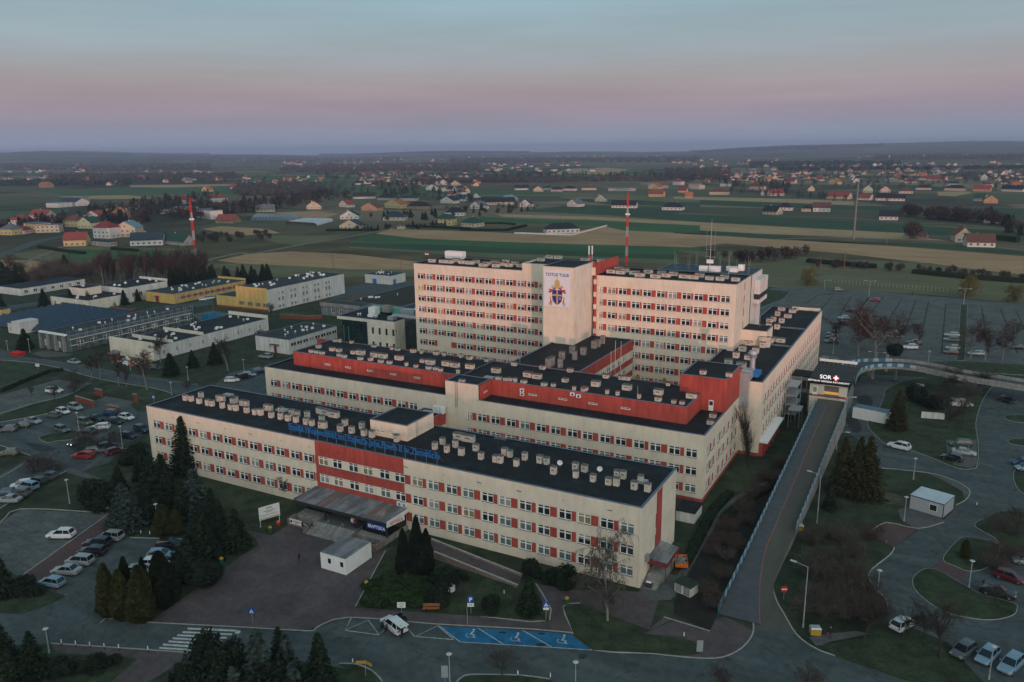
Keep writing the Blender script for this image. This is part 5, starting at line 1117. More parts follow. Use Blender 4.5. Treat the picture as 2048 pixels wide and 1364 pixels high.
b = MB(); b.box(x0-.3, x1+.3, y1+.1, y1+.5, 9.6, 10.2, whitem)
for x in range(9): b.tube((x0+x, y1+.3, 8.9), (x0+x, y1+.3, 9.6), .04, .04, galv, 4)
part(b, 'rear_canopy', ep)
# glazed passage and stair tower between the side wing and the pavilion
ps = bthing('glazed_passage', 108.6, 93, 'grey glazed passage on stilts joining the side wing to the emergency pavilion', 'passage')
wall(ps, 'wall', 108.6, 93.5, S_, 4.6, 4.9, 8.4, greyw, [(.3+k*1.1, 1.2+k*1.1, 5.6, 7.6) for k in range(4)]); windows(ps, 108.6, 93.5, S_, [(.3+k*1.1, 1.2+k*1.1, 5.6, 7.6) for k in range(4)], 'dark', .7, sill=False)
b = MB(); b.box(108.6, 113.2, 93.5, 99, 8.4, 8.7, roofm); b.box(108.6, 113.2, 93.52, 99, 4.7, 4.88, conc); part(b, 'roof', ps)
for x, y in ((109.4, 94), (112.6, 94), (109.4, 98)): b = MB(); b.box(x-.15, x+.15, y-.15, y+.15, 0, 4.7, conc); part(b, 'column', ps)
tw = bthing('outside_staircase', 109, 84, 'open grey metal staircase with landings against the side wing', 'staircase')
for k in range(4): b = MB(); b.box(108.9, 111.4, 84.5, 90.5, 1.6+k*2.2, 1.75+k*2.2, galv); part(b, 'landing', tw)
for x in (109, 111.3):
 for y in (84.6, 90.3): b = MB(); b.tube((x, y, 0), (x, y, 9.4), .08, .08, galv, 6); part(b, 'post', tw)
for k in range(3):
 for s in range(9): b = MB(); a = 85+s*.55; b.box(109.4, 110.6, a, a+.28, 1.75+k*2.2+s*.24, 1.80+k*2.2+s*.24, galv); part(b, 'step', tw)
b = MB(); b.box(110.4, 113.0, 80.0, 84.2, 4.1, 4.25, galv)
for x, y in ((110.5, 80.2), (112.8, 80.2), (110.5, 84), (112.8, 84)): b.tube((x, y, 0), (x, y, 4.1), .06, .06, galv, 5)
part(b, 'platform', tw)
sl_ = container('white_cabin', 'long white cabin with blue grey roof under the curved bridge', Vector((122.6, 93.5, 0)), R(-14), 7.6, 3, 2.7, [], 4, roof=pm('blue_grey_sheet', (.10, .17, .22), .1, .6, .6), door=[(6.1, .9)])
# curved bridge behind the pavilion
br = thing('curved_bridge', (0, 0, 0), 'curved road bridge with striped parapets on pale columns behind the emergency pavilion', 'bridge'); ABS.add(br.name)
def zb(x): return 5.25 if x < 136 else max(.05, 5.25-(x-136)*.075)
def onb(t, x, y, extra):
 z = 5.25
 for _ in range(30):
  g = G(t, x, y, z+extra); z += (zb(g.x)-z)*.5
 return Vector((g.x, g.y, z))
inn = [onb('U3', x, y, 1.15) for x, y in ((1062, 350), (1078, 300), (1105, 272), (1150, 258), (1220, 250), (1310, 250), (1420, 262), (1530, 285), (1620, 305), (1760, 330), (1900, 352), (2100, 385))]
outp = [onb('U3', x, y, 1.15) for x, y in ((978, 240), (1010, 234), (1060, 227), (1110, 222), (1200, 220), (1320, 222), (1440, 234), (1560, 255), (1680, 280), (1800, 300), (1940, 322), (2120, 352))]
inn = smooth(inn, 3); outp = smooth(outp, 3)
inn[0].z = outp[0].z = 5.25
b = MB(); bs_ = MB()
for i in range(len(inn)-1):
 A0, A1, B0, B1 = inn[i], inn[i+1], outp[i], outp[i+1]; u = Vector((0, 0, .55))
 b.face([A0, A1, B1, B0], asph); bs_.face([A0-u, A1-u, A1+u*.1, A0+u*.1], conc); bs_.face([B1-u, B0-u, B0, B1], conc); bs_.face([A0-u, B0-u, B1-u, A1-u], conc)
 if A0.z < 3.2: bs_.face([A0-Vector((0, 0, 4)), A1-Vector((0, 0, 4)), A1-u, A0-u], conc)
b.build('deck', br); bs_.build('edge_beam', br)
parapet(br, inn, .9, 1.3, plain=133); parapet(br, outp, .9, 1.3, plain=128)
for t, x, y in (('U3', 1160, 345), ('U3', 1292, 350), ('U3', 1140, 330), ('U3', 1240, 300)):
 g = G(t, x, y, 0); b = MB(); b.tube((g.x, g.y, 0), (g.x, g.y, 4.8), .45, .45, conc, 14); b.build('column', br)
b = MB(); b.face([(x0+2, y1, 5.25), (x1, y1, 5.25), inn[0], outp[0]], asph); b.build('approach_slab', br)
# ================================================================== NEIGHBOURING BUILDINGS (left)
def block(name, label, x0, x1, y0, y1, h, wm=None, roof=None, winS=(), winE=(), style='two', extra=None, coping=True, drop=.1, cat='building', fillS=(), fillE=(), z0=0):
 o = bthing(name, x0, y0, label, cat); wm = wm or whitew
 wall(o, 'wall', x0, y0, S_, x1-x0, z0, h, wm, winS, fillS); wall(o, 'wall', x1, y0, E_, y1-y0, z0, h, wm, winE, fillE)
 wall(o, 'wall', x1, y1, N_, x1-x0, z0, h, wm); wall(o, 'wall', x0, y1, W_, y1-y0, z0, h, wm)
 if winS: windows(o, x0, y0, S_, winS, style)
 if winE: windows(o, x1, y0, E_, winE, style)
 r = roofing(o, x0, x1, y0, y1, h, m=roof, drop=drop, coping=coping); return o, r
ventme = []
b = MB(); b.tube((0, 0, 0), (0, 0, .7), .22, .22, galv, 8); b.tube((0, 0, .7), (0, 0, .95), .36, .1, whitem, 8); ventme.append(b.mesh('vent'))
b = MB(); b.box(-.4, .4, -.4, .4, 0, .6, whitem, taper=.05); ventme.append(b.mesh('vent'))
b = MB(); b.tube((0, 0, 0), (0, 0, .5), .55, .55, galv, 8); b.tube((0, 0, .5), (0, 0, 1.1), .75, .02, whitem, 8); ventme.append(b.mesh('vent'))
def vents(r, x0, x1, y0, y1, z, n, kinds=(0, 1)):
 for i in range(n): link('vent', ventme[rnd.choice(kinds)], r, (rnd.uniform(x0+1, x1-1), rnd.uniform(y0+1, y1-1), z))
def row(n, start, step, w, z, h): return [(start+k*step, start+k*step+w, z, z+h) for k in range(n)]
wE = row(12, 2.2, 3.15, 1.5, 1.5, 1.4)
o, r = block('yellow_pavilion', 'long low yellow building with red panels between its windows, below the birch row', -162.8, -145.2, 124, 164, 4.2, yellw, roofm2, [], wE, fillE=[(q[0]+1.55, q[0]+3.1, 1.5, 2.9, redw) for q in wE])
vents(r, -162, -146, 125, 163, 4.1, 22); b = MB(); b.box(-162.8, -145.2, 163.7, 164.2, 4.2, 5.2, yellw); part(b, 'end_wall', o)
b = MB(); b.box(-156.4, -153.6, 122.6, 123.95, 2.7, 2.9, redw); b.box(-156.2, -155.0, 123.9, 123.98, .1, 2.4, darkm); b.box(-154.9, -154.4, 123.6, 123.95, .1, 2.7, redw); part(b, 'door', o)
wS = [(1.0+x, 1.0+x+1.0, 1.9, 3.3) for x in (.5, 1.9, 5.4, 6.8, 9.6, 11.0, 13.6, 15.0)]
wE = row(4, 6, 7.0, 1.2, 3.4, 1.7)+row(4, 8, 7.0, 1.2, 3.4, 1.7)+row(5, 6, 7.0, 1.2, 6.2, 1.0)+row(5, 8, 7.0, 1.2, 6.2, 1.0)+row(5, 6, 7.0, 1.2, .7, 1.2)+row(5, 8, 7.0, 1.2, .7, 1.2)+row(1, 34, 7, 1.2, 3.4, 1.7)+row(1, 36, 7, 1.2, 3.4, 1.7)
o, r = block('laundry_hall', 'big white hall with yellow front wall and three rows of small windows', -113, -96, 128.5, 175, 8.8, whitew, roofm2, wS, wE, cat='hall')
b = MB(); b.box(-113.05, -95.95, 128.38, 128.48, 0.9, 9.4, yellw)
for q in wS: b.box(-113+q[0], -113+q[1], 128.30, 128.37, q[2], q[3], PM[0]); b.box(-113+(q[0]+q[1])/2-.05, -113+(q[0]+q[1])/2+.05, 128.26, 128.29, q[2], q[3], frame_m)
b.box(-113.05, -95.9, 128.36, 128.49, 0, .88, brickm); part(b, 'front_cladding', o); vents(r, -112, -97, 130, 174, 8.7, 26, (0, 1, 2, 2))
o, r = block('hall_annex', 'lower yellow annex on the left side of the big white hall', -124.5, -113.1, 128.4, 138, 4.8, yellw, roofm2, cat='annex'); b = MB(); b.box(-124.5, -113.1, 128.3, 128.38, 0, .8, brickm); part(b, 'plinth', o)
b = MB(); b.box(-96.0, -93.4, 128.6, 175, 2.6, 2.8, whitew); b.box(-95.9, -95.8, 128.6, 175, 2.9, 3.1, darkm)
wE = row(3, 27.5, 3.5, .8, 1.4, 1.4)+row(9, 3, 5.0, .9, 1.4, 1.4)
o, r = block('white_low_wing', 'long low white building with dark roof and raised end walls behind the birches', -89.5, -71.3, 56.6, 103.5, 4.3, whitew, roofm, [], wE)
b = MB(); b.box(-92, -71.2, 56.4, 56.9, 0, 5.6, creamL); part(b, 'end_wall', o); b = MB(); b.box(-90.2, -71.2, 103.3, 103.8, 0, 5.5, creamL); part(b, 'end_wall', o)
for y in (63.2, 75): b = MB(); b.box(-90, -71.1, y, y+.4, 4.1, 5.2, creamL); part(b, 'cross_wall', o)
vents(r, -89, -72, 57, 103, 4.2, 26)
gsc = pm('insulation_boards', (.09, .12, .13), .2, .8, .9, c2=(.15, .18, .19)); mixin(gsc, bricks(1, .5, .03, .75))
o, r = block('scaffolded_building', 'unfinished grey low building wrapped in scaffolding, with concrete blocks at its front', -121, -106.5, 52, 100, 5.2, gsc, roofm2, [(2, 3.2, 1, 3), (9.5, 10.6, 1, 3)], row(10, 3, 4.7, 2.4, 1.2, 2.0), style='hosp'); vents(r, -120, -107, 54, 98, 5.1, 14)
for k in range(10): b = MB(); b.box(-120.9+k*1.44, -119.9+k*1.44, 51.5, 52.4, 5.2, 5.75, whitem, taper=.1); part(b, 'coping_block', o)
for x in (-120.5, -116.4, -112.4, -108.2): b = MB(); b.box(x, x+.9, 51.0, 51.95, 0, 5.1, conc, taper=.12); part(b, 'pilaster', o)
sc = bthing('scaffolding', -105.5, 52, 'steel tube scaffolding with timber walkways along the unfinished building', 'scaffolding')
for k in range(17):
 b = MB()
 for x in (-106.1, -105.0): b.tube((x, 52+k*3, 0), (x, 52+k*3, 7.0), .05, .05, galv, 4)
 b.tube((-106.1, 52+k*3, 4), (-105, 52+k*3, 4), .04, .04, galv, 4); part(b, 'frame', sc)
for z in (2.0, 4.0, 5.4, 6.6):
 for k in range(16): b = MB(); b.box(-106.0, -105.1, 52.1+k*3, 54.95+k*3, z, z+.06, whitew if z < 6 else galv) if z in (2.0, 4.0) else b.tube((-105, 52+k*3, z), (-105, 55+k*3, z), .05, .05, galv, 4); part(b, 'plank' if z in (2.0, 4.0) else 'rail', sc)
# big dark halls, solar field
solar = pm('solar_cell', (.008, .018, .045), .2, 1, .22, spec=.6, c2=(.012, .028, .065)); mixin(solar, bricks(1.0, .6, .04, .5))
sf = bthing('solar_field', -174, 66, 'wide field of dark blue solar panels in tilted rows', 'solar panels')
for j in range(11):
 y = 64+j*3.1
 for i in range(9):
  x = -178+i*4.9-(j*.2)
  if x > -131+(j-5)*.6 or (x > -140 and j < 2): continue
  b = MB(); b.face([(x, y, .8), (x+4.7, y, .8), (x+4.7, y+2.6, 2.6), (x, y+2.6, 2.6)], solar); b.face([(x, y, .72), (x, y+2.6, 2.52), (x+4.7, y+2.6, 2.52), (x+4.7, y, .72)], galv)
  for xx in (x+.5, x+4.2): b.tube((xx, y+1.3, 0), (xx, y+1.3, 1.6), .06, .06, galv, 4)
  part(b, 'solar_panel', sf)
o, r = block('white_box_building', 'small white block with stepped roof at the edge of the solar panels', -153.6, -146.5, 60.2, 67, 3.6, whitew, roofm, [(1, 2, 1, 2.4)]); b = MB(); b.box(-151, -146.4, 60.1, 67.1, 3.6, 4.4, whitew); part(b, 'upper_block', o)
o, r = block('kindergarten_building', 'white single storey building behind three dark spruces', -189, -164, 98.5, 116, 4.3, creamL, roofm, row(2, 2, 8, 1.4, 1.3, 1.4)+row(3, 15, 3.2, 1.4, 1.3, 1.4), cat='building'); vents(r, -188, -165, 99, 115, 4.2, 8)
o, r = block('upper_storey_block', 'pinkish upper storey block rising from the white single storey building', -186, -176, 105, 113, 7.4, creamL, roofm, z0=4.25); vents(r, -185, -177, 106, 112, 7.3, 2)
o, r = block('rear_school_wing', 'white wing with slanting dark roof furthest up by the birches', -184, -166, 117, 138, 6.4, whitew, roofm, [], row(5, 3, 3.4, 1.8, 2, 2)); vents(r, -183, -167, 118, 137, 6.3, 6, (1, 2)); b = MB(); b.box(-184.1, -165.9, 137.8, 138.3, 6.4, 7.4, whitew); part(b, 'end_wall', o)
o, r = block('grey_roofed_annex', 'low pale annex with long strip windows beside the glass fronted building', -53.5, -39.2, 80.5, 103, 4.7, whitew, roofm2, [(5.5, 6.6, 1.4, 2.6)], row(8, .8, 2.75, 2.5, 2.4, 1.2), 'two'); vents(r, -52, -40, 83, 102, 4.6, 12)
b = MB(); b.box(-46.6, -43.2, 79.5, 80.45, 2.7, 2.85, darkm); b.box(-45.6, -44.6, 80.4, 80.48, 0, 2.3, mar); part(b, 'door', o)
# modern glass and white building
mg = pm('green_black_glass', (.008, .018, .02), .2, .4, .1, spec=.7, c2=(.02, .04, .042))
mo = bthing('glass_fronted_building', -24.6, 89, 'modern white block with dark glass corners and tall narrow windows left of the tower', 'building')
ow = [(1.7+k*2.55, 2.5+k*2.55, z, z+2.0) for k in range(4) for z in (3.2, 7.6)]
wall(mo, 'wall', -14.9, 89, S_, 10.3, 0, 12, creamL, ow); windows(mo, -14.9, 89, S_, ow, 'dark', .8, sill=False); wall(mo, 'wall', -4.6, 89, E_, 5.2, 0, 12, creamL, [(.6, 1.3, 8.6, 9.2)])
wall(mo, 'wall', -4.6, 104, W_, .02, 0, 11, greyw)
for k in range(8):
 for j in range(4): b = MB(); b.box(-24.4+k*1.19, -23.26+k*1.19, 88.7, 88.78, .3+j*2.7, 2.94+j*2.7, mg); part(b, 'glass_panel', mo)
for k in range(4):
 for j in range(4): b = MB(); b.box(-4.5+k*2.9, -1.66+k*2.9, 94.3, 94.4, .1+j*2.7, 2.74+j*2.7, mg); part(b, 'glass_panel', mo)
b = MB(); b.box(-24.5, -14.95, 88.8, 94, 0, 11.1, darkm); b.box(-4.55, 7.35, 94.42, 106, 0, 10.9, darkm); b.box(-26.4, -14.9, 89.2, 106, 11.1, 11.2, darkm); part(b, 'glass_core', mo)
for k, z in ((0, 4.4), (1.9, 4.2)): b = MB(); b.box(-24.0+k, -23.7+k, 88.6, 88.69, z+.3, z+4.9, pm('green_fin_glass', (.06, .14, .12), .2, 1, .3)); part(b, 'glass_fin', mo)  # fins in a lighter green than the dark panels behind
wall(mo, 'wall', -26.5, 106, W_, 16.8, 11, 12, creamL); b = MB(); b.box(-26.5, -14.95, 88.9, 89.2, 11.1, 12, creamL); part(b, 'fascia', mo)
r = roofing(mo, -26.5, -4.6, 89, 106, 12, m=roofm, drop=.15)
b = MB(); b.box(-19, -16.4, 95, 97.4, 11.85, 14.2, whitem); b.box(-15.5, -12.9, 97.5, 99.5, 12.6, 14.6, conc); b.box(-22, -10, 99.8, 101.6, 11.9, 13.6, pm('turquoise_duct', (.10, .32, .28), .1, 1, .5)); b.box(-10, -5, 99.5, 101.8, 11.9, 13.6, galv); b.tube((-9, 94.5, 12.6), (4, 94.5, 12.6), .6, .6, galv, 10); b.box(-8.5, -6.5, 90.8, 93, 11.9, 13, galv); b.box(-17, -15, 92, 93.5, 11.9, 12.7, whitem); part(b, 'roof_plant', mo); vents(r, -24, -6, 90, 94, 11.85, 6)
b = MB(); b.box(-4, 7, 99, 105, 11.0, 13.4, galv); b.box(0, 7, 96, 98.5, 10.95, 12.4, whitem); part(b, 'roof_plant', mo)
o, r = block('stepped_grey_building', 'grey brown low building with long dark roof behind the glass fronted building', -73, -54, 133.5, 141, 4.6, greyw, roofm2, row(3, 5, 4, 1.8, 1.2, 1.6)); b = MB(); b.box(-73.2, -53.8, 133.1, 133.5, 3.6, 5.0, conc); part(b, 'fascia', o)
o, r = block('long_dark_hall', 'very long low hall with weed-grown dark roof and pale parapet', -66, -40, 141.2, 184, 4.5, conc, pm('mossy_flat_roof', (.03, .03, .022), .3, .3, .95)); vents(r, -65, -41, 142, 183, 4.4, 10)
o, r = block('low_technical_hall', 'low flat hall with small rooflights just left of the tower', -39.8, -12, 112, 170, 4.4, conc, roofm2); vents(r, -38, -14, 113, 168, 4.3, 24)
o, r = block('white_workshop', 'small white workshop with blue door and dark roof at the field edge', -106.5, -91, 202.5, 214, 4.2, whitew, roofm2, row(8, 3.2, 1.5, .6, 2.8, .5), [], 'small'); b = MB(); b.box(-102, -99.6, 202.4, 202.48, 0, 2.3, bluem); b.box(-90.95, -90.85, 204, 206, 0, 2.3, bluem); part(b, 'door', o); vents(r, -105, -92, 203, 213, 4.1, 10)
for i, (lb, x0, x1, y0, y1, h) in enumerate((('long dark roofed barrack half hidden by trees at the far left', -243, -226, 108, 139, 3.2), ('pale low barrack behind the dark roofed one at far left', -216, -206, 74, 84, 3))):
 o, r = block('barrack', lb, x0, x1, y0, y1, h, whitew, pm('dark_blue_roof', (.015, .025, .04), .2, .3, .7), [], row(7, 1.5, 4.2, 1.8, 1, 1.4) if i == 0 else [], 'two')
o, r = block('yellow_kiosk', 'small pale yellow hut beside the solar panels', -192, -186, 76.5, 80, 2.6, yellw, roofm2, cat='hut')
# red brick walls round the yards
def low_wall(label, t, pts, h=1.4, th=.3, m=None, name='brick_wall', cat='wall'):
 P = [G(t, *p) for p in pts]; o = thing(name, P[0], label, cat); b = MB()
 for a, c in zip(P, P[1:]):
  d = (c-a); Ln = d.length; d.normalize(); M = Matrix(((d.x, -d.y, 0, a.x-P[0].x), (d.y, d.x, 0, a.y-P[0].y), (0, 0, 1, 0), (0, 0, 0, 1))); b.box(0, Ln, -th/2, th/2, 0, h, m or brickm, M=M);
 b.build('wall', o)
 b = MB()
 for a, c in zip(P, P[1:]):
  d = (c-a); Ln = d.length; d.normalize(); M = Matrix(((d.x, -d.y, 0, a.x-P[0].x), (d.y, d.x, 0, a.y-P[0].y), (0, 0, 1, 0), (0, 0, 0, 1))); b.box(0, Ln, -th/2-.05, th/2+.05, h, h+.08, conc if m is None else m, M=M)
 b.build('coping', o); return o
mixin(brickm, bricks(.25, .08, .02, .7))
low_wall('red brick screen wall at the left edge of the car park', 'T4', [(445, 480), (552, 512)], 1.7)
low_wall('short red brick wall at the back of the fenced yard', 'T4', [(560, 440), (602, 452)], 1.9)
low_wall('stepped red brick wall facing the parked black cars', 'T4', [(640, 530), (700, 545)], 1.5)
low_wall('red brick pier alone right of the yard', 'T4', [(785, 485), (808, 490)], 2.4)
low_wall('curved red brick wall beside the spruces', 'D1', [(1520, 690), (1620, 715), (1800, 735), (1860, 715)], 1.8)
low_wall('low brick wall in front of the white hall', 'D3', [(0, 790), (180, 800), (330, 815), (580, 805)], 1.5)
# ramp for wheelchairs from entrance to the lawn end
wr_ = thing('wheelchair_ramp', (0, 0, 0), 'long sloping footway between low pale walls running right from the entrance', 'ramp'); ABS.add(wr_.name)
a0, a1, c0, c1 = G('U5', 770, 535, 1.0), G('U5', 1300, 745, .1), G('U5', 785, 610, 1.0), G('U5', 1275, 808, .1)
b = MB(); b.face([c0, c1, a1, a0], paver); b.build('footway', wr_)
for (p, q, nm) in ((a0, a1, 0), (c0, c1, 1)):
 b = MB(); d = Vector((0, 0, 1)); n_ = Vector((0, .18, 0)); b.face([Vector((p.x, p.y, 0))-n_, Vector((q.x, q.y, 0))-n_, q+d*.35-n_, p+d*.35-n_], stonew); b.face([p+d*.35-n_, q+d*.35-n_, q+d*.35+n_, p+d*.35+n_], kerbm); b.face([Vector((q.x, q.y, 0))+n_, Vector((p.x, p.y, 0))+n_, p+d*.35+n_, q+d*.35+n_], stonew); b.build('side_wall', wr_)
# blue tank and skips
g = G('D2', 830, 820); o = thing('blue_tarpaulin', g, 'bright blue tarpaulin covering a heap in the yard', 'tarpaulin', 0); b = MB()
for i in range(7): b.box(i*1.5, i*1.5+1.6, 0, 5, 0, 2.2+.4*math.sin(i*1.3), pm('blue_tarp', (.015, .14, .27), .2, 1, .6), taper=.5)
b.build('sheet', o)
g = G('D1', 150, 1300); o = thing('red_skip', g, 'red skip by the road at the left edge', 'skip'); b = MB(); b.box(0, 4, 0, 2, 0, 1.1, redp, taper=-.25); b.build('body', o)
g = G('T4', 640, 240); o = thing('round_kiosk', g, 'small round wooden kiosk with scattered building rubble beside it', 'kiosk'); b = MB(); b.tube((0, 2, 0), (0, 2, 2.2), 1.6, 1.6, brickm, 10); b.build('body', o); b = MB(); b.tube((0, 2, 2.2), (0, 2, 3.2), 2.0, .1, tin, 10); b.build('roof', o)
b = MB()
for i in range(90):
 x, y = rnd.uniform(2, 13), rnd.uniform(-1, 5); s = rnd.uniform(.15, .5); b.box(x-s, x+s*1.8, y-s, y+s, 0, rnd.uniform(.2, .9), rnd.choice([conc, brickm, whitem, woodm]), taper=s*.3)
q = b.build('rubble', o); q['kind'] = 'stuff'
# ================================================================== HOUSES OF THE PLAIN
HW_ = {'white': pm('white_house_wall', (.50, .50, .49), .05, .5, .9), 'cream': pm('cream_house_wall', (.46, .40, .31), .05, .5, .9), 'yellow': pm('yellow_house_wall', (.48, .39, .20), .05, .5, .9), 'pink': pm('pink_house_wall', (.50, .37, .33), .05, .5, .9),
 'orange': pm('orange_house_wall', (.38, .23, .13), .05, .5, .9), 'grey': pm('grey_house_wall', (.30, .30, .29), .1, .5, .9), 'brown': pm('brown_house_wall', (.24, .16, .10), .1, .5, .9), 'green': pm('green_house_wall', (.35, .42, .28), .05, .5, .9)}
HR_ = {'black': pm('black_tiles', (.014, .019, .024), .1, .5, .7), 'dark blue': pm('dark_blue_tiles', (.02, .04, .06), .1, .5, .6), 'red': pm('red_tiles', (.20, .052, .045), .12, .5, .8), 'orange': pm('orange_tiles', (.30, .11, .055), .12, .5, .8), 'brown': pm('brown_tiles', (.10, .05, .04), .12, .5, .8),
 'grey': pm('grey_tiles', (.10, .12, .14), .12, .5, .7), 'green': pm('green_tiles', (.02, .06, .045), .12, .5, .7), 'blue': pm('light_blue_sheet', (.14, .24, .30), .08, .5, .6), 'maroon': pm('maroon_tiles', (.16, .03, .035), .12, .5, .8)}
def house_parts(w, d, h, shape, wall_, roof_, gable='S'):
 wm, rm = HW_[wall_], HR_[roof_]; b = MB(); r = MB(); o = .5
 rh = min(4.6, .50*min(w, d) if shape == 'gable' else .40*min(w, d))
 b.box(0, w, 0, d, 0, h, wm)
 if shape == 'flat': r.box(-.2, w+.2, -.2, d+.2, h, h+.4, rm)
 elif shape == 'hip':
  i = min(w, d)/2; A, B, C, D = (-o, -o, h), (w+o, -o, h), (w+o, d+o, h), (-o, d+o, h)
  E, F = ((i, d/2, h+rh), (w-i, d/2, h+rh)) if w > d else ((w/2, i, h+rh), (w/2, d-i, h+rh))
  if w > d: fs = ((A, B, F, E), (B, C, F), (C, D, E, F), (D, A, E))
  else: fs = ((A, B, E), (B, C, F, E), (C, D, F), (D, A, E, F))
  for f in fs: r.face(f, rm)
  r.face([D, C, B, A], wm)
 else:
  if gable == 'S':   # gable faces the front
   b.face([(0, -.001, h), (w, -.001, h), (w/2, -.001, h+rh)], wm); b.face([(w, d+.001, h), (0, d+.001, h), (w/2, d+.001, h+rh)], wm); k = o*rh/(w/2)
   for q in (((-o, -o, h-k), (w/2, -o, h+rh), (w/2, d+o, h+rh), (-o, d+o, h-k)), ((w/2, -o, h+rh), (w+o, -o, h-k), (w+o, d+o, h-k), (w/2, d+o, h+rh))):
    r.face(q[::-1], rm); r.face([(p[0], p[1], p[2]+.16) for p in q][::-1], rm); r.face([q[0], q[1], (q[1][0], q[1][1], q[1][2]+.16), (q[0][0], q[0][1], q[0][2]+.16)], HW_['white'])
  else:
   b.face([(-.001, d, h), (-.001, 0, h), (-.001, d/2, h+rh)], wm); b.face([(w+.001, 0, h), (w+.001, d, h), (w+.001, d/2, h+rh)], wm); k = o*rh/(d/2)
   for q in (((-o, -o, h-k), (w+o, -o, h-k), (w+o, d/2, h+rh), (-o, d/2, h+rh)), ((-o, d/2, h+rh), (w+o, d/2, h+rh), (w+o, d+o, h-k), (-o, d+o, h-k))): r.face([(p[0], p[1], p[2]+.16) for p in q], rm); r.face(q, rm)
 return b, r, rh
_hw = {}
def hwin(w, h):
 if (w, h) not in _hw:
  b = MB(); b.box(-.08, w+.08, -.03, .0, -.08, h+.08, frame_m); b.box(0, w, -.05, -.032, 0, h, PM[0]); b.box(w/2-.05, w/2+.05, -.07, -.052, 0, h, frame_m); _hw[(w, h)] = b.mesh('window')
 return _hw[(w, h)]
hr_ = random.Random(5)
def house(t, bl, br, shape, wall_, roof_, where, d=None, h=None, gable='S', kind='house', wins=True):
 g0, g1 = G(t, *bl), G(t, *br); w = min(max((g1-g0).length, 5), 40); rz = math.atan2(g1.y-g0.y, g1.x-g0.x); rz = max(-.7, min(.7, rz)); d = d or min(14, max(8, w*.8)); h = h or (3.0 if shape != 'flat' else 4.5)
 lab = '%s %s with %s %s roof %s' % (wall_, kind, roof_, {'hip': 'hipped', 'gable': 'pitched', 'flat': 'flat'}[shape], where)
 o = thing('house' if kind == 'house' else kind.replace(' ', '_'), g0, lab, 'house' if kind == 'house' else kind, rz); b, r, rh = house_parts(w, d, h, shape, wall_, roof_, gable)
 b.build('wall', o); rf = r.build('roof', o)
 if shape != 'flat' and kind == 'house':
  c = MB(); x = w*hr_.uniform(.3, .7); c.box(x-.35, x+.35, d*.55, d*.55+.6, h, h+rh+.7, HW_['white' if hr_.random() < .5 else 'brown']); c.build('chimney', rf)
 if wins:
  n = max(2, int(w/3.4)); st = 2 if h > 5 else 1
  for s in range(st):
   for k in range(n): link('window', hwin(1.4, 1.3), o, ((k+.5)*w/n-.7, -.005, 1.0+s*2.9))
  if shape == 'gable' and gable == 'S': link('window', hwin(1.4, 1.3), o, (w/2-.7, -.01, h+.5))
  for k in range(2): link('window', hwin(1.4, 1.3), o, (w+.005, d*(.25+.4*k), 1.0), R(90))
 return o
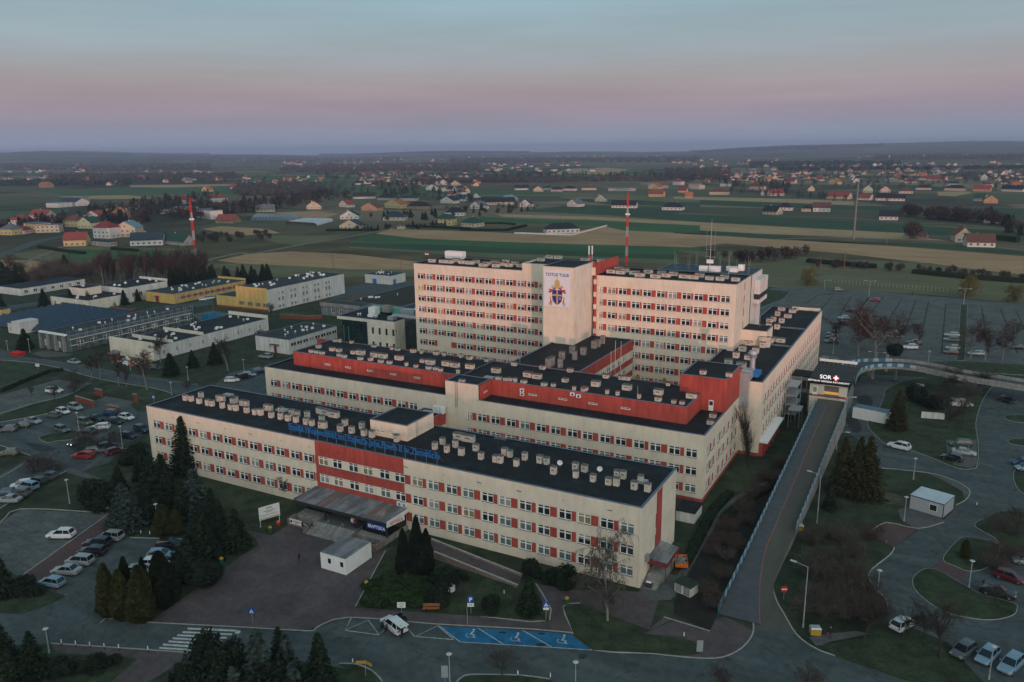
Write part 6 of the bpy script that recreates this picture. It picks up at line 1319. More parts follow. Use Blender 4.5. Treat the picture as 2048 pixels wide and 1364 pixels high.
HL = [
 ('F3',(742,716),(1010,704),'hip','white','black','inside the walled plot in the middle of the fields',11,3.2),
 ('F3',(510,486),(600,487),'gable','white','dark blue','where the farm track ends',14,3.4), ('F3',(912,481),(1000,486),'gable','white','grey','alone right of the end of the track',12,3.2),
 ('F3',(1150,440),(1250,440),'gable','cream','green','half sunk behind the hedge, left of the white bungalow',10,3), ('F3',(1292,494),(1500,497),'gable','white','black','long and low, crossed by the central mast',10,3.2,'E'),
 ('F3',(1722,512),(1890,516),'hip','white','black','right of the central mast, behind a wire fence',12,3), ('F3',(470,342),(585,340),'gable','white','black','leftmost of the row along the tree belt',10,3.2,'E'),
 ('F3',(627,354),(705,354),'gable','cream','grey','with arched gable in the row along the tree belt',12,3.2), ('F3',(715,340),(790,340),'hip','grey','dark blue','fourth in the row along the tree belt',10,3), ('F3',(775,354),(870,354),'hip','pink','black','with a low pink wall in the tree belt row',10,2.8),
 ('F3',(880,346),(970,348),'hip','white','black','just right of the pink walled bungalow',10,3.2), ('F3',(1037,342),(1160,342),'hip','cream','brown','last of the row before the concrete hall',10,3.2),
 ('F3',(1265,350),(1495,350),'flat','grey','grey','unfinished and long, behind the central mast top',12,4,'S','hall'), ('F3',(1605,332),(1690,335),'gable','yellow','orange','beside the red roofed barn',12,4), ('F3',(1692,325),(1775,325),'hip','pink','red','behind the big red roofed villa',12,4),
 ('F3',(1815,298),(1885,300),'hip','white','red','two storeys high near the pond of trees',10,5.5), ('F3',(1950,322),(2040,324),'flat','cream','grey','boxy, right of the two storey red roofed one',10,6), ('F3',(1860,362),(1930,363),'gable','pink','maroon','below the boxy cream block',10,3,'E'),
 ('F3',(1608,398),(1730,400),'gable','yellow','red','with twin gables right of the central mast',11,3.6,'E'), ('F3',(1920,408),(1985,408),'gable','orange','orange','small, at the edge of the green field',8,3,'E'),
 ('F3',(85,500),(175,506),'gable','white','grey','with white gables beside the track bend',12,3.2), ('F3',(185,470),(340,452),'gable','cream','black','with very large roof behind the white gables',14,3.2,'E'), ('F3',(345,432),(455,436),'hip','grey','blue','between the two big dark roofs',10,3),
 ('F3',(10,652),(125,660),'hip','cream','green','behind the hedged garden left of the walled plot',12,3.2), ('F3',(1540,300),(1600,305),'flat','grey','blue','low sheds left of the yellow house',10,3,'S','shed'),
 ('F2',(940,592),(1095,590),'gable','white','black','next to the white polytunnels',12,3.2), ('F2',(935,680),(1110,682),'gable','cream','dark blue','behind a dark hedge by the track',12,3.2), ('F2',(1305,602),(1490,602),'hip','cream','dark blue','with blue pool cover in front',12,3),
 ('F2',(1755,642),(1890,646),'hip','yellow','green','two storeys high above the hedge row',10,5.4), ('F2',(1835,562),(1995,562),'hip','white','black','at the track fork left of the yellow villa',12,3.2), ('F2',(1795,452),(1905,456),'gable','white','black','paired with its twin left of the orchard',12,3.2),
 ('F2',(1922,437),(2005,438),'gable','white','dark blue','right one of the orchard pair',11,3.2,'E'), ('F2',(1505,502),(1700,502),'hip','brown','black','with wide roof and timber walls',13,2.8), ('F2',(1320,490),(1455,500),'gable','yellow','orange','with balcony gable, right of the fir clump',12,4.5),
 ('F2',(1120,517),(1250,521),'gable','orange','brown','bright, left of the fir clump',12,3.6), ('F2',(930,484),(1000,490),'gable','white','red','behind the orange one',10,3), ('F2',(655,507),(775,505),'gable','cream','maroon','at the right end of the dark tree belt',11,4),
 ('F2',(1050,417),(1240,414),'gable','white','black','long, with glazed gable at its right end',10,3.2,'E'), ('F2',(1255,427),(1380,429),'hip','grey','black','behind the yellow gabled one',11,3), ('F2',(1450,432),(1590,432),'hip','cream','dark blue','with two porches below the tree belt',11,3),
 ('F2',(220,530),(380,526),'gable','yellow','grey','old cottage at the left end of the tree belt',9,3,'E'), ('F2',(1425,672),(1490,673),'flat','cream','red','tiny hut beside the track',4,2.4,'S','hut'), ('F2',(1672,343),(1770,343),'gable','white','blue','modern, with stepped gables in the far plot',10,4),
 ('F2',(1787,300),(1850,298),'gable','white','red','with steep roof beyond the modern one',10,5), ('F2',(435,266),(485,266),'gable','orange','orange','left of the far orange pair',12,4), ('F2',(500,268),(538,268),'gable','orange','red','right of the far orange pair',12,4), ('F2',(1885,305),(1960,305),'gable','cream','brown','third in the far white group',10,4),
 ('F1',(545,825),(705,806),'gable','yellow','red','nearest on the left, with hedge before it',12,4.5,'E'), ('F1',(800,752),(940,757),'hip','white','maroon','three storeys high left of the large gabled block',11,8), ('F1',(985,745),(1160,742),'gable','cream','blue','large guest block with balconies in its gable',16,7),
 ('F1',(1112,820),(1365,795),'gable','white','dark blue','long barn shape left of the red mast',12,4,'E'), ('F1',(1385,800),(1570,818),'gable','grey','green','low workshop beside the red mast',9,3,'E'), ('F1',(205,695),(310,708),'flat','yellow','grey','boxy yellow villa with terrace roof',12,7), ('F1',(310,708),(420,690),'flat','cream','grey','attached right of the boxy yellow villa',11,6),
 ('F1',(75,658),(215,660),'hip','white','red','two storeys, behind the left road',11,6), ('F1',(255,612),(395,615),'gable','pink','red','with glazed right gable above the yellow villa',12,6.5,'E'), ('F1',(540,655),(665,657),'hip','yellow','brown','two storeys, right of the cypress row',11,5.5),
 ('F1',(665,668),(780,672),'gable','green','green','with steep dark green roof',11,5), ('F1',(720,615),(860,622),'gable','white','red','two storeys, behind the green roofed one',11,6), ('F1',(950,585),(1080,583),'hip','orange','orange','steep roofed above the three storey block',11,5.5), ('F1',(1050,525),(1180,522),'gable','white','brown','long, behind the orange one',9,5,'E'),
 ('F1',(0,725),(105,728),'hip','yellow','grey','cut by the left picture edge',11,4.5), ('F1',(112,718),(212,718),'hip','pink','maroon','low, between two yellow ones',10,3), ('F1',(1368,545),(1470,548),'flat','white','brown','left part of the long white depot',12,4.5,'S','depot'), ('F1',(1480,520),(1620,525),'flat','cream','blue','right part of the long white depot',12,4,'S','depot'),
 ('F1',(1678,575),(1800,592),'flat','white','grey','tall block just right of the red mast',12,8), ('F1',(1840,625),(1990,628),'gable','brown','red','low, with wide roof right of the tall white block',12,3,'E'), ('F1',(1548,266),(1610,268),'gable','pink','red','alone in the far left fields',10,4), ('F1',(1722,357),(1770,358),'gable','yellow','orange','alone in the green far field',12,4),
 ('F1',(1745,440),(1880,445),'hip','white','red','red roofed group behind the red mast top',12,5), ('F1',(1500,455),(1600,460),'hip','pink','maroon','dark red roof left of the mast top',12,5), ('F1',(395,490),(500,492),'flat','white','blue','long depot in the left distance',20,5,'S','depot'), ('F1',(500,475),(650,480),'gable','white','dark blue','warehouse beside the long depot',18,5,'E','warehouse'), ('F1',(655,455),(705,455),'flat','grey','blue','tall end of the left distance warehouse',14,8,'S','warehouse'),
 ('F1',(885,520),(960,522),'gable','yellow','green','small, left of the long white one',9,3.5,'E'), ('F1',(780,812),(930,825),'flat','grey','black','low garage row below the three storey block',6,3,'S','garage'), ('F1',(330,320),(400,322),'gable','brown','orange','far left village edge, brick',14,6,'E'),
 ('F4',(232,657),(455,660),'hip','cream','brown','large, with lit windows left of the round crowned trees',12,3.5), ('F4',(845,670),(900,670),'gable','white','grey','small, left of the pink one',7,3), ('F4',(972,676),(1135,672),'gable','pink','maroon','with white porch, near the field edge',10,3.6,'E'),
 ('F4',(1642,706),(1900,716),'gable','cream','red','big bright red roof with two dormers',12,3.4,'E'), ('F4',(1422,617),(1500,617),'gable','cream','brown','steep gable left of the bright red roof',10,3.4), ('F4',(1668,532),(1770,536),'gable','yellow','orange','glowing orange gable above the red roof',12,4), ('F4',(872,893),(1040,902),'gable','cream','black','in the green field, front one of two',12,3,'E'),
 ('F4',(1052,848),(1225,852),'hip','white','black','in the green field, rear one of two',11,3), ('F4',(1342,860),(1450,863),'hip','cream','black','long low one left of the dark barn roofs',9,2.8), ('F4',(1480,863),(1690,866),'gable','white','brown','with dark crossed roofs near the pylon',12,4,'E'), ('F4',(1132,523),(1255,526),'gable','cream','maroon','left of the orange gabled one',10,4,'E'),
 ('F4',(120,337),(168,337),'gable','cream','grey','tall gable alone among far trees',12,6), ('F4',(712,600),(850,606),'hip','pink','brown','behind pale round crowned trees',12,5), ('F4',(0,590),(110,595),'flat','cream','grey','block at the left of the round crowned trees',12,6), ('F4',(360,560),(500,560),'flat','white','blue','long white shed behind the brown hipped one',10,4,'S','shed'),
 ('F5',(1190,1162),(1390,1166),'gable','cream','red','by the right hand track, behind the dark barn roof',13,4.5), ('F5',(1332,1216),(1650,1222),'gable','white','brown','long, nearest on the right beside the fir hedge',11,3.2,'E'), ('F5',(330,907),(545,912),'gable','white','black','alone left of the birch row',11,3.2,'E'),
 ('F5',(1522,942),(1685,944),'gable','white','dark blue','with garage, alone right of the birch row',11,3.2,'E'), ('F5',(290,687),(425,690),'gable','white','black','left half of the double one with dormers',11,3.2,'E'), ('F5',(435,692),(620,695),'gable','white','black','right half of the double one with dormers',11,3.2,'E'),
 ('F5',(1395,692),(1520,697),'gable','grey','green','old, behind bare trees at far right',12,3.4,'E'), ('F5',(1520,718),(1680,720),'gable','orange','brown','with lit gable and columns at far right',11,3.6), ('F5',(1395,582),(1590,586),'gable','orange','red','wide bright roof with dormer at far right',12,3.4,'E'), ('F5',(1720,582),(1960,590),'gable','white','black','row of three dark roofs at the right edge',12,3.2,'E'),
 ('F5',(1072,572),(1300,577),'hip','cream','black','wide black roof with yellow wall piece',12,3), ('F5',(745,566),(910,569),'hip','pink','black','bungalow alone in the green plot',10,3), ('F5',(555,608),(715,609),'hip','cream','brown','with hexagonal bay, right of the red gables',11,3), ('F5',(340,597),(460,597),'gable','pink','maroon','twin steep gables right of the pylon',10,3.6),
 ('F5',(150,599),(255,599),'gable','green','grey','pale green one next to the pylon',10,5), ('F5',(90,680),(220,686),'gable','white','red','small, just right of the pylon',9,3,'E'), ('F5',(1480,457),(1565,457),'gable','white','grey','tall gable among dark firs',11,5.5), ('F5',(390,472),(550,480),'gable','cream','brown','with glowing gable above the double one',10,3.4),
 ('F5',(600,490),(745,492),'hip','white','maroon','low and wide in the second row',11,3), ('F5',(1075,517),(1240,520),'hip','white','dark blue','long low one above the black roof',10,3), ('F5',(870,462),(1070,467),'gable','pink','red','long red roofs in the middle of the suburb',12,3.4,'E'), ('F5',(520,412),(600,413),'gable','orange','orange','bright gable in the third row',11,4),
 ('F5',(760,412),(860,413),'gable','pink','orange','low, right of the bright orange gable',11,3.4,'E'), ('F5',(620,357),(700,358),'gable','yellow','dark blue','yellow gable in the far row',12,4), ('F5',(770,1127),(838,1131),'gable','brown','brown','tiny timber shed beside the big bare tree',6,2.6,'E','shed'),
]
for q in HL:
 q = list(q); t, bl, br, shp, wc, rc, wh = q[:7]; d = q[7]; h = q[8]; gb = q[9] if len(q) > 9 else 'S'; kd = q[10] if len(q) > 10 else 'house'
 house(t, bl, br, shp, wc, rc, wh, d, h, gb, kd)
low_wall('low pale wall round the plot of the black roofed bungalow in the fields', 'F3', [(465, 714), (960, 730), (1255, 650)], 1.1, .25, whitew, 'garden_wall')
# far villages: small houses, told apart by wall and roof only
far_m = {}
def far_house(px, py, sc=1.0):
 k = (hr_.choice(['white', 'white', 'cream', 'cream', 'pink', 'yellow', 'grey']), hr_.choice(['black', 'red', 'red', 'orange', 'brown', 'dark blue', 'maroon', 'grey']), hr_.choice(['gable', 'gable', 'hip']), hr_.choice('SE'))
 if k not in far_m:
  b, r, _ = house_parts(10.5, 8.5, 3.0, k[2], k[0], k[1], k[3]); far_m[k] = (b.mesh('wall'), r.mesh('roof'))
 o = thing('house', G('P', px, py), '%s village house with %s %s roof, small in the far suburbs' % (k[0], k[1], 'hipped' if k[2] == 'hip' else 'pitched'), 'house', hr_.uniform(-.6, .6), 'houses of the far villages'); o.scale = (sc,)*3
 link('wall', far_m[k][0], o); link('roof', far_m[k][1], o)
HP = []
for (xa, xb, ya, yb_, n, sc) in ((1400, 2048, 332, 350, 40, 1.35), (1440, 2048, 350, 366, 42, 1.05), (1380, 1720, 350, 372, 18, 1), (1330, 1560, 322, 332, 14, 1.6), (560, 900, 318, 336, 34, 1.7), (700, 960, 345, 372, 34, 1.05), (460, 640, 352, 380, 16, 1), (0, 240, 345, 366, 18, 1.2), (260, 460, 338, 362, 12, 1.3), (960, 1240, 322, 345, 22, 1.5), (1650, 2048, 306, 322, 22, 2.0), (900, 1330, 308, 318, 18, 2.4), (300, 900, 312, 320, 16, 2.4), (0, 170, 322, 340, 12, 1.8), (1960, 2048, 360, 380, 5, 1), (840, 960, 376, 396, 6, 1)):
 for i in range(int(n*1.7)): px_ = hr_.uniform(xa, xb); HP.append((ya+(yb_-ya)*hr_.random()-13*(px_-1024)/2048, px_, (1+(sc-1)*.5)*hr_.uniform(.8, 1.15)))
HP.sort(reverse=True)
for (y_, x_, s_) in HP[:180]: far_house(x_, y_, s_)
b = MB()      # beyond those, houses too small and too many to pick apart
for (y_, x_, s_) in HP[180:]:
 g = G('P', x_, y_); w_, r_, q_ = house_parts(10, 8, 3.2, hr_.choice(['gable', 'hip']), hr_.choice(['white', 'cream', 'pink', 'grey']), hr_.choice(['black', 'red', 'orange', 'brown', 'grey']), hr_.choice('SE')); M = Matrix.Translation(g) @ Matrix.Rotation(hr_.uniform(-.6, .6), 4, 'Z') @ Matrix.Scale(s_, 4)
 for o_ in (w_, r_):
  i0 = len(b.v); b.v += [tuple(M @ Vector(p)) for p in o_.v]
  for f, m in zip(o_.f, o_.m): b.f.append(tuple(i0+j for j in f)); b.m.append(b.mi(o_.mats[m]))
tag(b.build('distant_houses'), 'tiny scattered houses of the most distant villages near the horizon', 'houses', kind='stuff')
# polytunnels and glasshouse roofs
tun = pm('polytunnel_film', (.40, .46, .50), .1, .3, .5)
pt = thing('polytunnel_row', G('F2', 500, 632), 'row of pale plastic growing tunnels left of the two gabled houses', 'polytunnels')
for k in range(9):
 a, c = G('F2', 500+26*k, 634+1.6*k), G('F2', 640+26*k, 602+.6*k); a -= pt.location; c -= pt.location; b = MB(); d = (c-a).normalized(); q = Vector((-d.y, d.x, 0)); prev = None
 for j in range(7):
  an = math.pi*j/6; off = q*(3.6*math.cos(an))+Vector((0, 0, 2.8*math.sin(an)))
  if prev is not None: b.face([a+prev, c+prev, c+off, a+off], tun)
  prev = off
 b.build('tunnel', pt)
gh = thing('glasshouse', G('F2', 180, 600), 'wide low glasshouse with blue grey ridged roofs at the tree belt', 'glasshouse')
P_ = [G('F2', 180, 602)-gh.location, G('F2', 600, 602)-gh.location, G('F2', 560, 575)-gh.location, G('F2', 230, 570)-gh.location]; nn = 14
for k in range(nn):
 s0, s1 = k/nn, (k+1)/nn; A_, B_ = P_[0].lerp(P_[1], s0), P_[0].lerp(P_[1], s1); D_, C_ = P_[3].lerp(P_[2], s0), P_[3].lerp(P_[2], s1); u = Vector((0, 0, 2.6)); v = Vector((0, 0, 4)); b = MB(); M1, M2 = (A_+B_)/2+v, (D_+C_)/2+v
 gm = pm('glasshouse_glass', (.10, .15, .19), .1, .3, .3); b.face([A_+u, M1, M2, D_+u], gm); b.face([M1, B_+u, C_+u, M2], gm); b.face([A_, B_, B_+u, A_+u], gm); b.face([A_+u, B_+u, M1], gm); b.build('bay', gh)
mgr = pm('mast_grey_paint', (.34, .34, .34), .1, 1, .6)
# masts and pylon
def mast(label, t, base, top, striped=True, r0=.75, r1=.5, cat='mast', kind_='radio_mast'):
 g = G(t, *base); H = hgt(t, base, top); o = thing(kind_, g, label, cat); n = 7
 if striped:
  for k in range(n):
   z0, z1 = H*k/n, H*(k+1)/n-.05; ra = r0+(r1-r0)*k/n; rc = r0+(r1-r0)*(k+1)/n; m = redp if k % 2 == 0 else mgr; b = MB()
   for a in range(3): t0 = 2.094*a; b.tube((ra*math.cos(t0), ra*math.sin(t0), z0), (rc*math.cos(t0), rc*math.sin(t0), z1), .15, .13, m, 5)
   for j in range(6):
    zz = z0+(z1-z0)*j/6; z2 = z0+(z1-z0)*(j+1)/6
    for a in range(3):
     t0, t1 = 2.094*a, 2.094*(a+1); b.tube((ra*math.cos(t0), ra*math.sin(t0), zz), (ra*math.cos(t1), ra*math.sin(t1), z2), .06, .06, m, 4)
   b.tube((0, 0, z0), (0, 0, z1), .2, .2, m, 5); b.build('section', o)
  b = MB(); b.tube((0, 0, H), (0, 0, H+3), .3, .15, redp, 5); b.build('tip', o)
  for a in range(3): b = MB(); b.tube((r1*1.6*math.cos(2.1*a), r1*1.6*math.sin(2.1*a), H*.74), (r1*1.6*math.cos(2.1*a), r1*1.6*math.sin(2.1*a), H*.74+.8), .7, .7, whitem, 8); b.build('dish', o)
 else:
  b = MB(); b.tube((0, 0, 0), (0, 0, H), r0, r1, pm('weathered_concrete_pole', (.17, .17, .16), .15, 1, .9), 8); b.build('shaft', o)
 return o
mast('red and white lattice mast rising from the meadow at left', 'T1', (1152, 740), (1115, 370))
mast('red and white lattice mast standing behind the tower block', 'F3', (1420, 985), (1432, 400), r0=.7, r1=.45)
mast('thin pale concrete power pylon in the fields at right', 'T3', (1050, 582), (1075, 240), False, .75, .45)
mast('slim brick red and white chimney stack among the left houses', 'F1', (1195, 720), (1183, 610), False, .9, .7, 'chimney', 'chimney_stack')
for i, (t, b_, tp, lb) in enumerate((('F2',(882,1010),(878,895),'left of two wooden poles in the brown field'),('F2',(1460,1010),(1458,905),'right of two wooden poles in the brown field'),('T3',(995,755),(998,655),'wooden power pole standing by the ditch scrub'),('T3',(858,748),(862,680),'short wooden pole left of the ditch pole'),('F5',(415,1190),(418,1050),'wooden pole between pylon and big bare tree'),('D2',(45,560),(20,480),'lamp pole left of the yellow pavilion'),('T1',(1250,1010),(1254,960),'lamp pole beside the yellow annex'))):
 g = G(t, *b_); H = hgt(t, b_, tp); o = thing('power_pole', g, lb, 'pole'); b = MB(); b.tube((0, 0, 0), (0, 0, H), .16, .12, woodm, 6); b.build('pole', o); b = MB(); b.tube((-1, 0, H-.5), (1, 0, H-.5), .06, .06, darkm, 4); b.build('crossarm', o)
# ================================================================== VEGETATION
def fol(name, c, c2): return pm(name, c, .3, .9, .95, c2=c2, spec=.1)
fsp = fol('spruce_needles', (.010, .020, .012), (.026, .042, .024)); fbl = fol('blue_spruce_needles', (.022, .040, .036), (.055, .078, .068)); fth = fol('thuja_foliage', (.022, .030, .010), (.062, .066, .022)); fdk = fol('dark_thuja_foliage', (.008, .016, .009), (.020, .032, .016))
fyw = fol('yew_foliage', (.009, .018, .012), (.024, .036, .022)); fgr = fol('juniper_foliage', (.016, .034, .012), (.032, .058, .022)); fbr = fol('bronzed_spruce_needles', (.022, .024, .010), (.050, .046, .020)); fwl = fol('willow_twigs', (.06, .058, .018), (.13, .12, .04))
bark = pm('dark_bark', (.040, .034, .028), .25, 3, .95); birchb = pm('birch_bark', (.13, .12, .11), .35, 2, .9, c2=(.24, .23, .21), stretch=(1, 1, 6)); twig = pm('brown_twigs', (.030, .025, .021), .2, 2, .95, c2=(.052, .043, .036)); twigr = pm('reddish_twigs', (.036, .025, .021), .2, 2, .95, c2=(.060, .043, .037)); twigg = pm('grey_twigs', (.045, .042, .037), .2, 2, .95, c2=(.08, .074, .066))
def leaf(b, p, s, r, m):
 a = Vector((r.uniform(-1, 1), r.uniform(-1, 1), r.uniform(-.7, .7))).normalized(); c = a.cross(Vector((r.uniform(-1, 1), r.uniform(-1, 1), r.uniform(-1, 1)))).normalized()
 i = len(b.v); b.v += [tuple(p-a*s), tuple(p+c*s*.55), tuple(p+a*s), tuple(p-c*s*.55)]; b.f.append((i, i+1, i+2, i+3)); b.m.append(b.mi(m))
def spruce(h, rad, seed, m, s=.30, dens=1.0, core=True):
 s *= 1.25; dens *= 1.15; r = random.Random(seed); t = MB(); t.tube((0, 0, 0), (0, 0, h*.96), h*.018+.06, .02, bark, 6); b = MB(); z = h*.05; n = int(h*3.2*dens)
 if core:
  for k in range(5): z0 = h*(.07+.17*k); b.tube((0, 0, z0), (0, 0, z0+h*.24), rad*(1-z0/h)*.72, .05, m, 8, cap=False)
 for i in range(n):
  f = i/n; z = h*(.04+.95*f); L_ = rad*(1-f)**.85*r.uniform(.82, 1.12)+.12; nb_ = max(5, int(11*(1-f)+4))
  for k in range(nb_):
   a = 6.283*(k+r.random())/nb_; ll = L_*r.uniform(.75, 1.1); d = Vector((math.cos(a), math.sin(a), 0)); steps = max(2, int(ll/.38))
   for j in range(steps):
    u = (j+1)/steps
    if u < .35: continue
    p = d*(ll*u)+Vector((0, 0, z-.28*ll*u*u+.10*ll*u+r.uniform(-.08, .08))); leaf(b, p, s*r.uniform(.7, 1.2), r, m)
    if r.random() < .6: q = Vector((-d.y, d.x, 0)); leaf(b, p+q*r.uniform(-.35, .35)*ll*.4-Vector((0, 0, .12)), s*r.uniform(.6, 1), r, m)
 return t.mesh('trunk'), b.mesh('crown')
def thuja(h, rad, seed, m, s=.20, pw=.55, lumps=3):
 r = random.Random(seed); t = MB(); t.tube((0, 0, 0), (0, 0, h*.5), .12, .05, bark, 6); b = MB(); ph = [r.uniform(0, 6.28) for _ in range(6)]
 def R_(f, a): return rad*(max(0, 1-f)**pw)*(min(1, .55+f*3))*(1+.13*math.sin(lumps*a+ph[0]+f*4)+.08*math.sin(7*a+ph[1]-f*9)+.06*math.sin(f*22+ph[2]+2*a))
 ns_, nh = 14, 12
 for i in range(nh+1):
  for k in range(ns_): a = 6.283*k/ns_; f = i/nh; q = R_(f, a)*.86; b.v.append((q*math.cos(a), q*math.sin(a), .1+h*.97*f))
 km = b.mi(m)
 for i in range(nh):
  for k in range(ns_): b.f.append((i*ns_+k, i*ns_+(k+1) % ns_, (i+1)*ns_+(k+1) % ns_, (i+1)*ns_+k)); b.m.append(km)
 N_ = int(h*rad*330)
 for i in range(N_):
  f = r.random()**1.25; a = r.uniform(0, 6.283); q = R_(f, a)*r.uniform(.84, 1.06); p = Vector((q*math.cos(a), q*math.sin(a), .05+h*f));
  d = Vector((math.cos(a)*.5, math.sin(a)*.5, 1)).normalized(); c = d.cross(Vector((r.uniform(-1, 1), r.uniform(-1, 1), .2))).normalized(); ss = s*r.uniform(.6, 1.2); i0 = len(b.v); b.v += [tuple(p-d*ss), tuple(p+c*ss*.5), tuple(p+d*ss*1.1), tuple(p-c*ss*.5)]; b.f.append((i0, i0+1, i0+2, i0+3)); b.m.append(km)
 return t.mesh('trunk'), b.mesh('crown')
def bush(h, rad, seed, m, n=900, s=.22, flat=1.0):
 r = random.Random(seed); t = MB(); t.tube((0, 0, 0), (0, 0, h*.4), .08, .04, bark, 5); b = MB(); cl = [(Vector((r.uniform(-.5, .5)*rad, r.uniform(-.5, .5)*rad, h*r.uniform(.3, .62))), r.uniform(.4, .62)) for _ in range(7)]
 for c, q in cl:
  for i in range(n//7):
   d = Vector((r.gauss(0, 1), r.gauss(0, 1), r.gauss(0, 1))).normalized()*r.uniform(.75, 1.05); p = c+Vector((d.x*rad*q, d.y*rad*q, d.z*h*q*.72*flat)); p.z = max(.05, p.z); leaf(b, p, s*r.uniform(.6, 1.3), r, m)
  b.tube((c.x, c.y, max(.05, c.z-h*q*.5)), (c.x, c.y, c.z+h*q*.5), rad*q*.72, rad*q*.4, m, 7)
 return t.mesh('trunk'), b.mesh('crown')
def bare(h, seed, mt, mw_, spread=.55, levels=4, droop=0, trunk=.35, n1=9, dens=1.0, tw=.022):
 r = random.Random(seed); t = MB(); b = MB()
 def br(p, d, L_, rad, lv, bb):
  n = 3 if lv < 2 else 2; q = p; dd = d
  for k in range(n):
   dd = (dd+Vector((r.uniform(-.16, .16), r.uniform(-.16, .16), r.uniform(-.05, .12)-droop*lv*.16))).normalized(); q2 = q+dd*(L_/n); r2 = rad*(1-(k+1)/n*.45)
   (t if lv < 2 else b).tube(q, q2, max(rad*(1-k/n*.45), tw*.8), max(r2, tw*.6), mt if lv < 2 else mw_, 5 if lv < 1 else 3, cap=False)
   if lv < levels:
    m_n = {0: int(n1/n*1.0), 1: 3, 2: 3, 3: 3}[min(lv, 3)]; m_n = max(1, int(m_n*dens+r.random()*.8))
    if not (lv == 0 and k == 0 and trunk > .3):
     for _ in range(m_n):
      a = r.uniform(0, 6.283); o = dd.orthogonal().normalized(); c = dd.cross(o); side = o*math.cos(a)+c*math.sin(a); nd = (dd*(1-spread)+side*spread+Vector((0, 0, .18-droop*.25*lv))).normalized(); br(q+(q2-q)*r.random(), nd, L_*r.uniform(.42, .62), max(rad*.42, tw), lv+1, bb)
   q = q2
 br(Vector((0, 0, 0)), Vector((0, 0, 1)), h*.78, h*.017+.04, 0, b)
 return t.mesh('trunk'), b.mesh('crown')
def barebush(h, rad, seed, m, n=34):
 r = random.Random(seed); t = MB(); b = MB(); t.tube((0, 0, 0), (0, 0, .3), .12, .1, bark, 5)
 for i in range(n):
  a = r.uniform(0, 6.283); e = r.uniform(.25, 1.0); d = Vector((math.cos(a)*rad, math.sin(a)*rad, h*e));
  L_ = r.uniform(.7, 1.0); p = Vector((0, 0, .1)); q = d*.5*L_+Vector((0, 0, h*.10)); w = d*L_; b.tube(p, q, .045, .03, m, 3, cap=False); b.tube(q, w, .03, .012, m, 3, cap=False)
  for j in range(9):
   u = r.uniform(.3, 1); s0 = p.lerp(q, u) if r.random() < .4 else q.lerp(w, u); e0 = s0+Vector((r.gauss(0, .3)*rad, r.gauss(0, .3)*rad, abs(r.gauss(0, .25))*h)); b.tube(s0, e0, .018, .01, m, 3, cap=False)
   for _ in range(3): s1 = s0.lerp(e0, r.uniform(.4, 1)); b.tube(s1, s1+Vector((r.gauss(0, .12)*rad, r.gauss(0, .12)*rad, abs(r.gauss(0, .12))*h)), .013, .007, m, 3, cap=False)
 return t.mesh('trunk'), b.mesh('crown')
LIB = {}
def lib(k, f): LIB[k] = f; return k
def ground_h(x, y): return 0
lib('sp1', spruce(12, 3.0, 1, fsp)); lib('sp2', spruce(14, 2.7, 2, fsp)); lib('sp3', spruce(9, 2.4, 3, fsp)); lib('bs1', spruce(11, 3.1, 4, fbl)); lib('bs2', spruce(8, 1.9, 5, fbl)); lib('sb1', spruce(15, 3.3, 6, fbr)); lib('sb2', spruce(13, 3.0, 7, fbr)); lib('sn', spruce(16, 2.6, 8, fsp, .26))
lib('th1', thuja(6.5, 1.25, 11, fth)); lib('th2', thuja(6.0, 1.35, 12, fth)); lib('td1', thuja(6.5, 1.3, 13, fdk)); lib('td2', thuja(7.5, 2.0, 14, fdk, .22)); lib('tg', thuja(8.5, 1.7, 15, fyw, .24, .7, 2)); lib('ty', thuja(5, 1.5, 16, fth, .22, .45, 4))
lib('yw1', bush(6, 3.2, 21, fyw, 2600, .28)); lib('yw2', bush(4.5, 3.0, 22, fyw, 2200, .26)); lib('jn', bush(1.5, 3.2, 23, fgr, 2200, .22)); lib('bu', bush(1.6, 1.3, 24, fyw, 800, .16))
lib('bt1', bare(11, 31, bark, twig)); lib('bt2', bare(9, 32, bark, twigg)); lib('bt3', bare(13, 33, bark, twigr)); lib('bi1', bare(13, 34, birchb, twigr, .42, 4, .35)); lib('bi2', bare(11, 35, birchb, twig, .40, 4, .3)); lib('bi3', bare(10.5, 36, birchb, twigg, .45, 4, .9, .2, 12, .95))
lib('pop', bare(13, 37, bark, twig, .30, 3, 0, .2, 22)); lib('wl', bare(9, 38, bark, fwl, .6, 4, .9, .2, 14)); tb1 = pm('bush_twigs', (.050, .036, .029), .2, 2, .95, c2=(.090, .068, .056)); tb2 = pm('grey_bush_twigs', (.055, .048, .042), .2, 2, .95, c2=(.10, .088, .074)); lib('bb1', barebush(3.6, 2.6, 41, tb1, 40)); lib('bb2', barebush(2.8, 2.2, 42, tb2, 34)); lib('bb3', barebush(4.6, 3.0, 43, tb2, 42)); lib('bb4', barebush(3.2, 2.6, 44, tb1, 56)); lib('wl2', bare(4, 46, bark, twigg, .6, 3, 1.0, .2, 14))
SZ = dict(sp1=12, sp2=14, sp3=9, bs1=11, bs2=8, sb1=15, sb2=13, sn=16, th1=6.5, th2=6, td1=6.5, td2=7.5, tg=8.5, ty=5, yw1=6, yw2=4.5, jn=1.5, bu=1.6, bt1=11, bt2=9, bt3=13, bi1=13, bi2=11, bi3=10.5, pop=13, wl=9, bb1=3.6, bb2=2.8, bb3=4.6, bb4=3.2, wl2=4)
vr = random.Random(77)
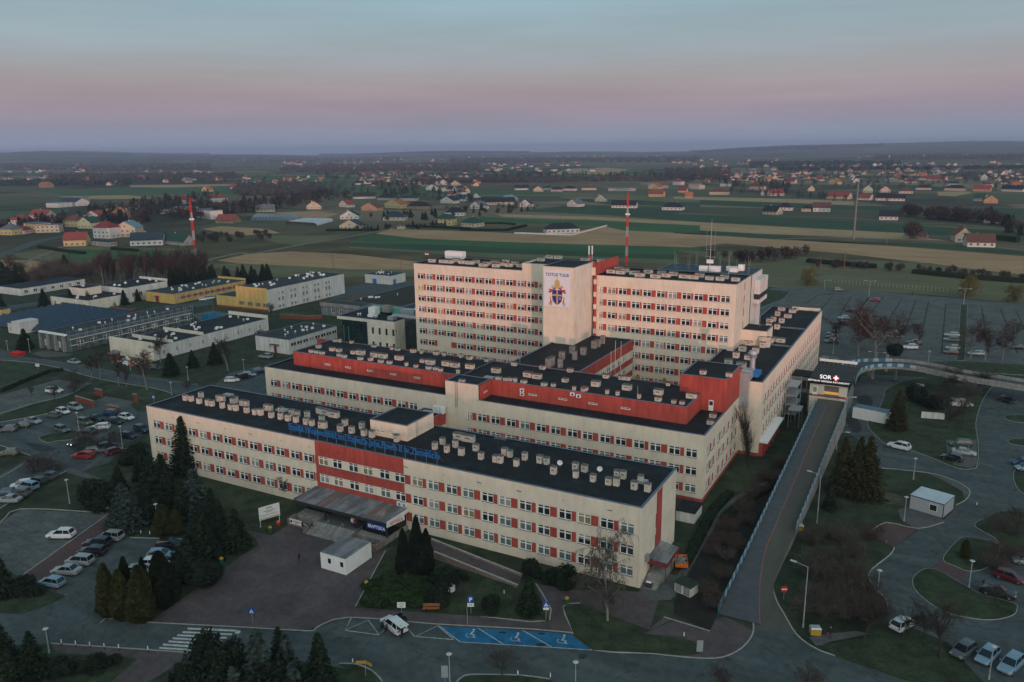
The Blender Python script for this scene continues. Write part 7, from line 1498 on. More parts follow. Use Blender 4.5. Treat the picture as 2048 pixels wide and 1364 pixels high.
def tree(k, loc, h, label, group=None, name=None, cat='tree', wide=1.0, z=0):
 s = h/SZ[k]; o = thing(name or {'s': 'spruce_tree', 'b': 'bare_tree', 't': 'thuja_tree', 'y': 'yew_bush', 'j': 'juniper', 'p': 'poplar_tree', 'w': 'willow_tree'}[k[0]], (loc[0], loc[1], z), label, cat, vr.uniform(0, 6.28), group)
 o.scale = (s*wide, s*wide, s); link('trunk', LIB[k][0], o); link('crown', LIB[k][1], o); return o
WK = [1.0]
def T_at(k, t, base, top, label, wide=1.0, **kw):
 wide *= WK[0] if k[:2] not in ('th', 'td', 'ty') else 1
 g = G(t, *base); h = max(1, hgt(t, base, top)) if isinstance(top, tuple) else top; return tree(k, g, h, label, wide=wide, **kw)
WK[0] = 1.28
# --- near left clump between the car park and the building
T_at('sn','V1',(500,1010),(452,440),'tall narrow spruce standing against the front wing facade',1.35)
T_at('bs1','U4',(1150,400),(1108,115),'grey blue spruce right of the tall narrow one',1.25); T_at('bs1','U4',(740,470),(740,190),'broad dark blue spruce at the front left of the clump',1.2)
T_at('yw1','U4',(600,340),(600,190),'rounded dark yew bush left of the broad spruce',1.35,name='yew_bush',cat='bush'); T_at('sp1','U4',(900,260),(890,30),'dark spruce behind the broad blue spruce',1.3); T_at('sp2','U4',(830,180),(780,10),'dark spruce nearest the left end of the front wing',1.2); T_at('yw1','U4',(780,90),(770,-20),'dark rounded conifer behind the clump, beside the footpath',1.2,cat='tree',name='conifer')
T_at('sp2','U4',(1000,350),(1000,80),'dark spruce in the middle of the clump',1.2); T_at('ty','U4',(960,500),(960,330),'olive yellow cypress next to the lamp post',1.1); T_at('ty','U4',(1040,500),(1035,360),'second olive cypress right of the lamp post',.95)
T_at('sp2','U4',(1180,640),(1180,330),'black green spruce behind the parked black estate car',1.35); T_at('sp2','U4',(1300,560),(1300,290),'dark spruce with brownish top facing the lawn',1.05); T_at('sp1','U4',(1390,590),(1365,345),'dark spruce at the plaza corner of the clump',1.1); T_at('sp1','U4',(1090,760),(1100,560),'low dark spruce behind the big round thuja',1.3); T_at('yw1','U4',(1200,780),(1190,640),'wide dark bush along the plaza edge',1.3,cat='bush'); T_at('sp3','U4',(1290,660),(1300,560),'small grey juniper spruce at the plaza edge',1.0)
T_at('yw2','U4',(1000,800),(1010,690),'low dark shrub right of the round thuja',1.1,cat='bush')
T_at('th1','U4',(640,970),(640,665),'leftmost yellowish thuja of the road corner group',1.05); T_at('td1','U4',(745,850),(740,628),'narrow dark thuja behind the left yellow ones',.95); T_at('th2','U4',(720,990),(715,705),'shorter yellowish thuja second from the left',1.05); T_at('th1','U4',(840,1000),(830,680),'broad yellowish thuja at the kerb',1.3); T_at('td1','U4',(840,760),(832,632),'small dark thuja top behind the broad yellow one',1.0); T_at('td2','U4',(960,910),(950,598),'big dark egg shaped thuja right of the yellow ones',1.15)
for k, x, y, ty, w, lb in (('sp2',1080,420,180,1.2,'black green spruce filling the clump behind the blue spruce'),('sp1',860,420,210,1.2,'dark spruce between the broad blue spruce and the lamp'),('sp2',1250,470,220,1.1,'dark spruce at the lawn edge of the clump'),('sp1',950,180,20,1.3,'dark spruce close to the facade left of the tall narrow one'),('yw1',1100,640,520,1.2,'dark yew mass behind the parked cars'),('sp1',700,250,90,1.1,'dark spruce at the footpath end of the clump')): T_at(k,'U4',(x,y),(x,ty),lb,w)
WK[0] = 1.0
# --- lower left corner
T_at('sp1','U4',(30,860),(20,625),'dark spruce at the left picture edge above the road',1.3); T_at('yw2','U4',(120,840),(120,750),'low dark shrubs in the corner bed by the silver hatchback',1.4,cat='bush'); T_at('yw2','U4',(220,850),(215,790),'low dark shrub at the tip of the corner bed',1.2,cat='bush')
T_at('sp1','U4',(30,1280),(20,1000),'dark spruce at the left edge below the road',1.3); T_at('sp1','U4',(205,1330),(200,1050),'dark spruce beside the ball lamp at bottom left',1.3); T_at('sp2','U4',(90,1480),(80,1150),'dark spruce cut by the bottom left corner',1.3); T_at('yw2','U4',(380,1300),(380,1220),'clipped dark shrub bed left of the lower path',1.6,cat='bush'); T_at('yw2','U4',(540,1290),(540,1215),'second clipped shrub bed towards the lower path',1.6,cat='bush'); T_at('yw2','U4',(670,1260),(670,1210),'last clipped shrub bed before the lower path',1.3,cat='bush')
# --- bottom centre clump
for k, x, y, ty, w, lb in (('yw1',1270,1390,1050,.8,'big dark bushy conifer left in the bottom clump'),('bs2',1530,1450,1040,1.25,'pale blue spruce in the middle of the bottom clump'),('sp1',1650,1360,1030,1.0,'dark spruce behind the pale blue spruce'),('bs2',1690,1400,1070,1.1,'second blue grey spruce of the bottom clump'),('sp1',1880,1420,1065,1.15,'dark spruce at the right end of the bottom clump'),('yw1',1110,1560,1290,.8,'low dark bush at the left foot of the bottom clump'),('bs2',1390,1560,1260,1.1,'small pale spruce cut by the bottom edge'),('bs2',1730,1560,1240,1.2,'blue spruce tip at the bottom edge of the clump'),('yw1',1360,1460,1120,.85,'dark round conifer in the bottom clump, beside the hidden lamp'),('yw2',1560,1560,1290,1.2,'dark shrub between pale spruces at the bottom edge')): T_at(k,'U4',(x,y),(x,ty),lb,w)
# --- beside the pharmacy and the triangle lawn
T_at('tg','U5',(610,735),(610,470),'grey green thuja left of three by the pharmacy',1.0); T_at('tg','U5',(690,740),(690,400),'tallest grey green thuja by the pharmacy',1.0); T_at('tg','U5',(745,730),(730,470),'grey green thuja right of three by the pharmacy',.95)
for x, y in ((480,820),(560,790),(640,820),(700,850),(560,870),(450,890),(650,890),(740,800)): T_at('jn','U5',(x,y),1.3,'spreading bright green juniper in the triangular bed',1.0,group='junipers of the triangular bed',name='juniper',cat='shrub')
T_at('yw2','U5',(830,800),(830,700),'dark wide shrub right of the spreading junipers',1.2,cat='bush'); T_at('yw2','U5',(930,800),(930,720),'dark shrub behind the stone ring planter',1.1,cat='bush'); T_at('yw2','U5',(800,900),(800,790),'dark shrub left of the planter near the bench',1.0,cat='bush')
T_at('sp1','U5',(1340,960),(1345,740),'broad dark spruce at the right corner of the triangular bed',1.3); T_at('yw2','U5',(1115,950),(1115,850),'small dark shrub right of the parking sign',.8,cat='bush'); T_at('yw2','U5',(1340,740),(1330,650),'dark climbing shrub against the front wing wall, left one',1.0,cat='bush'); T_at('yw2','U5',(1530,790),(1520,680),'dark climbing shrub against the front wing wall, right one',1.1,cat='bush'); T_at('bt2','U5',(960,885),(970,790),'tiny bare sapling beside the parking sign',1.0); T_at('bu','U5',(1440,760),1.5,'low dark shrub at the foot of the front wing wall',1.5,cat='bush',name='shrub')
T_at('bi3','U5',(1800,1010),(1790,560),'large weeping bare birch at the right end of the front wing',.8); T_at('bt2','V1',(1450,1240),(1420,1060),'small bare tree against the facade left of the canopy',1.1)
# --- between ramp and path
T_at('pop','V5',(572,1140),(590,670),'slender bare poplar in front of the side wing corner',.8)
for i, (t, x, y, k) in enumerate((('U6',250,560,'bb4'),('U6',330,470,'bb4'),('U6',200,860,'bb4'),('U6',390,380,'bb4'),('U6',450,290,'bb4'),('U3',560,950,'bb4'),('U3',620,860,'bb4'),('U6',300,650,'bb2'),('U6',520,190,'bb4'),('U6',280,760,'bb4'),('U6',210,620,'bb4'),('U6',360,590,'bb4'),('U6',330,560,'bb4'),('U6',420,440,'bb4'),('U6',290,480,'bb4'),('U6',230,930,'bb4'),('U6',420,350,'bb4'),('U6',500,260,'bb4'))): T_at(k,t,(x,y),1.9,'low dark bare shrub in the planting strip beside the ramp',1.0,group='shrubs of the strip between path and ramp',name='bare_shrub',cat='shrub')
# --- clump right of the ramp
T_at('sb1','U3',(980,1010),(970,675),'left one of three tall bronze tipped spruces beside the ramp',1.15); T_at('sb1','U3',(1070,1030),(1065,670),'middle one of three tall bronze tipped spruces beside the ramp',1.2); T_at('sb2','U3',(1125,1040),(1115,668),'right one of three tall bronze tipped spruces beside the ramp',1.2); T_at('sp3','U3',(910,1110),(912,965),'small spruce at the foot of the three tall ones',1.1)
T_at('sb2','U3',(1300,640),(1290,400),'dark spruce on the island under the bridge',1.2); T_at('yw1','U3',(1420,480),(1420,370),'dark spreading conifer on the island, behind the spruce',1.2,cat='tree',name='conifer'); T_at('yw1','T3',(1290,1260),(1290,1185),'round dark pine at the edge of the upper car park',1.3,cat='tree',name='pine_tree'); T_at('yw2','U3',(1500,510),(1500,440),'low dark juniper beside the broken white wall',1.4,cat='bush')
for x, y, h, k in ((1620,560,6,'bt1'),(1700,520,6.5,'bt2'),(1560,440,5.5,'bt1'),(1760,430,6,'bt1'),(1640,420,6,'bt2'),(1690,600,5,'bt2'),(1600,640,4.5,'bt1')): T_at(k,'U3',(x,y),h,'dense bare tree on the island round the white van',1.3,group='bare trees of the island')
for x, y, k in ((1150,530,'bb1'),(1000,560,'bb3'),(900,520,'bb3'),(800,560,'bb1'),(1050,640,'bb1'),(950,660,'bb3'),(850,680,'bb1'),(880,790,'bb3'),(980,780,'bb1'),(1080,740,'bb3'),(820,900,'bb3'),(920,900,'bb1'),(1020,900,'bb3'),(1120,860,'bb1'),(1180,950,'bb1'),(1000,990,'bb3'),(880,980,'bb2'),(1100,1000,'bb1'),(830,740,'bb2'),(770,960,'bb2')): T_at(k,'U6',(x,y),vr.uniform(2.6,3.6),'brown bare bush of the thicket between ramp and lower road',1.0,group='bare bushes of the thicket',name='bare_bush',cat='bush')
T_at('yw2','U6',(1080,860),(1080,790),'flat dark evergreen amid the bare thicket',1.2,cat='bush')
T_at('bt1','U6',(1110,1120),(1110,900),'round bare tree left of three by the lower lot',1.25); T_at('bt1','U6',(1330,1120),(1330,940),'bare tree in front of the half hidden white car',1.2); T_at('bt3','U6',(1555,1225),(1580,950),'round bare tree right of three by the lower lot',1.2); T_at('bt2','U6',(1470,1110),(1450,960),'bare sapling behind the round bare trees',1.2)
T_at('ty','U6',(1700,640),(1700,530),'pale straw coloured bush on the small island',.9,name='bare_bush'); T_at('bb3','U6',(1920,480),3,'straw bush on the right edge island, upper',1.5,name='bare_bush'); T_at('bt2','U6',(2000,500),(1990,345),'bare bushy tree on the right edge island',1.3); T_at('bb1','U6',(1960,640),2.6,'brown bush left of the silver car at the right edge',1.6,name='bare_bush'); T_at('bb1','U6',(1870,700),2.4,'brown bush above the black car at lower right',1.5,name='bare_bush'); T_at('bt2','U6',(1880,900),(1870,800),'bare sapling before the black car at lower right',1.2)
T_at('bt2','U5',(1180,1350),(1180,1190),'small round bare tree at the bottom centre kerb',1.3); T_at('bt2','U6',(780,1440),(770,1260),'bare tree tip at the bottom edge right of the junction',1.3); T_at('bt2','U6',(250,1500),(250,1290),'bare tree tip at the bottom edge left of the junction',1.2)
# --- upper car park trees
for x, y, ty in ((1075,1265,1020),(1175,1300,1010),(1120,1230,1060),(1430,1220,1080),(1325,1200,1090),(1220,1180,1040),(1735,1280,1080),(1820,1290,1120),(1920,1290,1110),(1250,1250,1060)): T_at(vr.choice(['bi1','bi2','bi2','bi1']),'T3',(x,y),(x,ty),'bare birch at the edge of the upper car park',1.25,group='birches of the upper car park')
T_at('bt1','T3',(955,1200),(955,1060),'bare tree beside the wing end in the upper car park',1.1); T_at('bt2','T3',(1980,1180),(1980,1060),'bare tree at the right of the upper car park',1.3)
T_at('wl','T3',(790,850),(790,745),'yellowish willow left of three behind the upper car park',1.3); T_at('wl','T3',(1710,915),(1715,780),'tall yellow green willow behind the upper car park',1.15); T_at('wl','T3',(1985,945),(1985,840),'yellow green willow at the right edge behind the car park',1.2)
# --- left side trees
T_at('sp3','D1',(350,1220),(320,930),'dark bushy spruce left of the scaffolded building',1.5)
for x, y, ty, lb in ((605,640,380,'narrow dark cypress left of the white single storey building'),(975,640,390,'widest spruce before the white single storey building'),(1200,620,390,'middle spruce before the white single storey building'),(1540,630,470,'small spruce right of the white front door'),(1700,610,400,'rightmost spruce before the white single storey building'),(1880,560,390,'spruce beside the yellow pavilion')): T_at('sp3','D1',(x,y),(x,ty),lb,1.2)
for t, x, y, ty, lb in (('T1',1010,1350,1250,'spruce between the roadside birches and the white low building'),('T1',1260,1310,1180,'spruce on the lawn right of the white low building'),('T1',1130,1330,1225,'dark wide spruce left of the lawn spruce'),('T4',1000,325,190,'spruce near the parked black car by the road')): T_at('sp3',t,(x,y),(x,ty),lb,1.3)
for x, y, ty in ((540,350,210),(590,355,195),(695,385,215),(860,410,195),(740,390,300),(1335,300,120),(940,250,90),(440,430,300),(320,480,380),(185,450,390)): T_at('bi2' if y < 420 else 'bt2','T4',(x,y),(x,ty),'thin bare birch along the left road',1.0,group='young birches along the left road')
T_at('bt2','U1',(60,120),(70,60),'bare bush tree before the grey roofed annex',1.3); T_at('bt2','T4',(1100,420),(1110,350),'reddish bare bush at the road bend left of the front wing',1.4); T_at('bt2','D2',(1790,800),(1800,600),'bare tree at the corner of the yellow hall wall',.9)
for x, y, k in ((470,760,'bb3'),(560,740,'bb3'),(640,720,'bb1'),(200,890,'bb3'),(270,870,'bb1'),(330,880,'bb2'),(440,420,'bb3')): T_at('wl2','T4',(x,y),3.8,'arching bare shrub among the cars of the left lot',1.5,group='arching shrubs of the left car park',name='bare_shrub',cat='shrub')
# birch belt behind the yellow pavilion
for i in range(46):
 x = 590+vr.random()*620; y = 800+vr.random()*50; T_at(vr.choice(['bi1','bi2','pop','bt3']),'T1',(x,y),vr.uniform(10,14),'tall bare birch or poplar in the belt behind the yellow pavilion',.8,group='bare tree belt at left',name='bare_tree')
for i in range(26):
 x = 1000+vr.random()*620; y = 845-(x-1000)*.02+vr.random()*14; T_at(vr.choice(['sp1','sp3']),'T1',(x,y),vr.uniform(7,10),'dark spruce in the screen behind the yellow pavilion',1.1,group='spruce screen at left')
for x, y, h in ((20,850,12),(60,870,11),(100,840,9),(390,800,12),(0,1000,9),(30,830,10),(140,830,8)): T_at('sp1','T1',(x,y),h,'dark conifer at the far left behind the barracks',1.3,group='conifers behind the barracks')
for i in range(22): T_at(vr.choice(['bt1','bt3','bb3']),'T1',(vr.uniform(60,560),vr.uniform(780,860)),vr.uniform(6,9),'bare tree behind the far left barracks',1.4,group='bare trees behind the barracks')
# trees of the plain: belts and single crowns
def lowtree(kind, seed):
 r = random.Random(seed); t = MB(); t.tube((0, 0, 0), (0, 0, 4), .25, .15, bark, 4); b = MB()
 if kind == 'c':
  for i in range(420): f = r.random(); a = r.uniform(0, 6.283); q = 2.9*(1-f)**.8*r.uniform(.4, 1.05); leaf(b, Vector((q*math.cos(a), q*math.sin(a), .5+10.5*f)), .75, r, fsp)
 else:
  m = [twig, twigr, twigg][seed % 3]
  for i in range(420):
   d = Vector((r.gauss(0, 1), r.gauss(0, 1), r.gauss(0, 1))).normalized()*r.uniform(.35, 1); p = Vector((d.x*3.6, d.y*3.6, 5.6+d.z*4.2)); leaf(b, p, r.uniform(.35, .8), r, m)
 return t.mesh('trunk'), b.mesh('crown')
FT = {'c': [lowtree('c', s) for s in (1, 2)], 'd': [lowtree('d', s) for s in (3, 4, 5)]}
FL_ = []
def ftree(x, y, k, h, g, lb): FL_.append((math.hypot(x-CX, y-CY), x, y, k, h, g, lb))
def ftree_real(x, y, k, h, g, lb):
 o = thing('far_tree', (x, y, 0), lb, 'tree', vr.uniform(0, 6.28), g); s = h/10; o.scale = (s*vr.uniform(.9, 1.4), s*vr.uniform(.9, 1.4), s); me = vr.choice(FT[k]); link('trunk', me[0], o); link('crown', me[1], o)
def belt(xa, ya, xb, yb_, n, kinds, h0, h1, jit, lb, g):
 for i in range(n if 'scrub' in g else int(n*2.3)):
  u = vr.random(); p = G('P', xa+(xb-xa)*u+vr.uniform(-8, 8), ya+(yb_-ya)*u+vr.uniform(-jit, jit)); ftree(p.x, p.y, vr.choice(kinds), vr.uniform(h0, h1), g, lb)
belt(430, 430, 650, 395, 60, 'ddc', 8, 14, 9, 'tree of the dark belt left of centre', 'belt left of centre')
belt(640, 395, 700, 400, 12, 'ddc', 8, 13, 6, 'tree of the dark belt left of centre', 'belt left of centre')
belt(180, 440, 420, 425, 46, 'ddc', 8, 13, 14, 'garden tree among the houses at left', 'garden trees at left'); belt(0, 462, 180, 440, 18, 'dc', 7, 11, 8, 'garden tree by the left road', 'garden trees by the left road')
belt(400, 480, 560, 475, 22, 'd', 4, 6, 7, 'scrub tree in the meadow right of the left mast', 'meadow scrub'); belt(260, 420, 430, 400, 26, 'cdd', 9, 13, 8, 'tree behind the left mast', 'trees behind the left mast')
belt(760, 372, 1040, 362, 40, 'ddd', 8, 12, 5, 'tree of the long centre belt', 'long centre belt'); belt(940, 352, 1290, 356, 50, 'ddc', 9, 13, 4, 'tree of the long centre belt', 'long centre belt'); belt(1290, 352, 1580, 382, 50, 'ddc', 9, 13, 8, 'tree of the right centre woods', 'right centre woods')
belt(640, 358, 900, 350, 34, 'dcd', 10, 15, 8, 'tree between the far houses at centre', 'trees of the far centre')
belt(1600, 362, 2048, 372, 40, 'dc', 7, 10, 14, 'garden tree of the right suburb', 'trees of the right suburb'); belt(1430, 385, 1700, 400, 18, 'dc', 5, 8, 4, 'hedge tree at the edge of the right suburb', 'hedge trees of the right suburb')
belt(1800, 432, 1990, 448, 22, 'd', 9, 12, 3, 'bare tree of the row between two white houses', 'row between the white houses'); belt(1960, 430, 2048, 470, 12, 'dc', 6, 9, 8, 'tree at the right edge of the fields', 'trees at the right edge')
belt(1480, 525, 1620, 515, 16, 'd', 5, 8, 4, 'ditch scrub tree behind the upper car park', 'ditch scrub'); belt(1620, 530, 2048, 560, 44, 'd', 3, 4.5, 4, 'ditch scrub tree behind the upper car park', 'ditch scrub'); belt(1400, 512, 1500, 520, 8, 'd', 4, 6, 4, 'ditch scrub tree behind the upper car park', 'ditch scrub')
belt(560, 372, 940, 392, 60, 'ddc', 7, 12, 14, 'tree among the far left centre houses', 'left centre garden trees'); belt(1500, 345, 2048, 352, 60, 'ddc', 6, 10, 12, 'tree of the far suburb', 'far suburb trees'); belt(0, 350, 560, 362, 60, 'ddc', 8, 12, 12, 'tree of the far left plain', 'far left trees')
belt(700, 462, 900, 452, 12, 'cd', 3, 5, 3, 'hedge tree of the central gardens', 'hedges of the central gardens'); belt(740, 440, 1080, 415, 26, 'dc', 4, 7, 8, 'garden tree of the central houses', 'garden trees at centre')
ftree(*G('F5', 690, 1120)[:2], 'd', 13, None, 'big round bare tree beside the timber shed');
for k in range(5): ftree(*(G('F5', 680, 1120)+Vector((vr.uniform(-3, 3), vr.uniform(-3, 3), 0)))[:2], 'd', 11, 'stems of the big bare tree', 'stem of the big round bare tree beside the timber shed')
FL_.sort()
for q in FL_[:285]: ftree_real(*q[1:])
b = MB(); r_ = random.Random(9)
for (d_, x, y, k, h, g, lb) in FL_[285:]:
 for i in range(60):
  if k == 'c': f = r_.random(); a = r_.uniform(0, 6.283); q = .3*h*(1-f)**.8; leaf(b, Vector((x+q*math.cos(a), y+q*math.sin(a), .5+h*f)), h*.10, r_, fsp)
  else: d = Vector((r_.gauss(0, 1), r_.gauss(0, 1), r_.gauss(0, 1))).normalized()*r_.uniform(.35, 1); leaf(b, Vector((x+d.x*h*.36, y+d.y*h*.36, h*.56+d.z*h*.42)), h*.085, r_, twig)
tag(b.build('distant_trees'), 'belts of small dark trees between the distant villages', 'trees', kind='stuff')
# far woods: one mass of crowns per wood
def wood(label, pts, n, hh, m, seed):
 r = random.Random(seed); P = poly(pts); b = MB(); xs = [p.x for p in P]; ys = [p.y for p in P]; c = 0; k = b.mi(m)
 def inside(x, y):
  q = False
  for i in range(len(P)):
   a, e = P[i-1], P[i]
   if (a.y > y) != (e.y > y) and x < (e.x-a.x)*(y-a.y)/(e.y-a.y)+a.x: q = not q
  return q
 t_ = 0
 while c < n and t_ < n*30:
  t_ += 1; x, y = r.uniform(min(xs), max(xs)), r.uniform(min(ys), max(ys))
  if not inside(x, y): continue
  c += 1; h = hh*r.uniform(.7, 1.2); w = h*r.uniform(.5, .9); z0 = terr(x, y); i = len(b.v); n_ = 6; off = r.uniform(0, 1)
  for j in range(n_): a = 6.283*(j+off)/n_; q = w*r.uniform(.8, 1.2); b.v.append((x+q*math.cos(a), y+q*math.sin(a), z0+h*r.uniform(.1, .4)))
  for j in range(n_): a = 6.283*(j+off)/n_; q = w*.6*r.uniform(.7, 1.2); b.v.append((x+q*math.cos(a), y+q*math.sin(a), z0+h*r.uniform(.7, .95)))
  b.v.append((x, y, z0+h))
  for j in range(n_): j2 = (j+1) % n_; b.f.append((i+j, i+j2, i+n_+j2, i+n_+j)); b.m.append(k); b.f.append((i+n_+j, i+n_+j2, i+2*n_)); b.m.append(k)
 tag(b.build('wood'), label, 'wood', kind='stuff')
wm1 = pm('far_wood', (.030, .030, .026), .3, .02, 1, c2=(.06, .052, .044)); wm2 = pm('far_conifer_wood', (.012, .022, .018), .3, .02, 1, c2=(.024, .036, .026))
wood('dark forest ridge on the right horizon', ['P',(1378,303),(1500,298),(1760,297),(1770,303),(1600,306),(1400,307)], 3500, 20, wm2, 1)
wood('forest line at the far right horizon', ['P',(1760,297),(2048,293),(2200,292),(2200,296),(2048,297),(1770,300)], 1800, 20, wm2, 2)
wood('forest line on the left centre horizon', ['P',(640,309),(860,307),(1060,305),(1060,308),(860,311),(640,312)], 2200, 20, wm2, 3)
wood('forest line on the far left horizon', ['P',(-60,320),(190,315),(420,311),(420,314),(190,318),(-60,324)], 1500, 20, wm2, 4)
wi = 5
for lb, q, n, h, m in (('brown far copse left of centre', (560,336,700,346), 260, 9, wm1), ('brown far copse across the left plain', (100,352,470,362), 700, 9, wm1), ('dark hedge lines of the far left plain', (0,366,260,372), 300, 9, wm2), ('bare woods around the far centre villages', (640,330,960,345), 900, 9, wm1), ('bare woods of the centre distance', (900,318,1400,328), 900, 10, wm1), ('dark copse behind the right suburb', (1500,326,1800,334), 420, 9, wm2), ('bare woods at the far right', (1750,312,2048,320), 700, 10, wm1), ('brown scrub of the left distance', (0,330,420,342), 900, 9, wm1), ('copse strips of the left centre distance', (300,318,800,326), 1000, 10, wm1), ('dark thicket left of the tall cream gable', (1330,340,1460,362), 320, 8, wm1), ('bare strip beyond the centre row houses', (830,362,1330,366), 500, 7, wm1), ('thicket left of the centre houses', (470,372,640,392), 420, 8, wm1), ('far right field hedges', (1560,338,2048,342), 350, 8, wm2)):
 xa, ya, xb, yb_ = q; sl = -13/2048.
 wood(lb, ['P', (xa, ya+0), (xb, ya+(xb-xa)*sl), (xb, yb_+(xb-xa)*sl), (xa, yb_)], n, h, m, wi); wi += 1
# clipped hedges
def hedge(label, t, pts, w=1.2, h=1.0, m=None):
 m = m or fdk; P = [G(t, *p) for p in pts]; o = P[0]; b = MB(); r = random.Random(len(label))
 for a, c in zip(P, P[1:]):
  d = c-a; Ln = d.length; d.normalize(); M = Matrix(((d.x, -d.y, 0, a.x-o.x), (d.y, d.x, 0, a.y-o.y), (0, 0, 1, 0), (0, 0, 0, 1))); b.box(0, Ln, -w/2, w/2, 0, h*.85, m, M=M, taper=.12)
  for i in range(int(Ln*26)):
   x = r.uniform(0, Ln); f = r.random()
   p = Vector((x, (w/2*(1 if r.random() < .5 else -1)), r.uniform(.1, h*.85))) if f < .5 else Vector((x, r.uniform(-w/2, w/2), h*r.uniform(.8, 1))); leaf(b, M @ p, .16*r.uniform(.6, 1.4), r, m)
 q = b.build('foliage'); q.name = 'hedge'; q.location = o; tag(q, label, 'hedge'); return q
hedge('dark hedge along the left side of the footpath beside the ramp', 'U6', [(330, 265), (230, 370), (130, 560), (60, 690)], 1.6, 1.0); hedge('dark hedge along the right side of the footpath beside the ramp', 'U6', [(640, 190), (390, 330), (290, 420)], 1.6, 1.0)
hedge('hedge running along the far left footpath', 'T4', [(0, 425), (150, 360), (290, 305), (370, 300)], 1.4, 1.0); hedge('dark hedge in front of the nearest yellow house at left', 'F1', [(335, 835), (560, 870), (720, 890)], 3, 1.8); hedge('dark hedge right of the nearest yellow house', 'F1', [(960, 850), (1080, 860), (1175, 868)], 3, 2)
hedge('dark hedge below the gabled house by the polytunnels', 'F2', [(820, 695), (960, 690), (1260, 690)], 3, 2); hedge('hedge round the garden left of the walled plot', 'F3', [(0, 685), (200, 690), (400, 690), (560, 650)], 3, 1.8); hedge('hedge at the back of the garden left of the walled plot', 'F3', [(140, 635), (330, 630), (470, 640)], 2.5, 1.6); hedge('long hedge below the yellow two storey villa', 'F2', [(1500, 655), (1760, 665), (2048, 680)], 3, 1.8)
hedge('dark fir hedge right of the long white house', 'F5', [(1670, 1140), (1780, 1150), (1910, 1165)], 4, 4); hedge('dark ditch hedge behind the upper car park', 'T3', [(780, 715), (1000, 735), (1180, 750)], 4, 2.4); hedge('dark ditch hedge further right behind the car park', 'T3', [(1400, 780), (1700, 810), (2100, 840)], 5, 2.4)
hedge('hedge at the top of the right edge island road', 'U3', [(1640, 330), (1800, 375), (2048, 400)], 1.8, 1.2)
fo = thing('wire_fence', G('T3', 860, 835), 'pale post fence along the back of the upper car park', 'fence'); p0_, p1_ = G('T3', 860, 835)-fo.location, G('T3', 1600, 890)-fo.location; n_ = 34
for i in range(n_+1): b = MB(); p = p0_.lerp(p1_, i/n_); b.tube(p, p+Vector((0, 0, 2)), .05, .05, galv, 4); b.build('fence_post', fo)
b = MB()
for z in (.5, 1.2, 1.9): b.tube(p0_+Vector((0, 0, z)), p1_+Vector((0, 0, z)), .012, .012, galv, 3)
b.build('wire', fo)
# ================================================================== VEHICLES
CP = {}
for n_, c_ in dict(white=(.62, .65, .67), silver=(.30, .34, .35), grey=(.10, .115, .12), black=(.010, .012, .014), blue=(.015, .05, .13), red=(.30, .012, .012), maroon=(.09, .010, .015), green=(.02, .05, .035), lightblue=(.20, .32, .42), olive=(.10, .10, .06), orange=(.5, .12, .02)).items():
 CP[n_] = pm(n_+'_car_paint', c_, .04, 1, .28, metal=.25 if n_ in ('silver', 'grey', 'lightblue', 'blue') else 0, spec=.5, coat=.6, obj=True)
carglass = pm('car_glass', (.010, .014, .017), 0, rough=.06, spec=.8); tyre = pm('tyre_rubber', (.012, .012, .012), 0, rough=.9); rim = pm('alloy_rim', (.22, .23, .24), 0, rough=.4, metal=.6); lampc = pm('headlamp_lens', (.45, .47, .48), 0, rough=.15, spec=.7); taill = pm('tail_lamp_lens', (.28, .01, .01), 0, rough=.25); litl = pm('lit_headlamp', (.8, .8, .7), 0, em=((1, .95, .8), 6))
KD = {  # length, width, belt height, roof height, rear base, rear roof, front roof, windscreen base, ground clearance
 'hatch': (4.05, 1.72, .92, 1.47, -1.92, -1.55, .30, 1.05, .20), 'sedan': (4.5, 1.76, .92, 1.43, -1.55, -.95, .28, 1.02, .19), 'estate': (4.6, 1.78, .94, 1.47, -2.18, -1.90, .28, 1.05, .19), 'suv': (4.5, 1.84, 1.06, 1.66, -2.05, -1.72, .25, 1.0, .25), 'van': (4.9, 1.9, 1.15, 1.92, -2.38, -2.32, .95, 1.65, .22), 'minivan': (4.3, 1.78, 1.0, 1.62, -2.02, -1.80, .50, 1.25, .2)}
_cm = {}
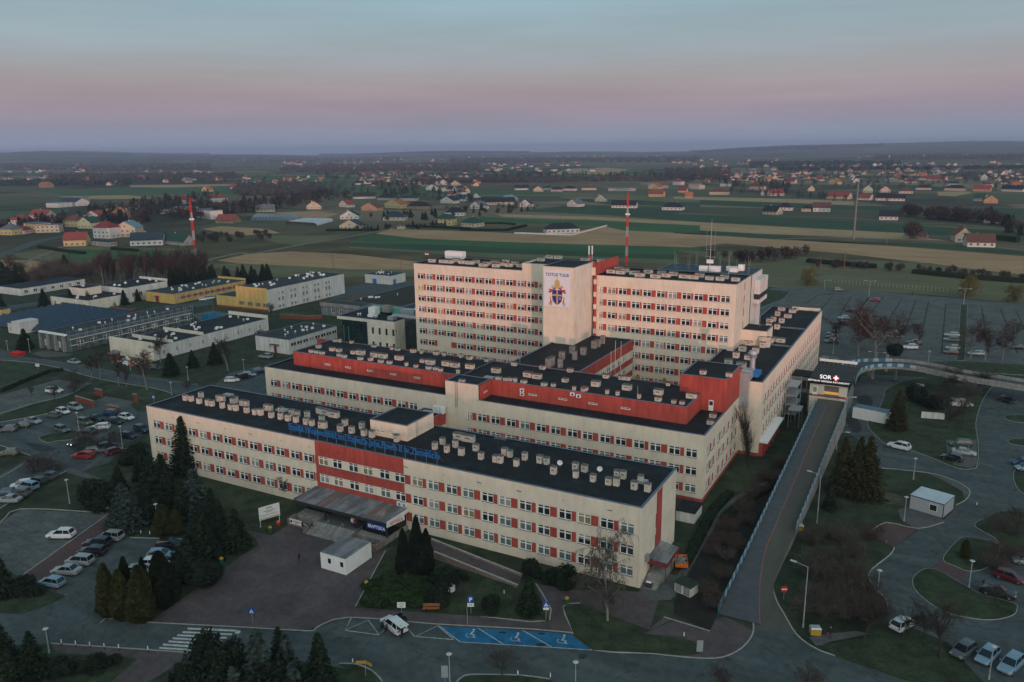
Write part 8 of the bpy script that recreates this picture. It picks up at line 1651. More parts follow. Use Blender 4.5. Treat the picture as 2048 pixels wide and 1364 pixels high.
def car_meshes(kind, col):
 if (kind, col) in _cm: return _cm[(kind, col)]
 L_, Wd, zb_, zr_, rb, rr, fr_, wb, gc = KD[kind]; m = CP[col]; h = L_/2; w = Wd/2; bd = MB()
 st = [(-h, gc+.22, zb_-.12, w*.84), (-h+.10, gc+.08, zb_-.03, w*.93), (-h+.5, gc+.02, zb_, w*.99), (-h*.45, gc, zb_+.01, w), (.2*h, gc, zb_-.02, w), (.5*h, gc, zb_-.07, w*.99), (.76*h, gc+.02, zb_-.17, w*.96), (.93*h, gc+.08, zb_-.27, w*.90), (h, gc+.2, zb_-.40, w*.78)]
 if kind == 'van': st[5:] = [(.55*h, gc, zb_-.06, w*.99), (.8*h, gc+.02, zb_-.20, w*.97), (.95*h, gc+.08, zb_-.38, w*.92), (h, gc+.2, zb_-.50, w*.84)]
 rings_ = []
 for (x, z0, z1, ww) in st:
  zm = z0+(z1-z0)*.55; i = len(bd.v); bd.v += [(x, -ww*.9, z0), (x, -ww, z0+.12), (x, -ww, zm), (x, -ww*.94, z1-.05), (x, -ww*.84, z1), (x, ww*.84, z1), (x, ww*.94, z1-.05), (x, ww, zm), (x, ww, z0+.12), (x, ww*.9, z0)]; rings_.append(i)
 k = bd.mi(m)
 for a, c in zip(rings_, rings_[1:]):
  for j in range(10): bd.f.append((a+j, c+j, c+(j+1) % 10, a+(j+1) % 10)[::-1]); bd.m.append(k)
 bd.f.append(tuple(rings_[0]+j for j in range(10))); bd.m.append(k); bd.f.append(tuple(rings_[-1]+j for j in range(9, -1, -1))); bd.m.append(k)
 # roof panel and pillars
 wt, wb2 = w*.70, w*.86; zt = zr_; B_ = [(rb, zb_-.01), (wb, zb_-.04)]; Tp = [(rr, zt-.05), (fr_, zt-.04)]
 mid = (rr+fr_)/2
 for (xa, za, xb_, zb2) in ((rr, zt-.05, mid, zt+.01), (mid, zt+.01, fr_, zt-.04)):
  bd.face([(xa, -wt, za), (xb_, -wt, zb2), (xb_, wt, zb2), (xa, wt, za)], m); bd.face([(xa, -wt, za-.05), (xb_, -wt, zb2-.05), (xb_, -wt, zb2), (xa, -wt, za)], m); bd.face([(xb_, wt, zb2-.05), (xa, wt, za-.05), (xa, wt, za), (xb_, wt, zb2)], m)
 for s in (-1, 1):
  for (x0_, x1_) in ((rb, rr), (wb, fr_)): bd.tube((x0_, s*wb2, zb_-.02), (x1_, s*wt, zt-.05), .045, .04, m, 4)
  xm = (rr+fr_)/2-.1; bd.tube((xm, s*wb2*1.005, zb_), (xm, s*wt*1.01, zt-.04), .035, .03, m, 4); bd.tube((wb-.25, s*(w+.02), zb_+.03), (wb-.30, s*(w+.14), zb_+.08), .07, .08, m, 5)
 body = bd.mesh('car_body')
 g = MB(); e = .012; q = [(rb+e, zb_-.01), (wb-e, zb_-.05), (fr_, zt-.05), (rr, zt-.06)]
 for s in (-1, 1): f = [(q[0][0], s*wb2, q[0][1]), (q[1][0], s*wb2, q[1][1]), (q[2][0], s*wt, q[2][1]), (q[3][0], s*wt, q[3][1])]; g.face(f if s < 0 else f[::-1], carglass)
 g.face([(wb-e, -wb2, zb_-.05), (wb-e, wb2, zb_-.05), (fr_, wt, zt-.05), (fr_, -wt, zt-.05)], carglass); g.face([(rb+e, wb2, zb_-.01), (rb+e, -wb2, zb_-.01), (rr, -wt, zt-.06), (rr, wt, zt-.06)], carglass); glass = g.mesh('window')
 hl = MB(); hl.box(h*.90, h*.965, .50*w, .84*w, zb_-.38, zb_-.27, lampc); hl2 = MB(); hl2.box(h*.90, h*.965, -.84*w, -.50*w, zb_-.38, zb_-.27, lampc)
 tl = MB(); tl.box(-h-.01, -h+.12, .62*w, .90*w, zb_-.22, zb_-.08, taill); tl2 = MB(); tl2.box(-h-.01, -h+.12, -.90*w, -.62*w, zb_-.22, zb_-.08, taill)
 _cm[(kind, col)] = (body, glass, hl.mesh('headlight'), hl2.mesh('headlight'), tl.mesh('tail_light'), tl2.mesh('tail_light')); return _cm[(kind, col)]
wm_ = MB(); wm_.tube((0, -.11, 0), (0, .11, 0), .32, .32, tyre, 14); wheel_me = wm_.mesh('tyre'); rm_ = MB(); rm_.tube((0, -.12, 0), (0, .12, 0), .20, .20, rim, 8); rim_me = rm_.mesh('rim')
def car(t, rear, front, kind, col, label, lit=False, z=0, detail=True, doors=False, shift=0):
 a, c = G(t, *rear, z), G(t, *front, z); d = (c-a).normalized(); rz = math.atan2(d.y, d.x); p = (a+c)/2
 o = thing('van' if kind == 'van' else 'parked_car', p+Vector((0, 0, .09)), label, 'van' if kind == 'van' else 'car', rz, 'cars on the hospital grounds'); L_, Wd = KD[kind][:2]; ms = car_meshes(kind, col)
 link('body', ms[0], o); link('window', ms[1], o)
 for m_ in ms[2:4]:
  q = link('headlight', m_, o)
  if lit: me = m_.copy(); me.materials[0] = litl; q.data = me
 for m_ in ms[4:6]: link('tail_light', m_, o)
 for x in (-L_*.31, L_*.31):
  for y in (-Wd/2+.12, Wd/2-.12): q = link('wheel', wheel_me, o, (x, y, .32)); link('rim', rim_me, q)
 if doors:
  w = Wd/2
  for s in (-1, 1):
   for xh in (.95, -.05):
    b = MB(); a2 = R(58); x1, y1 = xh-1.0*math.cos(a2), s*(w+1.0*math.sin(a2)); b.face([(xh, s*w, .3), (x1, y1, .3), (x1, y1, .98), (xh, s*w, .98)], CP[col]); b.face([(xh, s*w, .3), (xh, s*w, .98), (x1, y1, .98), (x1, y1, .3)], darkm); b.face([(xh-.05, s*(w-.01), 1.0), (x1+.05, y1-.02*s, 1.0), (x1+.05, y1-s*.15, 1.45), (xh-.3, s*(w-.12), 1.5)], carglass); b.build('door', o)
  b = MB(); b.box(-2.75, -1.75, -.62, .62, 1.60, 1.70, CP[col]); b.box(-2.72, -1.85, -.56, .56, 1.57, 1.595, carglass); b.build('tailgate', o); b = MB(); b.box(-2.20, -2.0, -.5, .5, .6, 1.45, carglass); b.build('boot_opening', o)
 return o
CL = [
 ('T4',(-50,660),(5,640),'hatch','black','black car cut by the left edge, head of the left row'),('T4',(88,652),(8,655),'hatch','grey','dark grey hatchback, first whole car of the left row'),('T4',(165,628),(82,636),'hatch','green','dark green hatchback, second of the left row'),('T4',(155,595),(240,612),'sedan','silver','silver saloon, third of the left row'),
 ('T4',(355,575),(270,566),'hatch','grey','grey hatchback facing left before the white one'),('T4',(330,535),(414,560),'hatch','white','white hatchback in the left row'),('T4',(405,515),(480,535),'suv','silver','silver grey off-roader at the end of the left row'),('T4',(325,640),(405,668),'estate','grey','dark estate car driving alone in the lane by the small island'),
 ('T4',(450,600),(542,622),'minivan','olive','olive people carrier in the middle of the left lot'),('T4',(525,580),(605,598),'sedan','black','black saloon behind the olive people carrier'),('T4',(688,565),(602,555),'minivan','blue','dark blue people carrier near the brick wall'),('T4',(645,600),(720,612),'hatch','black','black hatchback between the blue and white cars'),
 ('T4',(700,575),(785,590),'hatch','white','white hatchback nearest the brick yard'),('T4',(630,638),(538,645),'estate','white','white car with dark roof in the middle of the left lot'),('T4',(562,668),(472,662),'sedan','black','black saloon in front of the white one in the left lot'),('T4',(710,685),(800,700),'hatch','black','black hatchback behind the bare shrubs of the left lot'),('T4',(795,645),(870,668),'suv','black','black off-roader parked by the corner of the front wing'),
 ('T4',(560,810),(420,805),'estate','red','bright red estate car under the bare shrubs'),('T4',(520,785),(590,775),'hatch','grey','dark car behind the bright red one'),('T4',(650,790),(700,775),'hatch','maroon','maroon car half hidden right of the bright red one'),('T4',(600,760),(655,745),'hatch','black','black car between the shrubs above the red one'),
 ('T4',(105,1068),(5,1065),'sedan','silver','silver saloon, lowest of the lower left row'),('T4',(170,1035),(60,1030),'suv','grey','grey car second from below in the lower left row'),('T4',(75,1030),(-20,1035),'hatch','blue','blue grey hatchback at the outer side of the lower left row'),('T4',(222,1000),(115,980),'minivan','lightblue','pale blue people carrier in the lower left row'),('T4',(165,975),(95,985),'hatch','white','white hatchback behind the pale blue one'),('T4',(262,965),(170,955),'hatch','green','dark green hatchback higher in the lower left row'),('T4',(330,935),(230,925),'hatch','grey','grey hatchback topmost in the lower left row'),
 ('T4',(95,790),(10,795),'hatch','olive','olive car alone at the left edge above the lawn strip'),
 ('T4',(275,425),(368,428),'suv','white','white off-roader alone on the far left car park'),('T4',(398,250),(472,262),'sedan','silver','silver car parked at the roadside lawn by the unfinished building'),('T4',(870,290),(945,292),'hatch','black','black hatchback beside the spruces and the white low building'),('T4',(1328,365),(1392,362),'hatch','white','white hatchback first of the row beyond the front wing roof'),
 ('T4',(1400,350),(1452,338),'minivan','black','black car second of the row beyond the front wing roof'),('T4',(1430,335),(1488,330),'hatch','lightblue','pale blue car third of the row beyond the front wing roof'),('T4',(1490,315),(1548,305),'hatch','blue','dark blue car last of the row beyond the front wing roof'),('T1',(1590,1282),(1522,1275),'suv','silver','silver off-roader before the door of the grey roofed annex'),
 ('D2',(840,555),(905,550),'hatch','white','white hatchback left of two beside the yellow pavilion'),('D2',(930,540),(995,530),'minivan','white','white people carrier right of two beside the yellow pavilion'),
 ('U4',(440,522),(280,520),'suv','white','white off-roader alone on the paved lot behind the red path'),('U4',(735,540),(570,522),'minivan','silver','silver people carrier at the head of the near left row'),('U4',(655,575),(495,568),'suv','black','black off-roader second in the near left row'),('U4',(625,622),(460,612),'estate','black','black estate car third in the near left row'),('U4',(555,682),(385,668),'minivan','silver','silver people carrier fourth in the near left row'),
 ('U4',(473,735),(310,726),'sedan','silver','silver saloon fifth in the near left row'),('U4',(372,812),(240,790),'hatch','lightblue','pale hatchback last in the near left row by the corner bed'),('U4',(915,575),(1090,582),'estate','black','black estate car parked against the conifer clump'),('U4',(880,640),(1008,635),'hatch','lightblue','pale blue car mostly hidden by the round thuja'),('U4',(860,690),(960,690),'hatch','white','white car hidden behind the thuja group'),('U4',(780,735),(870,735),'hatch','silver','silver car just showing behind the yellow thujas'),
 ('U6',(2140,680),(1985,665),'hatch','silver','silver hatchback at the right edge by the straw bush'),('U6',(1885,745),(2040,792),'hatch','maroon','dark red hatchback in the lower right lot'),('U6',(1800,835),(1985,880),'suv','black','black off-roader on the teardrop island side'),('U6',(1745,1165),(1635,1240),'hatch','grey','grey car under the right round bare tree'),('U6',(1885,1185),(1775,1285),'hatch','lightblue','silver blue hatchback left of two at the bottom right'),
 ('U6',(2030,1225),(1905,1345),'estate','lightblue','silver blue estate car right of two at the bottom right'),('U6',(1270,1085),(1405,1010),'hatch','white','white car half hidden behind bare trees at lower right'),('U3',(1385,772),(1245,738),'suv','white','white off-roader at the kerb of the big island'),('U3',(1735,745),(1612,738),'minivan','green','dark green car uppermost of three on the island pad'),
 ('U3',(1622,778),(1770,800),'sedan','silver','silver saloon middle of three on the island pad'),('U3',(1685,838),(1568,808),'hatch','black','black hatchback lowest of three on the island pad'),('U3',(1920,478),(1975,490),'hatch','black','small black car alone on the right hand road'),('U3',(2075,850),(2000,848),'hatch','blue','blue car at the right edge by the small kerb island'),('U3',(2100,885),(2025,880),'hatch','lightblue','pale blue car below the blue one at the right edge'),('U3',(1620,505),(1740,508),'van','white','white van behind the bare trees of the big island'),
 ('T3',(948,885),(978,885),'minivan','grey','grey car alone at the top of the upper car park'),('T3',(1205,948),(1145,942),'hatch','red','bright red hatchback alone in the upper car park'),('T3',(1065,1012),(1000,1005),'hatch','black','black car at the grass strip of the upper car park'),('T3',(1018,1050),(965,1048),'hatch','lightblue','pale blue car above the red one near the wing end'),('T3',(1020,1085),(945,1075),'estate','maroon','dark red estate car near the wing end'),('T3',(968,1145),(895,1140),'hatch','grey','grey car near the wing end, third from the top'),
 ('T3',(965,1165),(890,1160),'hatch','maroon','maroon hatchback near the wing end, between two dark cars'),('T3',(960,1190),(880,1188),'suv','black','black off-roader lowest near the wing end'),('T3',(950,1300),(890,1298),'hatch','black','black car right of two beneath the wing end'),('T3',(895,1295),(852,1292),'hatch','black','black car left of two beneath the wing end'),('T3',(1330,1145),(1255,1142),'hatch','grey','grey hatchback behind the silver one amid birches'),('T3',(1335,1160),(1255,1158),'sedan','silver','silver saloon amid the birches of the upper car park'),
 ('T3',(1440,1200),(1365,1195),'suv','black','dark off-roader right of the birches'),('T3',(1420,1225),(1335,1222),'suv','white','white off-roader in front of the dark one by the round pine'),('T3',(1665,1152),(1582,1148),'estate','silver','silver estate car topmost of four by the long grass strip'),('T3',(1665,1182),(1580,1176),'estate','grey','grey estate car second of four by the long grass strip'),('T3',(1670,1228),(1588,1225),'hatch','silver','silver hatchback third of four by the long grass strip'),
 ('T3',(1665,1255),(1578,1250),'hatch','maroon','maroon hatchback lowest of four by the long grass strip'),('T3',(1812,1262),(1720,1258),'estate','silver','silver estate car right of the long grass strip'),('T3',(2055,1225),(1968,1220),'sedan','black','black saloon at the right edge of the upper car park'),
]
for q in CL: car(*q)
car('T4',(505,712),(405,748),'hatch','grey','dark grey hatchback coming down the lane with headlights lit',lit=True)
car('U5',(600,1095),(500,1015),'suv','white','white off-roader with all doors and boot open on the zigzag marking',doors=True)
# ================================================================== LAMPS
lhm = pm('lamp_cover', (.42, .43, .43), .05, 1, .5)
def lamp(t, base, top, label, style='disc', arm=0, z=0):
 g = G(t, *base, z); hd = math.hypot(g.x-CX, g.y-CY); d = ray(t, *top); H = max(3.0, min(11, CZ+d.z*hd/math.hypot(d.x, d.y)-z)); o = thing('street_lamp', g, label, 'street lamp', 0, 'lamps of the hospital grounds')
 b = MB(); b.tube((0, 0, 0), (0, 0, H), .09, .055, galv, 7); b.tube((0, 0, 0), (0, 0, .6), .13, .12, galv, 7); b.build('post', o)
 if style == 'disc': b = MB(); b.tube((0, 0, H), (0, 0, H+.14), .12, .36, galv, 12); b.tube((0, 0, H+.14), (0, 0, H+.26), .36, .18, lhm, 12); b.build('lamp_head', o)
 else:
  a = R(arm); ax, ay = math.cos(a), math.sin(a)
  for s in ((1,) if style == 'arm' else (1, -1)):
   b = MB(); b.tube((0, 0, H-.05), (s*ax*1.6, s*ay*1.6, H+.12), .045, .035, galv, 5); b.build('arm', o)
   M = Matrix.Translation((s*ax*1.95, s*ay*1.95, H+.12)) @ Matrix.Rotation(a, 4, 'Z'); b = MB(); b.box(-.42, .42, -.14, .14, -.06, .08, lhm, M=M, taper=.03); b.build('lamp_head', o)
for q in (('U4',(408,320),(385,185),'ball topped lamp on the lawn left of the conifer clump'),('U4',(925,450),(905,328),'lamp standing in front of the olive cypresses'),('U4',(290,1200),(285,1052),'lamp beside the road at bottom left'),('U4',(1405,1200),(1400,1115),'lamp rising out of the bottom conifer clump'),('U5',(880,1440),(877,1205),'lamp at the bottom kerb left of the round bare tree'),('U5',(1612,1440),(1612,1252),'lamp at the bottom kerb right of the round bare tree'),
 ('U6',(1400,180),(1415,60),'lamp on the lawn behind the grey container'),('U6',(1345,425),(1357,285),'lamp beside the front of the grey container'),('U6',(1725,815),(1737,658),'lamp on the teardrop island'),('U6',(1187,875),(1188,712),'thin lamp at the kerb of the bare thicket'),('U6',(1842,1350),(1870,1160),'lamp between the two silver blue cars'),('T4',(1102,355),(1098,278),'lamp by the lawn beyond the left road'),('T4',(1006,440),(1000,368),'lamp at the road bend beyond the front wing'),('T4',(1430,310),(1423,235),'lamp behind the row of parked cars beyond the roof'),
 ('T4',(465,660),(455,545),'lamp amid the left lot beside the olive people carrier'),('T4',(718,745),(708,625),'lamp near the black off-roader by the front wing'),('T1',(176,1245),(166,1168),'lamp at the corner of the left road by the bushy spruce'),('D1',(110,1240),(90,1110),'lamp at the left edge near the red skip'),('T4',(765,295),(762,235),'lamp by the brick kiosk'),('D2',(690,900),(665,750),'lamp beside the blue tarpaulin'),('T3',(1480,1370),(1486,1238),'tall lamp above the bridge bend'),('U3',(930,200),(965,120),'lamp beneath the wing end car park')): lamp(*q)
for q in (('U6',(755,1045),(775,688),'tall arm lamp at the ramp foot above the yellow bin','arm',165),('U6',(836,438),(850,150),'tall arm lamp where the thicket meets the spruces','arm',165),('U3',(985,650),(1022,455),'tall arm lamp left of the road under the pavilion','arm',20),('U3',(1180,290),(1182,190),'double arm lamp behind the bridge parapet','double',0),('T3',(1140,915),(1147,825),'double arm lamp at the head of the grass strip','double',0),('T3',(1695,960),(1702,870),'double arm lamp at the head of the long grass strip','double',0),('T3',(880,872),(882,820),'lamp at the corner of the upper car park','arm',0),('U3',(950,760),(965,655),'double arm lamp beside the ramp parapet behind the spruces','double',10)): lamp(*q)
# ================================================================== SIGNS, BENCH, BINS, BOLLARDS
def pole_sign(t, base, top, label, draw, rz=0, cat='sign', name='road_sign', z=.09):
 g = G(t, *base, z); H = max(1.8, min(4, hgt(t, base, top))); o = thing(name, g, label, cat, rz+R(28)); b = MB(); b.tube((0, .05, 0), (0, .05, H), .035, .035, galv, 6); b.build('post', o); draw(o, H); return o
def plate(o, w, h, zc, m, y=0, name='plate', n=0):
 b = MB()
 if n: b.face([(w/2*math.sin(2*math.pi*(k+.5)/n), y, zc-w/2*math.cos(2*math.pi*(k+.5)/n)) for k in range(n)], m); b.face([(w/2*math.sin(2*math.pi*(k+.5)/n), y+.012, zc-w/2*math.cos(2*math.pi*(k+.5)/n)) for k in range(n-1, -1, -1)], galv)
 else: b.box(-w/2, w/2, y, y+.012, zc-h/2, zc+h/2, m)
 return b.build(name, o)
def d_park(o, H): plate(o, .9, .95, H-.5, bluebd); textmesh('lettering', 'P', .85, whiteprint, o, upright(0, -.006, H-.80), .002, 'CENTER', 1, .02); plate(o, .9, .55, H-1.3, whitebd); textmesh('lettering', '24h', .34, blackp, o, upright(0, -.006, H-1.4), .002, 'CENTER')
def d_ped(o, H):
 plate(o, .85, .85, H-.45, bluebd); b = MB(); b.face([(-.3, -.004, H-.75), (.3, -.004, H-.75), (0, -.004, H-.2)], whiteprint); b.build('triangle', o); b = MB(); b.box(-.04, .04, -.008, -.0045, H-.62, H-.4, blackp); b.box(-.12, .12, -.008, -.0045, H-.72, H-.66, blackp); b.build('figure', o)
def d_ped2(o, H): d_ped(o, H); plate(o, .8, .35, H-1.1, whitebd)
def d_no(o, H): plate(o, 1.0, 0, H-.5, redp, n=20, y=0); b = MB(); b.box(-.36, .36, -.006, -.002, H-.60, H-.40, whiteprint); b.build('bar', o)
def d_board(o, H): plate(o, 1.15, .85, H-.45, whitebd); textmesh('lettering', 'WJAZD', .26, blackp, o, upright(0, -.006, H-.38), .002, 'CENTER'); textmesh('lettering', 'SOR', .26, blackp, o, upright(0, -.006, H-.72), .002, 'CENTER')
def d_yel(o, H):
 b = MB(); b.box(-1.1, .1, 0, .04, H-.55, H-.15, yelm); M = Matrix.Translation((.1, 0, 0)) @ Matrix.Rotation(R(-35), 4, 'Z'); b.box(0, 1.0, 0, .04, H-.55, H-.15, yelm, M=M); b.build('arrow_board', o); b = MB(); b.box(-1.0, 0, -.005, -.001, H-.2, H-.17, redp); b.box(-1.0, 0, -.005, -.001, H-.5, H-.47, redp); b.build('stripe', o)
def d_back(o, H): plate(o, .8, 1.6, H-.8, galv)
pole_sign('U5',(1000,965),(1000,862),'tall blue parking sign with white plate at the pavement edge',d_park); pole_sign('U5',(1440,1000),(1440,892),'blue crossing sign with white plate at the bed corner',d_ped2); pole_sign('U4',(1478,1020),(1468,930),'blue pedestrian crossing sign at the plaza kerb above the crosswalk',d_ped)
pole_sign('U5',(595,965),(590,902),'white sign board with small black print above the open white car',d_board); pole_sign('U6',(642,880),(646,802),'round red no entry sign beside the ramp foot',d_no); pole_sign('U4',(876,985),(875,900),'white sign at the right foot of the yellow thuja group',d_board); pole_sign('U5',(385,1330),(372,1235),'bent yellow direction boards at the bottom kerb',d_yel)
pole_sign('U5',(850,1400),(850,1268),'back of a tall grey sign at the bottom kerb',d_back); pole_sign('T4',(902,490),(898,438),'small blue sign by the brick pier',d_ped); pole_sign('T4',(222,290),(222,265),'small white sign on the verge of the left road',d_board); pole_sign('U6',(150,1195),(150,1120),'short post sign at the right tip of the lower bed',d_back); pole_sign('U5',(980,1030),(980,925),'slim grey post at the pavement kerb by the blue bays',lambda o, H: None)
g = G('U5', 768, 948, .15); bn_ = thing('park_bench', g, 'orange brown wooden bench at the edge of the triangular bed', 'bench', R(28))
for k in range(3): b = MB(); b.box(-1.15, 1.15, -.25+k*.17, -.11+k*.17, .42, .47, woodm); b.build('seat_slat', bn_)
for k in range(3): b = MB(); b.box(-1.15, 1.15, .28+k*.02, .32+k*.02, .55+k*.15, .67+k*.15, woodm); b.build('back_slat', bn_)
for x in (-.95, .95): b = MB(); b.box(x-.05, x+.05, -.22, .3, 0, .41, darkm); b.build('leg', bn_)
def binn(t, x, y, label, m1, m2, h=.9): g = G(t, x, y, .12); o = thing('litter_bin', g, label, 'litter bin'); b = MB(); b.tube((0, 0, 0), (0, 0, h), .26, .32, m1, 10); b.build('body', o); b = MB(); b.tube((0, 0, h), (0, 0, h+.22), .34, .2, m2, 10); b.build('lid', o)
grm = pm('green_plastic', (.02, .10, .03), .05, 1, .5)
binn('U4',1583,488,'green litter bin with yellow lid below the white information board',grm,yelm); binn('U4',1298,672,'green and yellow litter bin at the left plaza edge',grm,yelm); binn('U5',390,812,'green litter bin by the triangular bed tip',grm,yelm); binn('U5',1562,915,'green bin with bright yellow lid at the right hand bed corner',grm,yelm,1.1); binn('U4',1630,445,'orange red bucket on the lawn under the information board',redp,orangem,.6)
def gritbox(t, x, y, label): g = G(t, x, y, .09); o = thing('grit_box', g, label, 'grit box', R(25)); b = MB(); b.box(-.65, .65, -.45, .45, 0, .85, yelm); b.build('body', o); b = MB(); b.box(-.7, .7, -.5, .5, .85, 1.05, galv, taper=.12); b.build('lid', o)
gritbox('U6',730,472,'yellow grit box at the lower end of the right ramp parapet'); gritbox('U6',825,1080,'yellow grit box by the kerb near the lower junction')
def bollard(t, x, y, lb, g_, m=whitem, h=.9): g = G(t, x, y, .1); o = thing('bollard', g, lb, 'bollard', 0, g_); b = MB(); b.tube((0, 0, 0), (0, 0, h*.45), .06, .06, darkm, 6); b.tube((0, 0, h*.45), (0, 0, h), .07, .06, m, 6); b.build('post', o)
for x, y in ((362,1150),(445,1158),(528,1165),(612,1173),(697,1180),(868,1190)): bollard('U4',x,y,'white topped bollard in the kerbside line left of the crosswalk','bollards left of the crosswalk')
for x, y, w_ in ((778,500,'left'),(827,505,'middle'),(879,510,'right')): bollard('U4',x,y,w_+' one of three white posts on the lawn left of the lamp','posts on the clump lawn')
for x, y, w_ in ((310,1265,'white and red post beside the yellow direction boards'),(1275,1335,'left white post at the bottom centre kerb'),(1465,1350,'right white post at the bottom centre kerb'),(1195,860,'white post on the lawn right of the planter')): bollard('U5',x,y,w_,None)
bollard('U6',58,1110,'white post in the lower bed by the pavement',None); bollard('U6',1770,340,'white post with red foot at the pavement end of the right road',None); bollard('U6',1240,560,'pale stone post at the red parking nook',None,conc,.8);
g = G('U5', 878, 825, .15); pl = thing('planter', g, 'pale concrete ring planter on the triangular lawn', 'planter'); b = MB()
for k in range(12):
 a0, a1 = 2*math.pi*k/12, 2*math.pi*(k+1)/12
 for (r0_, r1_, z0, z1) in ((.75, .75, 0, .7), (.75, .5, .7, .7), (.5, .5, .7, .4)): b.face([(r0_*math.cos(a0), r0_*math.sin(a0), z0), (r0_*math.cos(a1), r0_*math.sin(a1), z0), (r1_*math.cos(a1), r1_*math.sin(a1), z1), (r1_*math.cos(a0), r1_*math.sin(a0), z1)], whitem)
b.build('ring', pl); b = MB(); b.tube((0, 0, 0), (0, 0, .5), .5, .5, soilm, 12); b.build('soil', pl)
low_wall('broken white wall piece on the big island under the trees', 'U3', [(1445, 575), (1580, 585)], 1.5, .25, whitew, 'garden_wall'); g = G('U3', 1438, 412); o = thing('white_kiosk', g, 'small white box at the foot of the bridge trees', 'box'); b = MB(); b.box(-.8, .8, -.5, .5, 0, 1.5, whitem); b.build('body', o); b = MB(); b.box(-.9, .9, -.6, .6, 1.5, 1.62, galv); b.build('lid', o)
# bicycles leaning at the stone wall
def bicycle(p, rz, label, m):
 o = thing('bicycle', p, label, 'bicycle', rz)
 for x in (-.52, .52):
  b = MB()
  for k in range(16): a0, a1 = 2*math.pi*k/16, 2*math.pi*(k+1)/16; b.tube((x+.33*math.cos(a0), 0, .34+.33*math.sin(a0)), (x+.33*math.cos(a1), 0, .34+.33*math.sin(a1)), .022, .022, tyre, 4, cap=False)
  for k in range(6): a0 = math.pi*k/6; b.tube((x-.31*math.cos(a0), 0, .34-.31*math.sin(a0)), (x+.31*math.cos(a0), 0, .34+.31*math.sin(a0)), .006, .006, galv, 3)
  b.build('wheel', o)
 b = MB(); P_ = dict(r=(-.52, 0, .34), c=(-.05, 0, .30), s=(-.2, 0, .82), h=(.36, 0, .85), f=(.52, 0, .34))
 for a, c in ('rc', 'cs', 'sh', 'ch', 'rs', 'hf'): b.tube(P_[a], P_[c], .022, .022, m, 5)
 b.tube((.36, 0, .85), (.33, 0, 1.0), .02, .02, m, 5); b.build('frame', o)
 b = MB(); b.tube((.33, -.28, 1.0), (.33, .28, 1.0), .018, .018, darkm, 5); b.build('handlebar', o); b = MB(); b.box(-.34, -.1, -.08, .08, .86, .92, darkm, taper=.03); b.build('saddle', o)
bicycle(G('U4', 1795, 490, .09), R(60), 'silver bicycle parked below the white banner', galv); bicycle(G('U4', 1822, 478, .09), R(70), 'dark bicycle behind the silver one at the stone wall', darkm)
b = MB(); g = G('U4', 1735, 450, .09); o = thing('bicycle_rack', g, 'low metal bicycle rack in front of the stone wall', 'rack')
for k in range(6):
 b = MB(); b.tube((k*.5, 0, 0), (k*.5, 0, .6), .02, .02, galv, 4); b.tube((k*.5, 0, .6), (k*.5, -.5, .3), .02, .02, galv, 4); b.build('hoop', o)
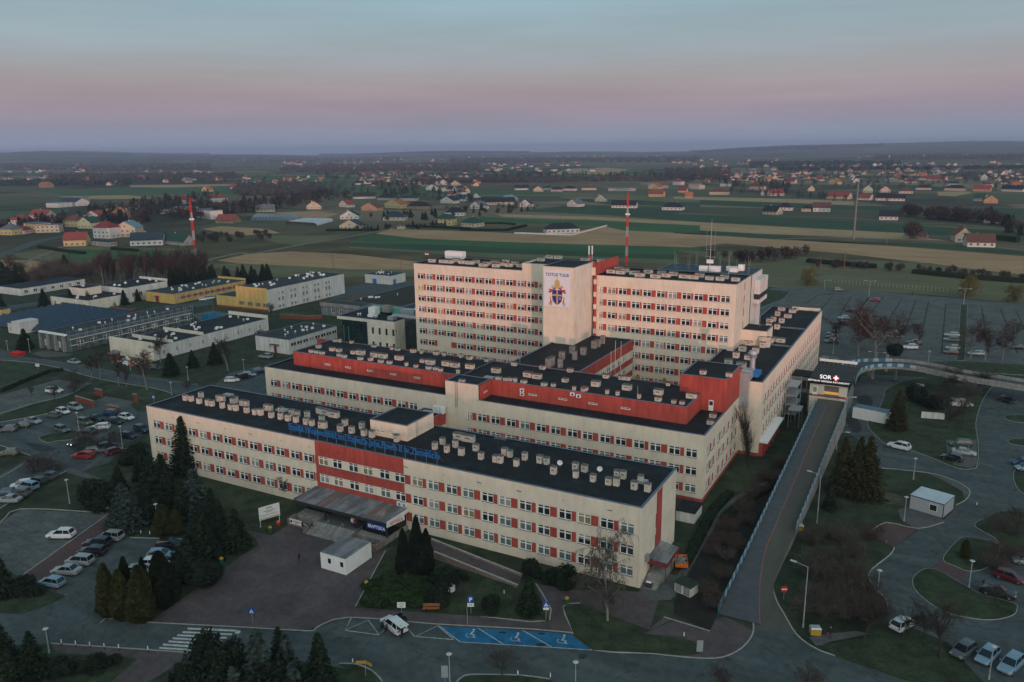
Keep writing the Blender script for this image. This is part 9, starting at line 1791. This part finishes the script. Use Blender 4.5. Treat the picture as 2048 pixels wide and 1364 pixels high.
# ================================================================== PEOPLE
skin = pm('skin', (.42, .27, .20), 0, rough=.7); hairm = pm('dark_hair', (.02, .014, .010), 0, rough=.8)
def person(t, x, y, label, coat, legs, rz=0, stride=.3, bag=None, z=.09, lean=0, hat=None):
 g = G(t, x, y, z); o = thing('person', g, label, 'person', rz); v = {}
 V = [('pel', 0, 0, .95, .15), ('wai', 0, 0, 1.12, .135), ('che', lean*.3, 0, 1.32, .165), ('nek', lean*.5, 0, 1.50, .065), ('hd1', lean*.55, 0, 1.58, .085), ('hd2', lean*.6+.01, 0, 1.68, .10), ('hd3', lean*.6, 0, 1.76, .065),
 ('hl', 0, .10, .90, .105), ('kl', stride*.35, .10, .50, .07), ('al', stride*.6, .10, .09, .045), ('fl', stride*.6+.16, .11, .04, .04), ('hr', 0, -.10, .90, .105), ('kr', -stride*.15+.04, -.10, .50, .07), ('ar', -stride*.7, -.10, .10, .045), ('fr', -stride*.7+.15, -.11, .04, .04),
 ('sl', lean*.4, .20, 1.42, .07), ('el', lean*.4-.04, .26, 1.14, .052), ('wl', lean*.4+.10, .25, .92, .038), ('dl', lean*.4+.14, .24, .82, .035), ('sr', lean*.4, -.20, 1.42, .07), ('er', lean*.4-.02, -.26, 1.14, .052), ('wr', lean*.4-.02, -.26, .90, .038), ('dr', lean*.4, -.25, .80, .035)]
 E_ = ['pel wai', 'wai che', 'che nek', 'nek hd1', 'hd1 hd2', 'hd2 hd3', 'pel hl', 'hl kl', 'kl al', 'al fl', 'pel hr', 'hr kr', 'kr ar', 'ar fr', 'che sl', 'sl el', 'el wl', 'wl dl', 'che sr', 'sr er', 'er wr', 'wr dr']
 ix = {q[0]: i for i, q in enumerate(V)}; me = bpy.data.meshes.new('body'); me.from_pydata([q[1:4] for q in V], [tuple(ix[a] for a in e.split()) for e in E_], []); ob = link('body', me, o)
 md = ob.modifiers.new('skin', 'SKIN'); sv = me.skin_vertices[0].data
 for i, q in enumerate(V): sv[i].radius = (q[4], q[4]); sv[i].use_root = (i == 0)
 sb_ = ob.modifiers.new('sub', 'SUBSURF'); sb_.levels = 1; sb_.render_levels = 1; bpy.context.view_layer.update(); dg = bpy.context.evaluated_depsgraph_get(); nm = bpy.data.meshes.new_from_object(ob.evaluated_get(dg)); ob.modifiers.clear(); ob.data = nm; nm.materials.clear()
 for m_ in (coat, legs, skin, hat or hairm, darkm): nm.materials.append(m_)
 for p in nm.polygons:
  c = p.center; p.use_smooth = True
  p.material_index = 4 if c.z < .10 else 1 if c.z < .82 and abs(c.y) < .2 else 2 if (c.z > 1.52 and c.x > lean*.6+.02 and c.z < 1.72) or (c.z < .88 and abs(c.y) > .2) else 3 if c.z > 1.52 else 0
 if bag: b = MB(); b.box(-.12, .16, -.36, -.24, .45, .80, bag, taper=.02); b.build('bag', o)
 return o
red_c = pm('red_cloth', (.35, .03, .04), .1, 5, .9); blk = pm('black_cloth', (.014, .015, .018), .1, 5, .9); bluc = pm('blue_cloth', (.03, .06, .14), .1, 5, .9); whc = pm('white_cloth', (.55, .55, .55), .05, 5, .9)
person('U4',1752,665,'person in dark clothes with red bag walking alone across the plaza',blk,pm('grey_cloth', (.06, .065, .07), .1, 5, .9),R(200),.35,red_c); person('U6',912,1108,'person in black top and red scarf at the kerb by the yellow grit box',blk,bluc,R(-60),.2,red_c); person('U5',598,1110,'person in black bending at the open boot of the white car',blk,blk,R(150),.1,None,.07,.5)
person('U5',322,462,'person in red top standing in the entrance beside the doors',red_c,blk,R(-90),.1,None,1.1); person('T3',1395,905,'person in dark clothes walking by the fence of the upper car park',blk,blk,0,.3); person('U5',308,455,'person in blue white uniform standing on the landing',whc,bluc,R(-80),.1,None,1.1)
